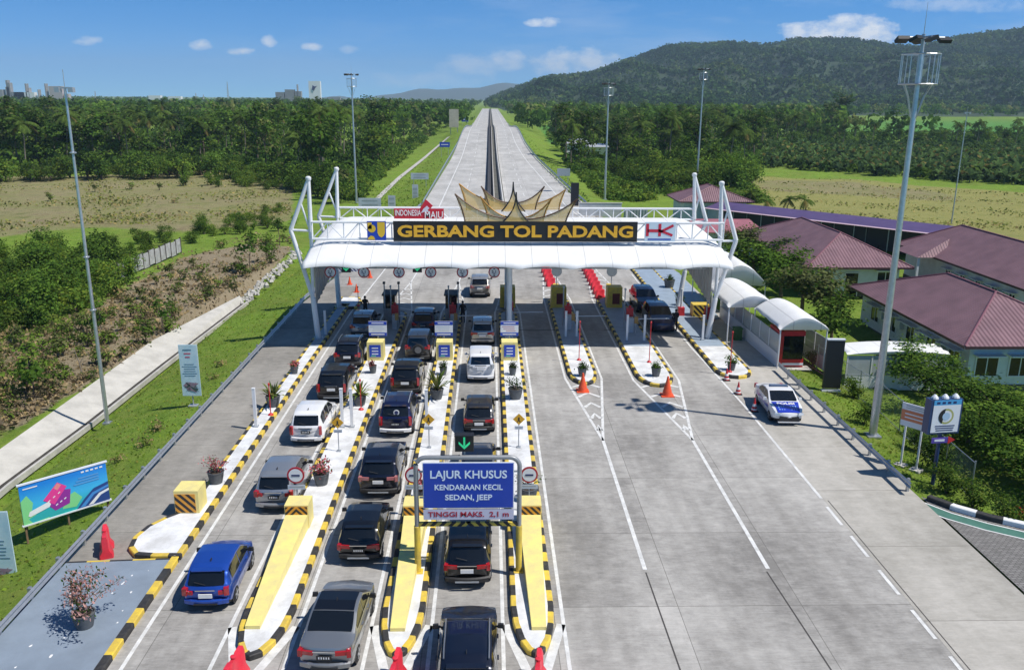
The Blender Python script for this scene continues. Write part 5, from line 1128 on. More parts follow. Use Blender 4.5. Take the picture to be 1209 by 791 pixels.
t=thing('billboard','blue advertising billboard with pink cards on the left grass verge','billboard',(cx,cy,g0),ang); zc=(zb+zt)/2-g0
BB=bpy.data.materials.new('billboard_blue'); BB.use_nodes=True; tt=BB.node_tree; tcn=tt.nodes.new('ShaderNodeTexCoord'); ss=tt.nodes.new('ShaderNodeSeparateXYZ'); tt.links.new(tcn.outputs['Object'],ss.inputs[0]); mr=tt.nodes.new('ShaderNodeMapRange'); mr.inputs[1].default_value=zc-h/2; mr.inputs[2].default_value=zc+h/2; tt.links.new(ss.outputs[2],mr.inputs[0])
rr_=tt.nodes.new('ShaderNodeValToRGB'); e=rr_.color_ramp.elements; e[0].position=.05; e[0].color=(.02,.42,.40,1); e[1].position=.9; e[1].color=(.012,.22,.66,1); e.new(.45).color=(.05,.45,.75,1); tt.links.new(mr.outputs[0],rr_.inputs[0]); tt.links.new(rr_.outputs[0],tt.nodes['Principled BSDF'].inputs['Base Color']); tt.nodes['Principled BSDF'].inputs['Roughness'].default_value=.45
m=MB(); m.box((0,0,zc),(w,.06,h)); m.build('panel',[BB],t)
m=MB(); yf=-.035; X=lambda u:(u-.5)*w; Z=lambda v:zc-h/2+v*h
def art(pts,mi,k): m.poly([(X(u),yf-.001*k,Z(v)) for u,v in pts],mi)
art([(.0,.0),(.0,.6),(.07,.72),(.13,.5),(.1,.25),(.2,.12),(.3,.0)],1,1); art([(.06,.12),(.2,.22),(.35,.26),(.5,.2),(.45,.05),(.1,0)],2,2)
art([(.44,.12),(.5,.40),(.6,.48),(.68,.28),(.6,.08)],1,3); art([(.60,.0),(.70,.22),(.82,.42),(1,.5),(1,.0)],3,4); art([(.64,.02),(.8,.32),(1,.42),(1,.36),(.82,.26),(.70,.02)],4,5); art([(.74,.02),(.88,.26),(1,.32),(1,.26),(.9,.2),(.8,.02)],6,6)
art([(.29,.32),(.47,.62),(.56,.58),(.53,.22),(.36,.14)],5,7); art([(.24,.48),(.42,.84),(.52,.68),(.36,.30)],7,8); art([(.37,.72),(.42,.82),(.46,.75),(.41,.64)],8,9)
for k in range(3): art([(.29+.06*k,.42+.07*k),(.315+.06*k,.455+.07*k),(.32+.06*k,.435+.07*k),(.295+.06*k,.40+.07*k)],6,10)
for k in range(3): art([(.37+.05*k,.28+.05*k),(.395+.05*k,.31+.05*k),(.40+.05*k,.285+.05*k),(.375+.05*k,.255+.05*k)],6,11)
art([(.06,.20),(.08,.30),(.30,.42),(.32,.34),(.3,.28),(.08,.17)],6,12)
for k in range(5): art([(.70+.055*k,.90),(.735+.055*k,.90),(.735+.055*k,.94),(.70+.055*k,.94)],6,12)
for j in range(3): art([(.60+.03*j,.62+.07*j),(.90,.62+.07*j),(.90,.655+.07*j),(.60+.03*j,.655+.07*j)],9,12)
art([(.04,.88),(.2,.88),(.2,.91),(.04,.91)],6,12)
m.build('artwork',[BLUE,mat('art_green',(.22,.62,.25),.5),mat('art_teal',(.03,.40,.42),.5),mat('art_navy',(.02,.06,.22),.5),mat('art_blue',(.06,.25,.6),.5),mat('art_purple',(.28,.03,.30),.5),WHITE,mat('art_pink',(.75,.05,.28),.5),mat('art_salmon',(.8,.25,.25),.5),mat('art_text_blue',(.10,.32,.62),.5)],t)
m=MB()
for sz in(-1,1): m.box((0,-.01,zc+sz*(h/2+.03)),(w+.12,.1,.06))
m.build('frame',[SW],t)
for u in (-.48,.0,.48): m=MB(); m.box((u*w,.08,(zc-.3)/2),(.07,.07,zc-h*.0+.3)); m.build('leg',[mat('weathered_wood',(.22,.14,.08),.8,var=.3,vs=4)],t)
m=MB(); m.tube([(-.48*w,.1,zc),(-.40*w,.95,-.1)],.03,0,6); m.build('brace',[MC['weathered_wood']],t)
# ================================================================ MASTS
def light_mast(label,px,top,py=None,sc=1.,Y=None,cage=True,z0=None,r=.22,group='light masts around the plaza'):
    p=gat(*px) if z0 is None else at(px[0],px[1],z0); tp=atY(top[0],top[1],p.y); hh=tp.z-p.z
    t=thing('light_mast',label,'light mast',p,0,group)
    m=MB(); m.tube([(0,0,-.3),(0,0,hh*.45),(0,0,hh-(.9 if cage else 0))],r,0,12,r*.5); m.box((0,0,.05),(r*3.4,r*3.4,.1)); m.build('pole',[GALV],t,50)
    if cage:
        m=MB(); rc=.85
        for zz in (hh-2.35,hh-1.0): m.tube([(rc*math.cos(a),rc*math.sin(a),zz) for a in np.linspace(0,6.283,17)],.035,0,5)
        for k in range(10): a=k*.628; m.tube([(rc*math.cos(a),rc*math.sin(a),hh-2.35),(rc*math.cos(a),rc*math.sin(a),hh-1.)],.022,0,5)
        for k in range(4): a=k*1.571+.4; m.tube([(.15*math.cos(a),.15*math.sin(a),hh-3.9),(.5*math.cos(a),.5*math.sin(a),hh-2.9),(rc*math.cos(a),rc*math.sin(a),hh-2.35)],.03,0,5)
        m.lathe((0,0,hh-2.37),[(rc,0),(rc,.03)],0,16); m.build('service_cage',[GALV],t)
        m=MB(); m.tube([(-1.0,0,hh-.25),(1.0,0,hh-.25)],.05,0,6); m.tube([(0,-.8,hh-.25),(0,.8,hh-.25)],.05,0,6); m.tube([(0,0,hh-1.2),(0,0,hh-.1)],.09,0,8); m.build('cross_arm',[GREYP],t)
        for k,(dx,dy) in enumerate(((-1.0,0),(1.0,.0),(0,-.8),(0,.8),(-.6,-.5))):
            m=MB(); m.box((dx,dy,hh-.35),(.55,.42,.16),0,math.atan2(dy,dx),.45); m.build('floodlight',[PLASTB],t)
        MB().tube([(0,0,hh-.1),(0,0,hh+1.3)],.02,0,5,.008).build('lightning_rod',[GREYP],t)
    else:
        m=MB()
        for f in (.52,.36,.82): m.lathe((0,0,hh*f),[(r*1.1,0),(r*1.5,.03),(r*1.5,.07),(r,.1)],0,10)
        m.build('joint_collar',[GALV],t); m=MB(); m.box((0,0,hh),(.8,.12,.08)); m.box((.35,-.05,hh-.1),(.25,.3,.25)); m.box((-.35,-.05,hh-.1),(.25,.3,.25)); m.tube([(0,0,hh),(0,0,hh+.9)],.02,0,5); m.build('lamp_head',[GREYP],t)
    return t
light_mast('thick galvanised light mast with caged top on the right verge beside the police car',(1030,515),(1095,38),r=.21)
light_mast('distant light mast with caged top left of the far highway',(421,240),(416,86)); light_mast('distant light mast behind the right half of the canopy',(714,236),(719,97)); light_mast('distant light mast rising behind the right rear canopy mast',(822,226),(834,80))
light_mast('slender jointed pole standing on the left verge by the drain',(127,500),(68,104),cage=False,r=.12,group=None); light_mast('slender distant pole beyond the maroon roofed buildings',(1123,265),(1147,133),cage=False,r=.11,group=None)
# ================================================================ RIGHT VERGE
p=gat(981,464); t=thing('totem_panel','tall plain black panel on the right verge behind the police car','totem panel',p,-.05); a=atY(968,402,p.y); hh=a.z-p.z
m=MB(); m.box((0,.1,.35+hh/2-.2),(1.05,.2,hh-.3)); m.build('panel',[mat('totem_navy',(.012,.013,.018),.5)],t); m=MB(); m.box((0,.1,.14),(1.15,.26,.1),0); m.box((0,.1,hh+.04),(1.08,.24,.08),0); m.build('frame',[SW],t); m=MB(); m.tube([(-.4,.1,-.2),(-.4,.1,.3)],.04); m.tube([(.4,.1,-.2),(.4,.1,.3)],.04); m.build('foot_post',[GREYP],t)
# orange and white board on two posts
A=gat(1068,550);B=gat(1080,558); A=gat(1069,549); B2=gat(1085,561)
dirv=Vector((.62,-.78,0)).normalized(); C0=(A+B2)/2
q0=onray(1067,471,C0-dirv,C0+dirv); q1=onray(1094,511,C0-dirv,C0+dirv); q2=onray(1067,500,C0-dirv,C0+dirv)
t=thing('notice_board','white board with an orange band on two posts on the right verge','notice board',C0,math.atan2(dirv.y,dirv.x)); w=abs((q1-q0).dot(dirv)); zc=(onray(1080,492,C0-dirv,C0+dirv).z)-C0.z; h=(q0.z-q2.z)*.95; off=((q0+q1)/2-C0).dot(dirv)
m=MB(); m.box((off,0,zc),(w,.05,h),0); m.box((off,-.03,zc-.02*h),(w*.995,.012,h*.46),1)
for j in range(2): m.box((off,-.03,zc+h*(.40-.09*j)),(w*.7,.008,h*.035),2); m.box((off,-.042,zc+h*(.06-.16*j)),(w*.72,.006,h*.05),0)
m.build('board',[SW,mat('board_orange',(.62,.20,.09),.5),GREYP],t)
for sx in(-1,1): m=MB(); m.box((off+sx*w*.30,.05,(zc+h/2)/2-.1),(.08,.06,zc+h/2+.1)); m.build('post',[STEELW],t); m=MB(); m.box((off+sx*w*.30,.05,.05),(.5,.5,.10)); m.build('footing',[CONC],t)
# blue lightbox sign with arrow
p=gat(1104,574); Yp=p.y; a=atY(1099,472,Yp); b=atY(1133,512,Yp); w=(b.x-a.x); h=a.z-b.z; cx=(a.x+b.x)/2
t=thing('lightbox_sign','blue framed white lightbox sign with small arrow plate on a dark blue post','sign',p,.12); ox=cx-p.x; zc=(a.z+b.z)/2-p.z
DBL=mat('dark_blue_steel',(.02,.045,.13),.4)
m=MB(); m.box((ox,.22,zc),(w,.44,h)); m.build('box',[DBL],t); m=MB(); m.box((ox+.02,-.01,zc-.05*h),(w*.86,.02,h*.80),0); m.box((ox+.02,-.01,zc+.42*h),(w*.86,.02,h*.14),1); m.build('face_panel',[SW,mat('face_blue',(.08,.35,.65),.4)],t)
m=MB(); disc2(m,ox+.02,zc+.02*h,w*.24,-.024,mi=0); disc2(m,ox+.02,zc+.02*h,w*.18,-.027,mi=1); disc2(m,ox+.02,zc+.02*h,w*.24,-.030,math.pi*.55,math.pi*1.35,mi=2); disc2(m,ox+.02,zc+.02*h,w*.12,-.033,mi=3); m.build('emblem',[mat('olive_gold',(.4,.4,.15),.5),SW,BLACK,mat('emblem_blue',(.4,.55,.7),.5)],t)
m=MB()
for j in range(3): m.box((ox+.02,-.024,zc-h*(.26+.065*j)),(w*(.62-.04*j),.006,h*.03))
for j in range(4): m.box((ox+w*(-.28+.17*j),-.024,zc+.42*h),(w*.1,.006,h*.06))
m.build('caption_lines',[NAVY],t)
m=MB(); m.tube([(0,.2,-.3),(ox*.7,.2,zc-h/2)],.09,0,10); m.build('post',[DBL],t)
za=atY(1112,520,Yp).z-p.z; m=MB(); m.box((ox*.75,.05,za),(.95,.04,.26),0); m.box((ox*.75-.1,.025,za),(.5,.01,.10),1); m.poly([(ox*.75+.32,.02,za-.2),(ox*.75+.68,.02,za),(ox*.75+.32,.02,za+.2)],2); m.build('arrow_plate',[mat('violet_plate',(.10,.06,.35),.5),SW,RED],t)
m=MB()
for k in(-1,0,1): m.lathe((ox+k*w*.33,.2,zc+h/2+.02),[(.17,0),(.14,.08),(.05,.18)],0,10)
m.build('top_lamp',[SW],t)
# chain-link fence
FP=[(21.3,56.5),(22.2,51),(22.75,46.3),(22.3,40.5),(21.85,35.0)]
t=thing('chain_fence','thin wire mesh fence with steel posts along the right verge','fence')
WM=bpy.data.materials.new('wire_mesh'); WM.use_nodes=True; tt=WM.node_tree; gn_=tt.nodes.new('ShaderNodeNewGeometry'); sx=tt.nodes.new('ShaderNodeSeparateXYZ'); tt.links.new(gn_.outputs['Position'],sx.inputs[0]); outs=[]
for sg in(1,-1):
    a1=tt.nodes.new('ShaderNodeMath'); a1.operation='MULTIPLY_ADD'; tt.links.new(sx.outputs[1],a1.inputs[0]); a1.inputs[1].default_value=sg; tt.links.new(sx.outputs[2],a1.inputs[2]); a2=tt.nodes.new('ShaderNodeMath'); a2.operation='MULTIPLY'; a2.inputs[1].default_value=11; tt.links.new(a1.outputs[0],a2.inputs[0]); f=tt.nodes.new('ShaderNodeMath'); f.operation='FRACT'; tt.links.new(a2.outputs[0],f.inputs[0]); l_=tt.nodes.new('ShaderNodeMath'); l_.operation='LESS_THAN'; l_.inputs[1].default_value=.10; tt.links.new(f.outputs[0],l_.inputs[0]); outs.append(l_.outputs[0])
mxm=tt.nodes.new('ShaderNodeMath'); mxm.operation='MAXIMUM'; tt.links.new(outs[0],mxm.inputs[0]); tt.links.new(outs[1],mxm.inputs[1]); trn=tt.nodes.new('ShaderNodeBsdfTransparent'); ms=tt.nodes.new('ShaderNodeMixShader'); tt.nodes['Principled BSDF'].inputs['Base Color'].default_value=(.35,.37,.38,1); tt.links.new(mxm.outputs[0],ms.inputs[0]); tt.links.new(trn.outputs[0],ms.inputs[1]); tt.links.new(tt.nodes['Principled BSDF'].outputs[0],ms.inputs[2]); tt.links.new(ms.outputs[0],tt.nodes['Material Output'].inputs[0])
m=MB(); 
for (x1,y1),(x2,y2) in zip(FP[:-1],FP[1:]):
    za,zb=float(gz(x1,y1)),float(gz(x2,y2)); m.poly([(x1,y1,za),(x2,y2,zb),(x2,y2,zb+1.75),(x1,y1,za+1.75)])
m.build('wire_mesh',[WM],t)
m=MB()
for (x1,y1),(x2,y2) in zip(FP[:-1],FP[1:]):
    for dz in(1.75,.1): m.tube([(x1,y1,float(gz(x1,y1))+dz),(x2,y2,float(gz(x2,y2))+dz)],.02,0,5)
m.build('rail',[GALV],t)
for i in range(len(FP)-1):
    for s_ in (0,.5)+((1.,) if i==len(FP)-2 else ()):
        x=FP[i][0]+(FP[i+1][0]-FP[i][0])*s_; y=FP[i][1]+(FP[i+1][1]-FP[i][1])*s_; m=MB(); m.tube([(x,y,float(gz(x,y))-.1),(x,y,float(gz(x,y))+1.85)],.035,0,8); m.build('post',[GALV],t)
# ================================================================ BUILDINGS
def roofmat():
    m=bpy.data.materials.new('maroon_roof'); m.use_nodes=True; tt=m.node_tree; p=tt.nodes['Principled BSDF']; p.inputs['Roughness'].default_value=.55
    g=tt.nodes.new('ShaderNodeNewGeometry'); s=tt.nodes.new('ShaderNodeSeparateXYZ'); tt.links.new(g.outputs['Position'],s.inputs[0]); nn=tt.nodes.new('ShaderNodeSeparateXYZ'); tt.links.new(g.outputs['True Normal'],nn.inputs[0])
    ab=[]
    for i in(0,1):
        a=tt.nodes.new('ShaderNodeMath'); a.operation='ABSOLUTE'; tt.links.new(nn.outputs[i],a.inputs[0]); ab.append(a.outputs[0])
    gt=tt.nodes.new('ShaderNodeMath'); gt.operation='GREATER_THAN'; tt.links.new(ab[0],gt.inputs[0]); tt.links.new(ab[1],gt.inputs[1])
    mx_=tt.nodes.new('ShaderNodeMix'); tt.links.new(gt.outputs[0],mx_.inputs[0]); tt.links.new(s.outputs[0],mx_.inputs[2]); tt.links.new(s.outputs[1],mx_.inputs[3])
    sn=tt.nodes.new('ShaderNodeMath'); sn.operation='MULTIPLY'; sn.inputs[1].default_value=2*math.pi/.30; tt.links.new(mx_.outputs[0],sn.inputs[0]); si=tt.nodes.new('ShaderNodeMath'); si.operation='SINE'; tt.links.new(sn.outputs[0],si.inputs[0])
    bp=tt.nodes.new('ShaderNodeBump'); bp.inputs['Strength'].default_value=.55; bp.inputs['Distance'].default_value=.05; tt.links.new(si.outputs[0],bp.inputs['Height']); tt.links.new(bp.outputs[0],p.inputs['Normal'])
    n=tt.nodes.new('ShaderNodeTexNoise'); n.inputs['Scale'].default_value=.8; n.inputs['Detail'].default_value=7; tt.links.new(g.outputs['Position'],n.inputs['Vector']); r=tt.nodes.new('ShaderNodeValToRGB'); r.color_ramp.elements[0].position=.3; r.color_ramp.elements[0].color=(.165,.09,.102,1); r.color_ramp.elements[1].position=.7; r.color_ramp.elements[1].color=(.235,.13,.146,1); tt.links.new(n.outputs[0],r.inputs[0]); tt.links.new(r.outputs[0],p.inputs['Base Color']); return m
RF=roofmat(); WALL=mat('pale_wall',(.66,.70,.72),.7,var=.12,vs=.9,bump=.1,bs=6); DARKB=mat('dark_maroon_edge',(.055,.018,.025),.5); PLINTH=mat('dark_plinth',(.06,.06,.065),.7)
AC=mat('aircon_white',(.55,.56,.56),.5)
def hip(label,x0,x1,y0,y1,gz0,ez,rz_,ridge,name='office_building',over=.9,wins=(),porch=None):
    t=thing(name,label,'building',((x0+x1)/2,(y0+y1)/2,gz0)); cx,cy=(x0+x1)/2,(y0+y1)/2; o=Vector((cx,cy,gz0)); m=MB()
    P=lambda x,y,z:(x-cx,y-cy,z-gz0)
    a,b,c,d=x0+over,x1-over,y0+over,y1-over
    m.box(P((a+b)/2,(c+d)/2,(gz0+ez)/2),(b-a,d-c,ez-gz0)); m.build('wall',[WALL],t)
    m=MB(); m.box(P((a+b)/2,(c+d)/2,gz0+.25),(b-a+.06,d-c+.06,.5)); m.build('plinth',[PLINTH],t)
    (rx,ry0,ry1)=ridge
    m=MB(); E=[P(x0,y0,ez),P(x1,y0,ez),P(x1,y1,ez),P(x0,y1,ez)]; r0,r1=P(rx,ry0,rz_),P(rx,ry1,rz_)
    m.poly([E[0],E[1],r0]); m.poly([E[1],E[2],r1,r0]); m.poly([E[2],E[3],r1]); m.poly([E[3],E[0],r0,r1]); m.poly(E[::-1]); ro=m.build('roof',[RF],t)
    m=MB()
    for p,q in ((E[0],E[1]),(E[1],E[2]),(E[2],E[3]),(E[3],E[0])):
        p=Vector(p);q=Vector(q); dn=(q-p).normalized(); nr=Vector((dn.y,-dn.x,0))*.02; m.poly([p+nr-Vector((0,0,.16)),q+nr-Vector((0,0,.16)),q+nr+Vector((0,0,.02)),p+nr+Vector((0,0,.02))])
    m.build('fascia',[DARKB],ro)
    m=MB(); up=Vector((0,0,.03))
    for p,q in ((r0,r1),(E[0],r0),(E[1],r0),(E[2],r1),(E[3],r1)): m.tube([Vector(p)+up,Vector(q)+up],.07,0,5)
    m.build('ridge_cap',[mat('roof_cap',(.22,.09,.11),.55)],ro)
    for side,u,zc,w,h,kind in wins:
        m=MB(); f=MB()
        def put(mm,uu,zz,ww,hh,dp,mi=0):
            if side=='f': mm.box(P(uu,c-dp/2,zz),(ww,dp,hh),mi)
            else: mm.box(P(a-dp/2,uu,zz),(dp,ww,hh),mi)
        if kind=='ac': put(m,u,zc,w,h,.4); m.build('air_conditioner',[AC],t); continue
        if kind=='door': put(m,u,zc,w,h,.03); dd=m.build('door',[GLASS],t); put(f,u-w/2-.04,zc,.07,h,.06); put(f,u+w/2+.04,zc,.07,h,.06); put(f,u,zc+h/2+.04,w+.2,.08,.06); f.build('frame',[SW],dd); continue
        put(m,u,zc,w,h,.03); wi=m.build('window',[GLASS],t)
        put(f,u,zc+h/2+.04,w+.16,.08,.07); put(f,u,zc-h/2-.04,w+.16,.08,.10); put(f,u-w/2-.04,zc,.08,h,.07); put(f,u+w/2+.04,zc,.08,h,.07); put(f,u,zc,.06,h,.06); f.build('frame',[SW],wi)
        m=MB(); put(m,u,zc+h/2+.22,w+.5,.06,.6); m.build('canopy',[SW],wi)
    return t
w_a=[('f',31.6,.75,1.5,1.2,'w'),('f',34.2,.15,1.2,2.2,'door'),('f',37.4,.75,1.5,1.2,'w')]+[('l',80+3.2*k,.8,1.4,1.1,'w') for k in range(6)]+[('l',81.7+6.4*k,1.0,.8,.6,'ac') for k in range(3)]
hip('maroon hip roofed pale building in the middle, behind the leafy trees',29.5,39.6,77.6,99.5,-1,1.95,4.35,(34.7,83.3,94.2),wins=w_a)
w_c=[('l',53.5+3.0*k,.55,1.3,1.1,'w') for k in range(5)]+[('l',55+3.0*k,.9,.8,.6,'ac') for k in range(4)]+[('f',32.+2.2*k,.5,1.4,1.2,'w') for k in range(3)]
hip('maroon hip roofed pale building nearest the tall right light mast',29.9,39.8,50.9,69.0,-1.2,2.1,4.35,(34.8,56.6,63.0),wins=w_c)
w_b=[('l',69+2.6*k,.6,.8,1.5,'w') for k in range(5)]+[('l',70.2+2.6*k,1.1,.8,.6,'ac') for k in range(4)]+[('f',45.5+3*k,.6,1.3,1.2,'w') for k in range(2)]
bB=hip('maroon hip roofed pale building at the right photo edge with a small front porch roof',43.0,53.5,66.0,89.0,-1.2,2.4,4.8,(48.0,71.5,85.6),wins=w_b)
m=MB(); q=[(-6.9,3.2),(-4.2,3.2),(-4.2,8.2),(-6.9,8.2)]; z0=3.55; E=[(x,y,z0) for x,y in q]; rr0,rr1=(-3.0,5.0,5.1),(-3.0,6.4,5.1); m.poly([E[0],E[1],rr0]); m.poly([E[3],E[0],rr0,rr1]); m.poly([E[2],E[3],rr1]); m.poly(E[::-1]); m.build('porch_roof',[RF],bB)
for yy_ in (3.5,7.9): m=MB(); m.box((-6.6,yy_,1.75),(.2,.2,3.5)); m.build('porch_post',[SW],bB)
hip('small maroon hip roofed house behind the right rear canopy mast',27.5,38.5,124,133,-1.5,2.6,4.6,(33,127,130),name='small_house')
# long parking shed
t=thing('parking_shed','long low purple roofed parking shed beyond the maroon buildings','shed'); A=Vector((32.0,122.5,0));B=Vector((55.5,96.2,0)); dv=(B-A).normalized(); nv=Vector((-dv.y,dv.x,0)); 
m=MB(); zf,zbk=2.1,2.7; 
m.mesh([A+Vector((0,0,zf))-nv*1.9,B+Vector((0,0,zf))-nv*1.9,B+Vector((0,0,zbk))+nv*1.9,A+Vector((0,0,zbk))+nv*1.9,A+Vector((0,0,zf-.12))-nv*1.9,B+Vector((0,0,zf-.12))-nv*1.9,B+Vector((0,0,zbk-.12))+nv*1.9,A+Vector((0,0,zbk-.12))+nv*1.9],[(0,1,2,3),(7,6,5,4),(4,5,1,0),(5,6,2,1),(6,7,3,2),(7,4,0,3)]); m.build('roof',[mat('purple_roof',(.10,.065,.16),.45,var=.15,vs=.4)],t)
m=MB(); m.mesh([A+Vector((0,0,zf-.02))-nv*2.5,B+Vector((0,0,zf-.02))-nv*2.5,B+Vector((0,0,zf+.02))-nv*1.93,A+Vector((0,0,zf+.02))-nv*1.93],[(0,1,2,3)]); m.build('eave_sheet',[mat('pink_sheet',(.55,.40,.44),.5)],t)
L=(B-A).length; m=MB(); p0=A+nv*1.8; p1=B+nv*1.8; q=nv*.1; m.mesh([p0+Vector((0,0,-1.8)),p1+Vector((0,0,-1.8)),p1+Vector((0,0,2.5)),p0+Vector((0,0,2.5)),p0+q+Vector((0,0,-1.8)),p1+q+Vector((0,0,-1.8)),p1+q+Vector((0,0,2.5)),p0+q+Vector((0,0,2.5))],[(0,1,2,3),(7,6,5,4),(4,5,1,0),(6,7,3,2),(5,6,2,1),(7,4,0,3)]); m.build('shade_backing',[PLINTH],t)  # dark wall added so the space under the roof looks shaded
m=MB(); m.mesh([A+Vector((0,0,-1.28))-nv*2.6,B+Vector((0,0,-1.28))-nv*2.6,B+Vector((0,0,-1.28))+nv*1.8,A+Vector((0,0,-1.28))+nv*1.8],[(0,1,2,3)]); m.build('floor',[mat('shed_floor',(.16,.155,.15),.9,var=.2,vs=1)],t)
for k in range(9):
    for s_ in(-1.75,1.75):
        p=A+dv*(.3+(L-.6)*k/8)+nv*s_; m=MB(); m.tube([(p.x,p.y,-1.4),(p.x,p.y,2.1+(.5 if s_>0 else -.02))],.06,0,6); m.build('post',[GREYP],t)
rng=random.Random(3)
for k in range(14):
    p=A+dv*(3+k*2.4)+nv*rng.uniform(-1,.4); z0=float(gz(p.x,p.y)); t=thing('motorbike','parked motorbike under the long purple roofed shed','motorbike',(p.x,p.y,z0),math.atan2(nv.y,nv.x)+rng.uniform(-.2,.2),'motorbikes under the parking shed')
    m=MB(); m.tube([(-.5,0,.6),(-.1,0,.72),(.35,0,.8)],.13,0,6); m.tube([(.4,-.3,1.0),(.4,.3,1.0)],.02,0,5); m.tube([(.38,0,.95),(.62,0,.3)],.03,0,5); m.build('frame',[PLASTB if k%2 else RED],t)
    for xx in(-.6,.62): m=MB(); m.lathe((xx,0,.3),[(.2,-.05),(.3,-.03),(.3,.03),(.2,.05)],0,12,'Y'); m.build('wheel',[TYRE],t)
# red roofed annex by the shed and pale van
t=thing('annex','low annex with a pink red roof between the trees and the parking shed','building',(29.5,106,-1.2)); m=MB(); m.box((0,0,1.3),(7,6,2.6)); m.build('wall',[WALL],t); m=MB(); m.mesh([(-4,-3.6,2.65),(4,-3.6,2.65),(4,3.6,3.3),(-4,3.6,3.3),(-4,-3.6,2.55),(4,-3.6,2.55),(4,3.6,3.2),(-4,3.6,3.2)],[(0,1,2,3),(7,6,5,4),(4,5,1,0),(5,6,2,1),(6,7,3,2),(7,4,0,3)]); m.build('roof',[mat('pink_red_roof',(.36,.13,.15),.55,var=.15,vs=.5)],t)
car('parked_car','white car parked between the middle and right maroon roofed buildings','car','mpv',PWH,41.3,94,1.2,bump=PWH)
# white shelter canopies beside the toll plaza, kiosk and glass walled walkway
def vault(label,x0,x1,y0,y1,ez,az,gz0=-.1,curl=0.,name='tent_canopy',posts=True):
    t=thing(name,label,'canopy',((x0+x1)/2,(y0+y1)/2,gz0),0,None); m=MB(); nu,nv_=14,8; V=[];Fq=[]
    for i in range(nv_+1):
        for j in range(nu+1):
            u=j/nu*2-1; v=i/nv_; sc=abs(math.sin(v*math.pi*3))*.12
            V.append((u*(x1-x0)/2*(1-.0*v),(v-.5)*(y1-y0),ez+(az-ez)*(1-abs(u)**1.8)*(1 if 0<i<nv_ else .93)+sc*(abs(u)**6)-gz0))
    for i in range(nv_):
        for j in range(nu): k=i*(nu+1)+j; Fq.append((k,k+1,k+nu+2,k+nu+1))
    for i,rev in((0,False),(nv_,True)):
        row=[i*(nu+1)+j for j in range(nu+1)]; b0=len(V); V+=[(V[k][0],V[k][1],ez-.0-gz0) for k in row]
        for j in range(nu): f=(row[j],b0+j,b0+j+1,row[j+1]); Fq.append(f if not rev else f[::-1])
    m.mesh(V,Fq); o=m.build('membrane',[MEM],t,50); md=o.modifiers.new('thickness','SOLIDIFY'); md.thickness=.03
    if posts:
        for sx_ in(-1,1):
            for sy in(-1,1): q=MB(); q.tube([(sx_*(x1-x0)/2*.94,sy*(y1-y0)/2*.96,0),(sx_*(x1-x0)/2*.94,sy*(y1-y0)/2*.96,ez-gz0)],.05,0,8); q.build('post',[STEELW],t)
    return t
vault('nearest arched white canopy over the red kiosk on the right verge',18.75,22.0,52.9,58.6,2.65,3.5); vault('second arched white canopy behind the kiosk canopy',17.0,20.6,58.8,65.2,2.7,3.6); vault('farther white canopy beside the right canopy mast',18.0,22.6,67.5,74.5,2.4,4.2)
t=thing('kiosk','red kiosk with dark glass front under the nearest arched canopy','kiosk',(20.0,53.6,-.15)); m=MB(); m.box((0,.8,.3),(1.5,1.6,.6),0); m.box((0,-.005,.27),(1.52,.02,.16),1); m.box((0,.8,2.35),(1.5,1.6,.3),0); m.box((-.85,.9,1.25),(.3,2.0,2.5),0); m.build('frame',[RED,SW],t); MB().box((0,.8,1.4),(1.4,1.5,1.6)).build('glass',[GLASS],t); m=MB(); m.box((.2,-.1,.03),(1.9,.9,.06)); m.build('step',[CONC],t)
PANEL=mat('fog_glass',(.42,.46,.47),.15,var=.1,vs=1)
def screen(label,a,b,gz0,n,hl=.95,hg=1.25):
    A=Vector(a+(gz0,));B=Vector(b+(gz0,)); dv=(B-A); L=dv.length; t=thing('screen_wall',label,'screen wall',A,math.atan2(dv.y,dv.x)); m=MB(); m.box((L/2,0,hl/2),(L,.08,hl)); m.build('lower_panel',[SW],t)
    for k in range(n): m=MB(); m.box((L*(k+.5)/n,0,hl+hg/2),(L/n-.12,.03,hg)); m.build('glass_panel',[PANEL],t)
    for k in range(n+1): m=MB(); m.box((L*k/n,0,(hl+hg)/2),(.07,.09,hl+hg)); m.build('post',[STEELW],t)
    m=MB(); m.box((L/2,0,hl+.02),(L,.1,.05)); m.build('rail',[GREYP],t)
screen('white screen wall with glass panels along the second arched canopy',(18.95,53.3),(18.6,66.5),-.02,7); screen('white screen wall behind the red kiosk running to the walkway',(21.9,58.5),(22.4,52.4),-.4,4)
t=vault('low white canopy over the glass sided walkway before the maroon building',22.6,29.2,51.2,53.6,1.5,1.72,-.9,name='walkway_canopy',posts=False); screen('white screen wall with glass panels under the low walkway canopy',(22.7,51.3),(29.,51.3),-.9,4,1.0,1.3)
t=thing('litter_bin','green wheeled bin beside the second arched canopy','bin',(18.15,60.0,0)); m=MB(); m.box((0,0,.42),(.55,.6,.84),0,0,0,1.0); m.build('bin_body',[mat('bin_green',(.05,.13,.03),.5)],t); m=MB(); m.box((0,-.02,.88),(.62,.68,.08)); m.build('lid',[MC['bin_green']],t)
t=thing('crowd_barrier_block','red plastic barrier standing by the right mast under the second canopy','road barrier',(17.4,65.5,0)); m=MB(); m.box((0,0,.55),(.9,.4,1.1),0,0,0,.7); m.build('body',[REDPL],t)
t=thing('hazard_block','grey block with yellow stripes under the canopy by the right shoulder','hazard block',(16.9,66.0,.16)); m=MB(); m.box((0,.5,.5),(1.3,1.,1.)); m.build('block',[YELLOW],t); m=MB(); stripes(m,1.2,.9,-.005,5,0,False,.5); m.build('hazard_stripes',[HB],t)
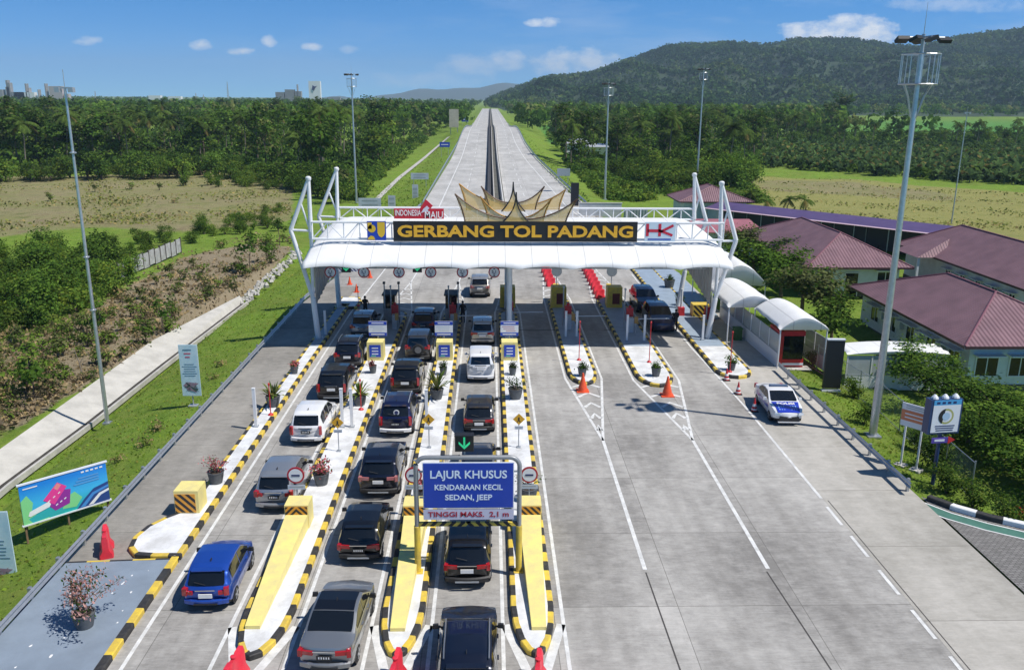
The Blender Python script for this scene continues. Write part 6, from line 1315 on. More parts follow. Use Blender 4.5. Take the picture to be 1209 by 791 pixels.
t=thing('gate_post','white post with red base at the far side of the last lane','post',(15.4,66.5,.16)); MB().tube([(0,0,0),(0,0,2.2)],.09,0,10).build('post',[STEELW],t); m=MB(); m.box((0,0,.35),(.5,.45,.7)); m.build('base',[RED],t)
# signs beyond the gate
def far_sign(label,Y,rect,col,post=2,z0=None,lines=2,group=None):
    a=atY(rect[0],rect[1],Y);b=atY(rect[2],rect[3],Y); w=b.x-a.x;h=a.z-b.z; cx=(a.x+b.x)/2; g0=float(gz(cx,Y)); t=thing('road_sign',label,'road sign',(cx,Y,g0),0,group); zc=(a.z+b.z)/2-g0
    m=MB(); m.box((0,0,zc),(w,.08,h),0)
    for j in range(lines): m.box((0,-.045,zc+h*(.22-.44*j/max(1,lines-1) if lines>1 else 0)),(w*.7,.01,h*.16),1)
    m.build('board',[col,SW if col is BLUE else GREYP],t); 
    for sx_ in ((-1,1) if post==2 else (0,)): q=MB(); q.tube([(sx_*w*.35,.08,-.2),(sx_*w*.35,.08,zc)],.06,0,6); q.build('post',[GREYP],t)
PS=mat('pale_sign',(.52,.56,.62),.5,var=.15,vs=.6)
far_sign('wide pale sign board left of the far highway behind the canopy truss',133,(423,234,450,245),PS); far_sign('small upright pale banner sign left of the far highway, nearest the road sign',136,(458,231,467,244),PS,1)
far_sign('white name board on the grass left of the far highway',172,(485,204.5,506,212),PS); far_sign('upright blue and white sign on the grass left of the far highway',155,(486.5,218,494,238),PS,1,None,3)
far_sign('blue road sign on the left verge of the far highway',262,(519,168,531,174),BLUE,2,None,1); far_sign('small blue road sign farther along the highway',455,(545,139,553,144),BLUE,2,None,1)
t=thing('beige_billboard_block','tall beige advertising board on the left of the far highway','billboard',(atY(536,150,360).x,360,float(gz(-15,360)))); m=MB(); m.box((0,0,6.2),(3.8,.8,7.2)); m.build('board',[mat('beige_board',(.50,.46,.36),.6,var=.15,vs=.5)],t); m=MB(); m.box((-1.4,.3,1.3),(.25,.25,3)); m.build('post',[GREYP],t); m=MB(); m.box((1.4,.3,1.3),(.25,.25,3)); m.build('post',[GREYP],t)
far_sign('grey back of a road sign on the right verge of the far highway',178,(658,199,673,208),GREYP,2,None,0)
p=atY(679,216,140); t=thing('black_sign_panel','tall black sign panel right of the far highway behind the canopy','sign',(p.x,140,float(gz(p.x,140)))); hh=p.z-float(gz(p.x,140)); m=MB(); m.box((0,0,hh-2.0),(1.3,.25,4.0)); m.build('panel',[MC['totem_navy']],t); m=MB(); m.tube([(0,0,-.2),(0,0,hh-3.5)],.12,0,8); m.build('post',[GREYP],t)
WPAN=mat('grey_wall_panels',(.52,.53,.53),.7,var=.15,vs=.7,bump=.15,bs=3)
a=atY(684,236,128);b=atY(733,262,128); t=thing('panel_wall','pale grey panel wall right of the far plaza behind the canopy','wall',((a.x+b.x)/2,128,float(gz(24,128)))); m=MB(); m.box((0,0,1.6),(b.x-a.x,.3,3.4)); m.build('wall_panels',[WPAN],t); m=MB(); m.box((0,0,3.36),(b.x-a.x+.2,.4,.12)); m.build('coping',[CONC],t)
a=atY(737,240,127);b=atY(764,262,127); t=thing('panel_wall','darker grey corrugated wall beside the pale panel wall behind the canopy','wall',((a.x+b.x)/2,127,float(gz(30,127)))); m=MB(); m.box((0,0,1.4),(b.x-a.x,.3,2.9)); 
for k in range(8): m.box(((k-3.5)*(b.x-a.x)/8,-.18,1.4),(.12,.08,2.9))
m.build('wall_panels',[GREYP],t)
# white house in the trees, right; old fence, left
p=gat(680,186); t=thing('white_house','small white house half hidden by trees right of the highway','house',(p.x,p.y,p.z)); m=MB(); m.box((0,0,2.2),(6.5,7,4.4)); m.box((6,0,1.7),(7,6,3.4)); m.build('wall',[WHITE],t); m=MB(); m.mesh([(-3.6,-4,4.5),(3.6,-4,4.5),(3.6,4,5.6),(-3.6,4,5.6),(2.6,-4,3.5),(10,-4,3.5),(10,4,4.2),(2.6,4,4.2)],[(0,1,2,3),(4,5,6,7)]); o=m.build('roof',[mat('tin_roof',(.55,.56,.57),.4,.3)],t); o.modifiers.new('thickness','SOLIDIFY').thickness=.15
for sx_ in(-1.5,1.2): m=MB(); m.box((sx_,-3.53,2.4),(1.1,.06,1.4)); m.build('window',[GLASS],t)
A=gat(140,330);B=gat(214,300); dv=B-A; t=thing('panel_fence','weathered grey concrete panel fence below the left thicket','fence',A,math.atan2(dv.y,dv.x)); L=dv.length; n=11
for k in range(n):
    if k in (1,): continue
    m=MB(); m.box((L*(k+.5)/n,0,.75+random.uniform(-.08,.12)),(L/n*.93,.08,1.6)); m.build('panel',[mat('old_panel',(.42,.42,.41),.8,var=.3,vs=1.5)],t)
for k in range(n+1): m=MB(); m.box((L*k/n,0,.8),(.14,.16,1.9)); m.build('post',[mat('dark_wood',(.07,.06,.05),.85)],t)
# ---- factory on the horizon
def blk(m,px0,px1,pt_,pb_,Y,dep=9,mi=0):
    a=atY(px0,pt_,Y);b=atY(px1,pb_,Y); m.box(((a.x+b.x)/2,Y+dep/2,(a.z-6)/2),(b.x-a.x,dep,a.z+6),mi)
FG=mat('factory_grey',(.30,.30,.31),.7,var=.2,vs=.02); FW=mat('factory_white',(.75,.76,.78),.6)
def fac(label,parts,Y,mt,name='factory_building'):
    x=sum(atY((a+b)/2,c,Y).x for a,b,c in parts)/len(parts); t=thing(name,label,'factory'); 
    for a,b,c in parts: m=MB(); blk(m,a,b,c,122,Y); m.build('hall',[mt],t)
    return t
fac('white factory tower on the left horizon',[(364,379,96)],1500,FW,'factory_tower')
q=atY(371,104,1499); [o for o in COL.objects if o.name=='factory_tower'][0]; m=MB(); m.poly([(q.x-4,1499,q.z-3),(q.x-1,1499,q.z-5),(q.x+1,1499,q.z-1),(q.x+5,1499,q.z+3),(q.x+1,1499,q.z+2),(q.x-3,1499,q.z+4)]); m.build('emblem',[NAVY],[o for o in COL.objects if o.name.startswith('factory_tower')][0])
fac('stepped grey factory block beside the white tower on the horizon',[(325,336,109),(336,348,106),(348,356,108),(350,352,100)],1520,FG)
fac('low grey sheds right of the white factory tower',[(386,402,115),(402,420,118)],1500,FG)
fac('pale boxy factory block at the left end of the horizon',[(57,75,102),(75,82,111)],1450,mat('factory_pale',(.46,.40,.40),.7))
fac('dark lattice like plant towers at the far left horizon',[(-5,5,106),(6,13,103),(8,10,95),(11,12,98),(13,30,109),(30,32,99),(33,36,104),(44,47,106),(53,55,99)],1450,FG)
fac('row of pale low sheds on the left horizon',[(16,42,109),(175,190,113),(198,214,114)],1450,FW)
for px,pt_,l in ((268,97,'tall lattice mast on the left horizon'),(240,112,'small mast on the left horizon'),(231,110,'thin mast left of the tall lattice mast'),(112,108,'short mast on the far left horizon')):
    a=atY(px,pt_,1500); t=thing('lattice_mast',l,'mast',(a.x,1500,-2)); h=a.z+2; m=MB()
    for sx_,sy in((-1,-1),(1,-1),(1,1),(-1,1)): m.tube([(sx_*1.6,sy*1.6,0),(sx_*.25,sy*.25,h)],.22,0,4)
    for k in range(10):
        z0=h*k/10; r0=1.6-1.35*k/10; r1=1.6-1.35*(k+1)/10; m.tube([(-r0,-r0,z0),(r1,-r1,h*(k+1)/10)],.15,0,4); m.tube([(r0,-r0,z0),(-r1,-r1,h*(k+1)/10)],.15,0,4)
    m.build('lattice',[GREYP],t)
# ================================================================ VEGETATION
def quads(name,C,s,Nn,mats,mi=None,parent=None,aspect=1.0):
    """one leaf-sized quad per point: centres C, sizes s, normals Nn"""
    k=len(C); ref=RNG.normal(size=(k,3)); u=np.cross(Nn,ref); u/=np.linalg.norm(u,axis=1)[:,None]+1e-9; v=np.cross(Nn,u); v/=np.linalg.norm(v,axis=1)[:,None]+1e-9
    s=np.asarray(s)[:,None]*np.ones((k,1)); a=u*s; b=v*s*aspect
    V=np.stack([C-a,C-b*.7+a*.1,C+a,C+b*.7+a*.1],1).reshape(-1,3)
    me=bpy.data.meshes.new(name); me.vertices.add(4*k); me.vertices.foreach_set('co',V.astype(np.float32).ravel()); me.loops.add(4*k); me.loops.foreach_set('vertex_index',np.arange(4*k,dtype=np.int32)); me.polygons.add(k); me.polygons.foreach_set('loop_start',np.arange(0,4*k,4,dtype=np.int32)); me.polygons.foreach_set('loop_total',np.full(k,4,dtype=np.int32))
    for m in mats: me.materials.append(m)
    if mi is not None: me.polygons.foreach_set('material_index',np.asarray(mi,dtype=np.int32))
    me.update(calc_edges=True); o=bpy.data.objects.new(name,me); COL.objects.link(o)
    if parent: o.parent=parent
    return o
G_D=leafmat('leaf_dark',(.050,.104,.024),.35); G_M=leafmat('leaf_mid',(.086,.170,.034),.4); G_L=leafmat('leaf_light',(.14,.235,.045),.42); G_Y=leafmat('leaf_yellow_green',(.18,.25,.045),.42); G_O=leafmat('leaf_olive',(.155,.185,.075),.38); G_DRY=leafmat('leaf_dry',(.36,.285,.17),.4)
G_P=leafmat('palm_frond',(.095,.155,.040),.35); G_PY=leafmat('palm_frond_dry',(.20,.175,.07),.3); G_B=leafmat('banana_leaf',(.11,.19,.075),.4)
def crown_pts(nc,per,rx,rz,cz,lob=7,clump=.55,hollow=.5,flat=.0):
    """clump centres in uneven lobes, leaves around each"""
    L=[]
    for k in range(lob):
        a=RNG.random()*6.283; r=RNG.uniform(.1,.75)*rx; L.append((math.cos(a)*r,math.sin(a)*r,cz+RNG.uniform(-.55,.75)*rz,RNG.uniform(.38,.62)))
    C=[]
    for k in range(nc):
        x,y,z,f=L[RNG.integers(lob)]; d=RNG.normal(size=3); d/=np.linalg.norm(d); rr=RNG.random()**.35
        C.append((x+d[0]*rr*rx*f,y+d[1]*rr*rx*f,z+d[2]*rr*rz*f*.9))
    C=np.array(C); P=np.repeat(C,per,0); O=RNG.normal(size=P.shape)*clump*np.array([1,1,.6]); ctr=np.array([0,0,cz-.4*rz])
    n=(P+O-ctr); n/=np.linalg.norm(n,axis=1)[:,None]; n=n+RNG.normal(size=n.shape)*.55+np.array([0,0,.35]); n/=np.linalg.norm(n,axis=1)[:,None]
    return P+O,n,np.repeat(np.arange(nc),per),C
def tree_proto(h,rx,rz,nc,per,ls,mats,w,clump,trunk_r=.22,label='',cat='tree',name='broadleaf_tree',lob=7,lean=.0):
    t=thing(name,label,cat); cz=h-rz
    m=MB(); P=[Vector((0,0,-.4)),Vector((.1+lean*.3,.05,h*.25)),Vector((lean*.6,-.1,h*.5)),Vector((lean,0,cz+rz*.1))]; m.tube(P,trunk_r,0,7,trunk_r*.45)
    pts,nn,ci,C=crown_pts(nc,per,rx,rz,cz,lob,clump)
    for k in range(8):
        q=Vector(C[RNG.integers(len(C))]); b=P[2].lerp(P[3],RNG.random()) if h>4 else P[1].lerp(P[3],RNG.random()); m.tube([b,b.lerp(q,.5)+Vector((0,0,-.2*rz*RNG.random())),q],trunk_r*.38,0,5,trunk_r*.12)
    m.build('trunk',[BARK],t,60)
    cm_=RNG.choice(len(mats),size=nc,p=w); quads('crown',pts,RNG.uniform(.6,1.2,len(pts))*ls,nn,mats,cm_[ci],t); return t
def palm_proto(h,fl,nf,label,dry=.15,name='coconut_palm'):
    t=thing(name,label,'palm tree'); m=MB(); b=RNG.uniform(-1,1); P=[Vector((b*(k/6)**2*.9,.3*math.sin(k),h*k/6-.3)) for k in range(7)]; m.tube(P,.19,0,7,.12); m.build('trunk',[PTRUNK],t,60)
    top=P[-1]; m=MB()
    for k in range(nf):
        a=6.283*k/nf+RNG.uniform(-.2,.2); el=RNG.uniform(-.35,1.15); d=Vector((math.cos(a)*math.cos(el),math.sin(a)*math.cos(el),math.sin(el))); p=top.copy(); mi=1 if el<.0 and RNG.random()<dry*3 else 0; seg=7; pr=[p.copy()]
        for s_ in range(seg): p=p+d*fl/seg; d=(d+Vector((0,0,-.26))).normalized(); pr.append(p.copy())
        sd_=Vector((-math.sin(a),math.cos(a),0))
        for s_ in range(seg):
            for j in range(3):
                f=(s_+j/3)/seg; q=pr[s_].lerp(pr[s_+1],j/3); tg=(pr[s_+1]-pr[s_]).normalized(); ll=fl*.26*math.sin(math.pi*min(.98,.12+f*.86))+.1
                for sg in(-1,1):
                    dr=(sd_*sg+tg*.5+Vector((0,0,-.45-.3*RNG.random()))).normalized(); w_=tg*.075*fl/3; m.poly([q-w_,q+w_,q+dr*ll+w_*.2,q+dr*ll-w_*.2],mi)
        m.tube(pr,.035,mi,4,.01)
    m.build('crown',[G_P,G_PY],t); return t
def banana_proto(h,label):
    t=thing('banana_plant',label,'banana plant'); m=MB(); m.tube([(0,0,-.2),(0,0,h*.4)],.13,0,7,.08); m.build('stem',[mat('banana_stem',(.14,.16,.06),.7)],t); m=MB()
    for k in range(8):
        a=k*.8+RNG.uniform(-.3,.3); el=RNG.uniform(.35,1.35); d=Vector((math.cos(a)*math.cos(el),math.sin(a)*math.cos(el),math.sin(el))); p=Vector((0,0,h*.36)); sd_=Vector((-math.sin(a),math.cos(a),0)); L=h*.58; pr=[p.copy()]; seg=6
        for s_ in range(seg): p=p+d*L/seg; d=(d+Vector((0,0,-.22))).normalized(); pr.append(p.copy())
        for s_ in range(seg):
            w0=.46*math.sin(math.pi*(s_+.25)/(seg+.5)); w1=.46*math.sin(math.pi*(s_+1.25)/(seg+.5)) if s_<seg-1 else .03
            for sg in(-1,1): m.poly([pr[s_],pr[s_+1],pr[s_+1]+sd_*sg*w1*h/4+Vector((0,0,.06)),pr[s_]+sd_*sg*w0*h/4+Vector((0,0,.06))][::sg],0 if k<7 else 1)
    m.build('leaves',[G_B,G_PY],t); return t
def shrub_proto(r,h,nc,per,ls,mats,w,label,name='shrub',clump=.28):
    t=thing(name,label,'scrub' if name=='scrub_plant' else 'shrub'); pts,nn,ci,C=crown_pts(nc,per,r,h*.5,h*.5,6,clump); pts[:,2]=np.abs(pts[:,2])
    m=MB()
    for k in range(6): q=Vector(C[RNG.integers(len(C))]); m.tube([(0,0,-.15),Vector((q.x*.3,q.y*.3,q.z*.5)),q],.04*max(.5,h/1.5),0,5,.015)
    m.build('stems',[BARK],t); cm_=RNG.choice(len(mats),size=nc,p=w); quads('leaves',pts,RNG.uniform(.6,1.2,len(pts))*ls,nn,mats,cm_[ci],t); return t
FAR=(0,-400,-60)
def place(protos,pts,label,group,smin,smax,zs=(.9,1.1),hf=None):
    for i,p in enumerate(pts):
        o=protos[random.randrange(len(protos))]; s=random.uniform(smin,smax)
        if hf: s*=hf(p)
        zz=float(gz(p.x,p.y)); clone(o,label,(p.x,p.y,zz-.05),random.random()*6.28,(s,s,s*random.uniform(*zs)),group)
def done(protos):
    for o in protos:
        for c in list(o.children): bpy.data.objects.remove(c)
        bpy.data.objects.remove(o)
MIX=[G_D,G_M,G_L]
TR=[tree_proto(13,4.2,4.6,72,12,.42,MIX,[.5,.38,.12],.62,.28,'t'),tree_proto(12,4.8,4.0,72,12,.42,[G_M,G_L,G_D],[.45,.3,.25],.62,.26,'t'),tree_proto(15,3.8,5.4,76,12,.42,[G_D,G_M,G_O],[.55,.3,.15],.62,.3,'t'),tree_proto(11,4.4,4.4,66,12,.42,[G_L,G_Y,G_M],[.4,.2,.4],.6,.24,'t'),tree_proto(14,4.0,5,72,12,.42,[G_D,G_O,G_M],[.4,.2,.4],.62,.26,'t')]
PL=[palm_proto(13,4.6,20,'p'),palm_proto(11,4.3,18,'p',.3),palm_proto(15,4.4,20,'p',.1)]
SHB=[shrub_proto(1.7,2.6,80,13,.135,[G_M,G_L,G_Y],[.42,.42,.16],'s',clump=.3),shrub_proto(2.0,2.2,80,13,.135,[G_L,G_Y,G_M],[.45,.22,.33],'s',clump=.3),shrub_proto(1.5,3.0,80,13,.135,[G_D,G_M,G_L],[.34,.42,.24],'s',clump=.3)]
SCR=[shrub_proto(.8,1.0,16,9,.12,[G_O,G_L,G_DRY],[.4,.35,.25],'s','scrub_plant',.2),shrub_proto(.9,.8,14,9,.12,[G_DRY,G_O,G_L],[.45,.35,.2],'s','scrub_plant',.22),shrub_proto(.6,1.3,16,9,.12,[G_O,G_L,G_DRY],[.4,.3,.3],'s','scrub_plant',.18)]
BN=[banana_proto(4.2,'b'),banana_proto(3.6,'b')]
SAP=[tree_proto(3.6,1.0,1.2,22,10,.17,[G_M,G_L,G_D],[.5,.3,.2],.22,.06,'t',name='sapling',lob=4),tree_proto(4.4,1.2,1.2,26,10,.18,[G_D,G_M],[.5,.5],.24,.07,'t',name='sapling',lob=4,lean=.3)]
rs=random.Random(11)
# --- left side
ltree=[(-60,207),(150,206),(255,200),(330,212),(395,226),(440,200),(500,165),(535,146),(530,137),(300,139),(-60,139)]
PTS=scatter(ltree,210,3.2,rs)
edge_=[gat(x,y) for x,y in zip(np.linspace(-50,255,26),np.linspace(205,197,26))]
hfL=lambda p:1.0+.12*math.sin(p.x*.05+p.y*.013)
place(TR,PTS[:130]+edge_[::2],'dense green broadleaf tree in the wood left of the highway','broadleaf trees in the left wood',.82,1.22,hf=hfL)
place(PL,PTS[130:205],'coconut palm in the wood left of the highway','palms in the left wood',.8,1.12)
place(SHB,scatter([(-40,212),(255,204),(330,214),(400,232),(400,242),(330,222),(255,210),(-40,217)],60,1.,rs)+edge_,'leafy green bush along the edge of the left wood','bushes along the left wood edge',1.2,2.2)
place(PL,[gat(140,188),gat(155,190),gat(166,192)],'pale yellowing palm standing out at the front of the left wood','pale palms in the left wood',.75,.9)
place(SHB,scatter([(-30,296),(90,298),(150,312),(172,320),(130,347),(60,388),(-30,400)],80,1.0,rs),'bright green bush in the thicket beside the slender left pole','bushes of the left thicket',.75,1.25)
place(SHB,scatter([(95,290),(215,272),(330,246),(352,254),(345,272),(260,282),(215,298),(150,302)],46,1.,rs),'leafy green bush in the strip between the straw field and the panel fence','bushes along the straw field',.3,.7)
place(SHB,scatter([(215,218),(270,206),(345,212),(345,226),(230,228)],20,1.,rs),'dark green bush in the far corner of the straw field','bushes on the straw field corner',.6,1.1)
place(SCR,scatter([(-20,400),(70,390),(140,345),(215,305),(300,280),(342,285),(330,305),(280,345),(100,450),(-20,515)],120,.75,rs),'dry olive scrub plant on the brown ground left of the drain','dry scrub left of the drain',.6,1.25)
place(SCR,[gat(x,y) for x,y in ((60,238),(112,226),(155,224),(188,225),(57,233),(205,240))],'lone small scrub plant out on the straw field','scrub plants on the straw field',1.0,1.5)
for (x,y,k,s,l) in ((122,406,0,.95,'young leafy tree with round crown beside the slender left pole'),(296,322,1,1.0,'slim sapling on the brown slope right of the panel fence'),(283,327,0,.6,'short sapling left of the slim one near the end of the pale drain'),(315,310,0,.95,'sapling with two tufts above the rubble drain'),(40,470,0,1.0,'thin sparse sapling near the left photo edge'),(195,395,1,.7,'thin sapling in the middle of the dry scrub'),(330,290,1,.85,'sapling nearest the left canopy mast')):
    p=gat(x,y); clone(SAP[k],l,p,rs.random()*6,s)
t=thing('bare_sapling','bare leafless sapling on the brown ground beside the drain','sapling',gat(98,446)); m=MB(); m.tube([(0,0,-.1),(-.1,0,1.0),(-.35,0,2.0)],.05,0,6,.015); m.tube([(-.1,0,1.0),(.25,.1,1.5)],.03,0,5,.01); m.build('trunk',[PTRUNK],t)
for (x,y,s,l) in ((183,508,.62,'small yellowing shrub on the left verge, farther of a close pair'),(166,528,.6,'small reddish shrub on the left verge, nearer of a close pair'),(262,432,.5,'small shrub halfway up the left verge by the guard rail'),(250,448,.45,'small low shrub left of the guard rail below the banner stand'),(140,545,.4,'small shrub above the blue billboard')):
    o=clone(SCR[1],l,gat(x,y),rs.random()*6,s,'small shrubs on the left verge')
# --- right side
rtree=[(640,132),(672,200),(720,205),(790,215),(880,205),(905,172),(985,168),(985,142),(820,138)]
P2=scatter(rtree,190,3.,rs)
place(TR,P2[:125],'dense green broadleaf tree in the wood right of the highway','broadleaf trees in the right wood',.7,1.1)
place(PL,P2[125:180],'coconut palm in the wood right of the highway','palms in the right wood',.75,1.1)
P3=scatter([(905,172),(1000,172),(1260,176),(1260,160),(1100,164),(1000,160),(910,164)],80,3.,rs)
place(TR,P3[:58],'dark broadleaf tree in the belt behind the banana plantation','trees behind the banana plantation',.42,.66)
place(PL,P3[58:74],'palm in the tree belt behind the banana plantation','palms behind the banana plantation',.6,.85)
p=gat(992,158); clone(TR[2],'tall spreading tree rising above the belt before the far green field',p,1.,1.5)
place(SHB,scatter([(690,205),(880,195),(900,215),(870,235),(760,222)],70,1.,rs),'bright green bush below the right wood','bushes below the right wood',1.3,2.3)
place([palm_proto(3.2,3.6,14,'p')]+[],[gat(x,y) for x,y in ((868,243),(885,240),(905,248),(930,247),(950,248),(845,243))],'low young palm at the near edge of the rice field','young palms by the rice field',.5,.68)
place(BN,scatter([(893,197),(1000,205),(1110,215),(1250,222),(1250,184),(1000,177),(905,174)],290,1.,rs),'banana plant in the broad plantation beyond the rice field','banana plants in the plantation',.95,1.3)
# --- near trees by the buildings and the orchard on the right
NT=[tree_proto(5.2,2.0,1.9,190,15,.12,[leafmat('leaf_grey_olive',(.20,.235,.10),.4),G_O,G_M],[.5,.3,.2],.27,.13,'t',name='leafy_tree'),tree_proto(4.6,1.8,1.7,130,14,.13,[G_M,G_D,G_L],[.45,.35,.2],.26,.12,'t',name='leafy_tree'),tree_proto(3.8,1.9,1.6,140,14,.11,[G_D,G_M,G_L],[.35,.4,.25],.26,.11,'t',name='leafy_tree')]
for (cx,cy,Y,k,s,l) in ((950,345,67,0,(1.6,1.6,1.0),'olive green leafy tree behind the nearest arched canopy'),(985,375,61,1,(1.2,1.2,.85),'darker leafy tree beside the walkway canopy, right of the olive tree'),(890,312,83,1,(1.7,1.7,1.0),'dark leafy tree behind the farther white canopy'),(925,322,78,1,(1.4,1.4,1.0),'dark leafy tree between the farther white canopy and the olive tree'),(872,296,92,0,(1.3,1.3,.9),'grey green leafy tree beside the right canopy mast'),(912,300,88,2,(1.4,1.4,1.05),'leafy tree at the corner of the middle maroon roofed building')):
    q=atY(cx,cy,Y); g0=float(gz(q.x,Y)); h=[5.2,4.6,3.8][k]; rz_=[1.9,1.7,1.6][k]; f=(q.z-g0)/(h-rz_); clone(NT[k],l,(q.x,Y,g0),rs.random()*6,(s[0],s[1],max(s[2],min(f,1.35))),None)
ORCH=[(1100,490),(1137,500),(1172,508),(1207,512),(1178,548),(1214,572),(1245,545),(1142,522),(1098,466),(1240,600),(1192,530),(1062,455)]
for x,y in ORCH:
    p=gat(x,y); w_=rs.uniform(.95,1.2); o=clone(NT[2],'round leafy tree in the orchard behind the right wire fence',p,rs.random()*6,(w_,w_,rs.uniform(.62,.8)),'orchard trees behind the right fence')
for x,y,s,l in ((1118,583,.55,'clipped green bush nearest the lightbox sign post'),(1148,600,.5,'green bush by the striped kerb under the wire fence'),(1108,560,.62,'taller green bush behind the lightbox sign post'),(1085,535,.45,'green bush between the orange board and the fence'),(1185,615,.45,'low green bush above the striped kerb'),(1008,470,.5,'green bush beside the black panel'),(1020,500,.42,'low green bush by the mast foot'),(960,432,.4,'small green bush in front of the red kiosk'),(1092,520,.55,'yellow green bush along the wire fence by the lightbox sign')):
    p=gat(x,y); clone(SHB[rs.randrange(3)],l,p,rs.random()*6,s)
p=gat(1203,612); t=shrub_proto(.5,.9,14,9,.08,[leafmat('red_flower',(.45,.03,.03)),G_M],[.7,.3],'small red flowering shrub by the striped kerb at the right photo edge','flowering_shrub',.14); t.location=p
done(TR+PL+SHB+SCR+BN+SAP+NT)
o=[q for q in COL.objects if q.name.startswith('coconut_palm') and q.get('label')=='p']; done(o)
# --- grass on the near verges (nobody could count it)
n=5500; X=np.concatenate([RNG.uniform(-23.6,-16.1,n),RNG.uniform(19.4,26,n//2)]); Y=np.concatenate([16+90*RNG.random(n)**1.6,35+22*RNG.random(n//2)**1.2])
ok=(X<0)|(Y>35.5); X,Y=X[ok],Y[ok]; Z=gz(X,Y); C=np.stack([X,Y,Z+.05],1); nn=RNG.normal(size=C.shape); nn[:,2]=np.abs(nn[:,2])*.9+.2; nn/=np.linalg.norm(nn,axis=1)[:,None]
tag(quads('grass',C,RNG.uniform(.04,.10,len(X)),nn,[leafmat('grass_blade',(.22,.34,.05),.5),leafmat('grass_blade_dry',(.26,.28,.07),.5)],(RNG.random(len(X))<.22).astype(int)),kind='stuff')
n=30000; X=[];Y=[]
pl=[(-20,400),(70,385),(140,340),(215,300),(300,275),(350,280),(335,305),(285,345),(100,455),(-20,525)]
for p in scatter(pl,2000,0,rs): X.append(p.x);Y.append(p.y)
X=np.repeat(np.array(X),3)+RNG.normal(size=len(X)*3)*.25; Y=np.repeat(np.array(Y),3)+RNG.normal(size=len(Y)*3)*.25; Z=gz(X,Y); C=np.stack([X,Y,Z+.12],1); nn=RNG.normal(size=C.shape); nn[:,2]=np.abs(nn[:,2])*.8+.25; nn/=np.linalg.norm(nn,axis=1)[:,None]
tag(quads('dry_grass',C,RNG.uniform(.08,.24,len(X)),nn,[G_DRY,G_O,leafmat('straw',(.55,.44,.31),.45)],RNG.choice(3,len(X),p=[.35,.2,.45])),kind='stuff')
pl=[(395,240),(470,212),(545,150),(500,238),(490,246)]; P4=scatter(pl,1100,0,rs)+scatter([(612,150),(700,240),(690,246),(640,200)],900,0,rs)
X=np.array([p.x for p in P4]);Y=np.array([p.y for p in P4]); Z=gz(X,Y); C=np.stack([X,Y,Z+.15],1); nn=RNG.normal(size=C.shape); nn[:,2]=np.abs(nn[:,2])+.5; nn/=np.linalg.norm(nn,axis=1)[:,None]
tag(quads('verge_grass',C,RNG.uniform(.10,.24,len(X)),nn,[G_L,G_Y,G_M],RNG.choice(3,len(X))),kind='stuff')
FG_=[p for p in scatter([(-40,212),(255,204),(340,222),(345,255),(215,268),(120,264),(-40,276)],9000,0,rs) if math.sin(p.x*.23+p.y*.11)+math.sin(p.x*.09-p.y*.19+1)+rs.uniform(-1.3,1.3)>.35]+[p for p in scatter([(893,208),(1000,212),(1130,224),(1230,230),(1230,285),(1100,270),(890,240)],4200,0,rs) if math.sin(p.x*.15+p.y*.3)+rs.uniform(-1,1)>.2]
X=np.array([p.x for p in FG_]);Y=np.array([p.y for p in FG_]); Z=gz(X,Y); C=np.stack([X,Y,Z+.12],1); nn=RNG.normal(size=C.shape); nn[:,2]=np.abs(nn[:,2])+.2; nn/=np.linalg.norm(nn,axis=1)[:,None]
tag(quads('field_grass',C,RNG.uniform(.12,.34,len(X)),nn,[leafmat('field_green',(.20,.235,.07),.4),leafmat('field_straw',(.32,.27,.14),.4),G_O],RNG.choice(3,len(X),p=[.45,.3,.25])),kind='stuff')
# --- far wood that reads as one mass
def mass(name,pts,ls,per,mats,w,squash=.8,rr=(3,6),pick=None):
    P=np.array(pts); k=len(P); R_=RNG.uniform(*rr,size=k); C=np.repeat(P,per,0); d=RNG.normal(size=C.shape); d/=np.linalg.norm(d,axis=1)[:,None]; d[:,2]=np.abs(d[:,2])*1.1-.25; rad=np.repeat(R_,per)[:,None]*RNG.uniform(.6,1.05,(k*per,1))
    Q=C+d*rad*np.array([1,1,squash]); nn=d+RNG.normal(size=d.shape)*.4; nn/=np.linalg.norm(nn,axis=1)[:,None]; cm_=np.repeat(RNG.choice(len(mats),size=k,p=w) if pick is None else pick,per)
    return tag(quads(name,Q,RNG.uniform(.7,1.2,k*per)*ls,nn,mats,cm_),kind='stuff')
UG=[(p.x,p.y,float(gz(p.x,p.y))+.1) for p in scatter([(395,234),(422,238),(452,207),(505,166),(538,144),(515,146),(470,166),(400,203),(345,210)],470,0,rs)+scatter([(645,160),(676,203),(714,236),(760,238),(800,225),(880,222),(905,240),(870,240),(790,232),(760,200),(690,192),(640,148)],800,0,rs)]
mass('undergrowth',UG,.34,60,[G_M,G_L,G_Y,G_D],[.35,.3,.15,.2],1.1,(.9,2.3))
IN_=[(p.x,p.y,float(gz(p.x,p.y))+.6) for p in scatter(ltree,900,0,rs)+scatter(rtree,650,0,rs)+scatter([(905,168),(1000,172),(1260,176),(1260,160),(1000,160),(910,162)],260,0,rs)]
mass('forest_undergrowth',IN_,.75,44,[G_D,G_M,G_L,G_O],[.4,.35,.15,.1],1.2,(2.0,4.2))
BM=[(p.x,p.y,float(gz(p.x,p.y))+.9) for p in scatter([(893,197),(1000,205),(1110,214),(1250,221),(1250,176),(1000,170),(905,168)],900,0,rs)]
mass('banana_grove',BM,.62,34,[G_B,G_M,G_L],[.6,.2,.2],1.2,(1.3,2.1))
FP_=[]
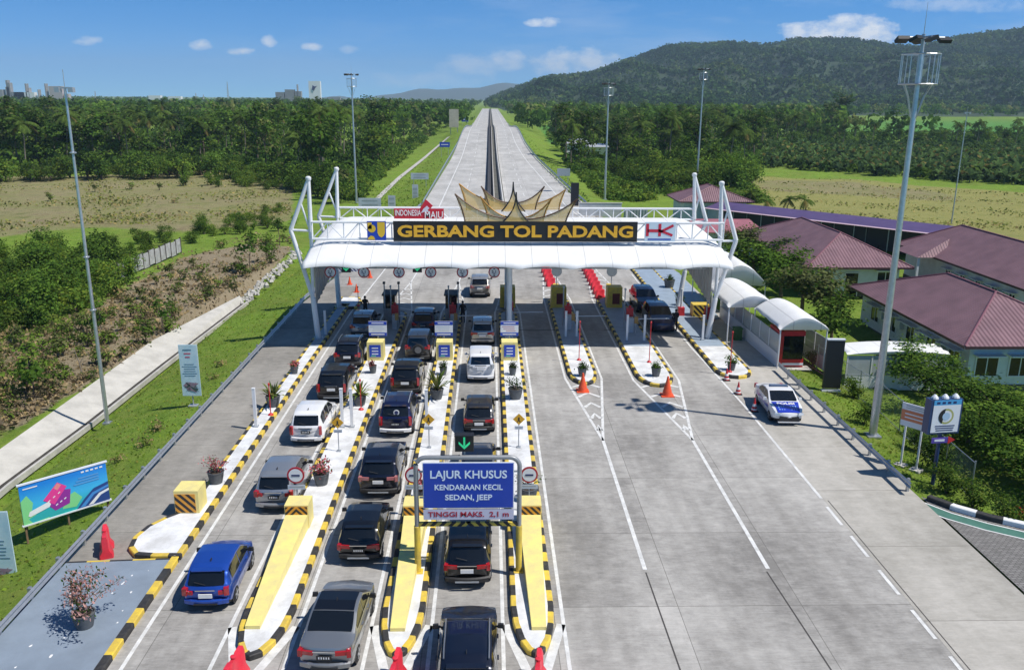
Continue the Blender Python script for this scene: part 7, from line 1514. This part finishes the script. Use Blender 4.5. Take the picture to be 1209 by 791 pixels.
for k in range(5200):
    Y=430*math.exp(rs.random()*1.75); s=rs.uniform(-.72,.72); X=s*Y
    if abs(X-1)<15+Y*.002: continue
    if polymask is None: pass
    if inpoly(X,Y,FARG) or inpoly(X,Y,FARG2): continue
    if X>0 and 150<X and Y<520 and inpoly(X,Y,FARG): continue
    FP_.append((X,Y,-2+rs.uniform(5,11.5)))
mass('distant_forest',FP_,1.5,34,[G_D,G_M,G_O,G_L],[.45,.33,.12,.10],1.1,(3.2,6.0))
# ---------------------------------------------------------------- hills
def prof_h(pts,D):
    xs=[];hs_=[]
    for px,py in pts: d=ray(px,py); xs.append(d[0]/d[1]); hs_.append(H+d[2]/d[1]*D)
    return xs,hs_
sk=[(575,121),(600,110),(650,93),(701,88),(725,78),(746,72),(786,57),(830,54),(867,52),(902,56),(942,48),(975,48),(1003,48),(1030,52),(1053,55),(1084,58),(1110,50),(1139,45),(1175,40),(1209,36),(1260,34),(1330,60)]
D=2100.; xs,hh_=prof_h(sk,D)
def hill_z(X,Y):
    r=np.interp(X/np.maximum(Y,1)*1.0,xs,hh_,left=-5,right=60); t=np.clip((Y-1050)/(D-1050),0,1.0); back=np.clip((Y-D)/900,0,1)
    rid=(np.sin(X*.011+Y*.004)*.5+np.sin(X*.023-Y*.006+1)*.3+np.sin(X*.047+Y*.013)*.2)
    z=-3+(r+3)*(t**1.25)*(1-.55*back**1.3)*(Y/D if False else 1); rv=1-np.abs(np.sin(X*.0095+np.sin(Y*.004)*1.2+Y*.002)); rv2=1-np.abs(np.sin(X*.021-Y*.003+np.sin(Y*.007)*.8))
    return z+(rid*12+(rv-.4)*34+(rv2-.4)*18)*np.sin(math.pi*t)*np.clip((r)/60,0,1)
hx=np.arange(-250,2300,22.);hy=np.arange(1040,3000,24.); HX,HY=np.meshgrid(hx,hy); HX=HX*(HY/2000+.12); HZ=hill_z(HX,HY)
n_,k_=HX.shape; idx=np.arange(n_*k_).reshape(n_,k_); me=bpy.data.meshes.new('hill'); me.from_pydata(np.stack([HX,HY,HZ],-1).reshape(-1,3).tolist(),[],np.stack([idx[:-1,:-1],idx[:-1,1:],idx[1:,1:],idx[1:,:-1]],-1).reshape(-1,4).tolist()); me.polygons.foreach_set('use_smooth',[True]*len(me.polygons)); me.materials.append(mat('hill_ground',(.035,.065,.022),.9,var=.4,vs=.01,world=True)); o=bpy.data.objects.new('hill',me); COL.objects.link(o); tag(o,kind='structure')
m_=14500; Y=np.sqrt(RNG.uniform(1060**2,2250**2,m_)); U_=RNG.uniform(-.02,.68,m_); X=U_*Y; Z=hill_z(X,Y); ok=Z>1; C=np.stack([X,Y,Z+2.0],1)[ok]
H_D=leafmat('hill_leaf_dark',(.040,.092,.028),.3); H_M=leafmat('hill_leaf_mid',(.070,.140,.038),.3); H_L=leafmat('hill_leaf_light',(.125,.19,.05),.3)
pn=np.sin(C[:,0]*.013+C[:,1]*.006)+np.sin(C[:,0]*.031-C[:,1]*.017+2)*.8+np.sin(C[:,0]*.07+C[:,1]*.045)*.5+np.sin(C[:,2]*.09+C[:,0]*.02)*.6+RNG.normal(size=len(C))*.7
mass('hill_forest',C,3.0,11,[H_D,H_M,H_L],[.5,.38,.12],1.25,(3.5,9.5),np.where(pn>1.35,2,np.where(pn>-.1,1,0)))
# far pale mountain range on the horizon
sk2=[(300,119),(420,115),(470,110),(520,105.5),(560,102),(600,100),(640,101),(700,106),(800,112)]; D2=7600.; xs2,h2=prof_h(sk2,D2); rows=[]
for Y_,f in ((6300,0),(6800,.45),(7200,.75),(7600,1),(8200,.4)): rows.append([(u*Y_,Y_,-5+(np.interp(u,xs2,h2)+5+12*math.sin(u*60)+7*math.sin(u*140))*f) for u in np.linspace(xs2[0]-.05,xs2[-1]+.05,60)])
m=MB()
for a,b in zip(rows[:-1],rows[1:]):
    for j in range(59): m.poly([a[j],a[j+1],b[j+1],b[j]])
struct(m,'far_mountains',[mat('far_hill_green',(.05,.075,.04),.9)],60)
# ---------------------------------------------------------------- haze: even, pale, closed
m=MB(); m.box((500,4200,(330-12)/2),(16000,8800,342)); hz_=m.build('haze',[]); tag(hz_,kind='stuff'); hm=bpy.data.materials.new('haze_air'); hm.use_nodes=True; tt=hm.node_tree; tt.nodes.remove(tt.nodes['Principled BSDF']); pv=tt.nodes.new('ShaderNodeVolumePrincipled'); pv.inputs['Color'].default_value=(.60,.80,1,1); pv.inputs['Density'].default_value=.00013; pv.inputs['Anisotropy'].default_value=.0
tt.links.new(pv.outputs[0],tt.nodes['Material Output'].inputs['Volume']); hz_.data.materials.append(hm)
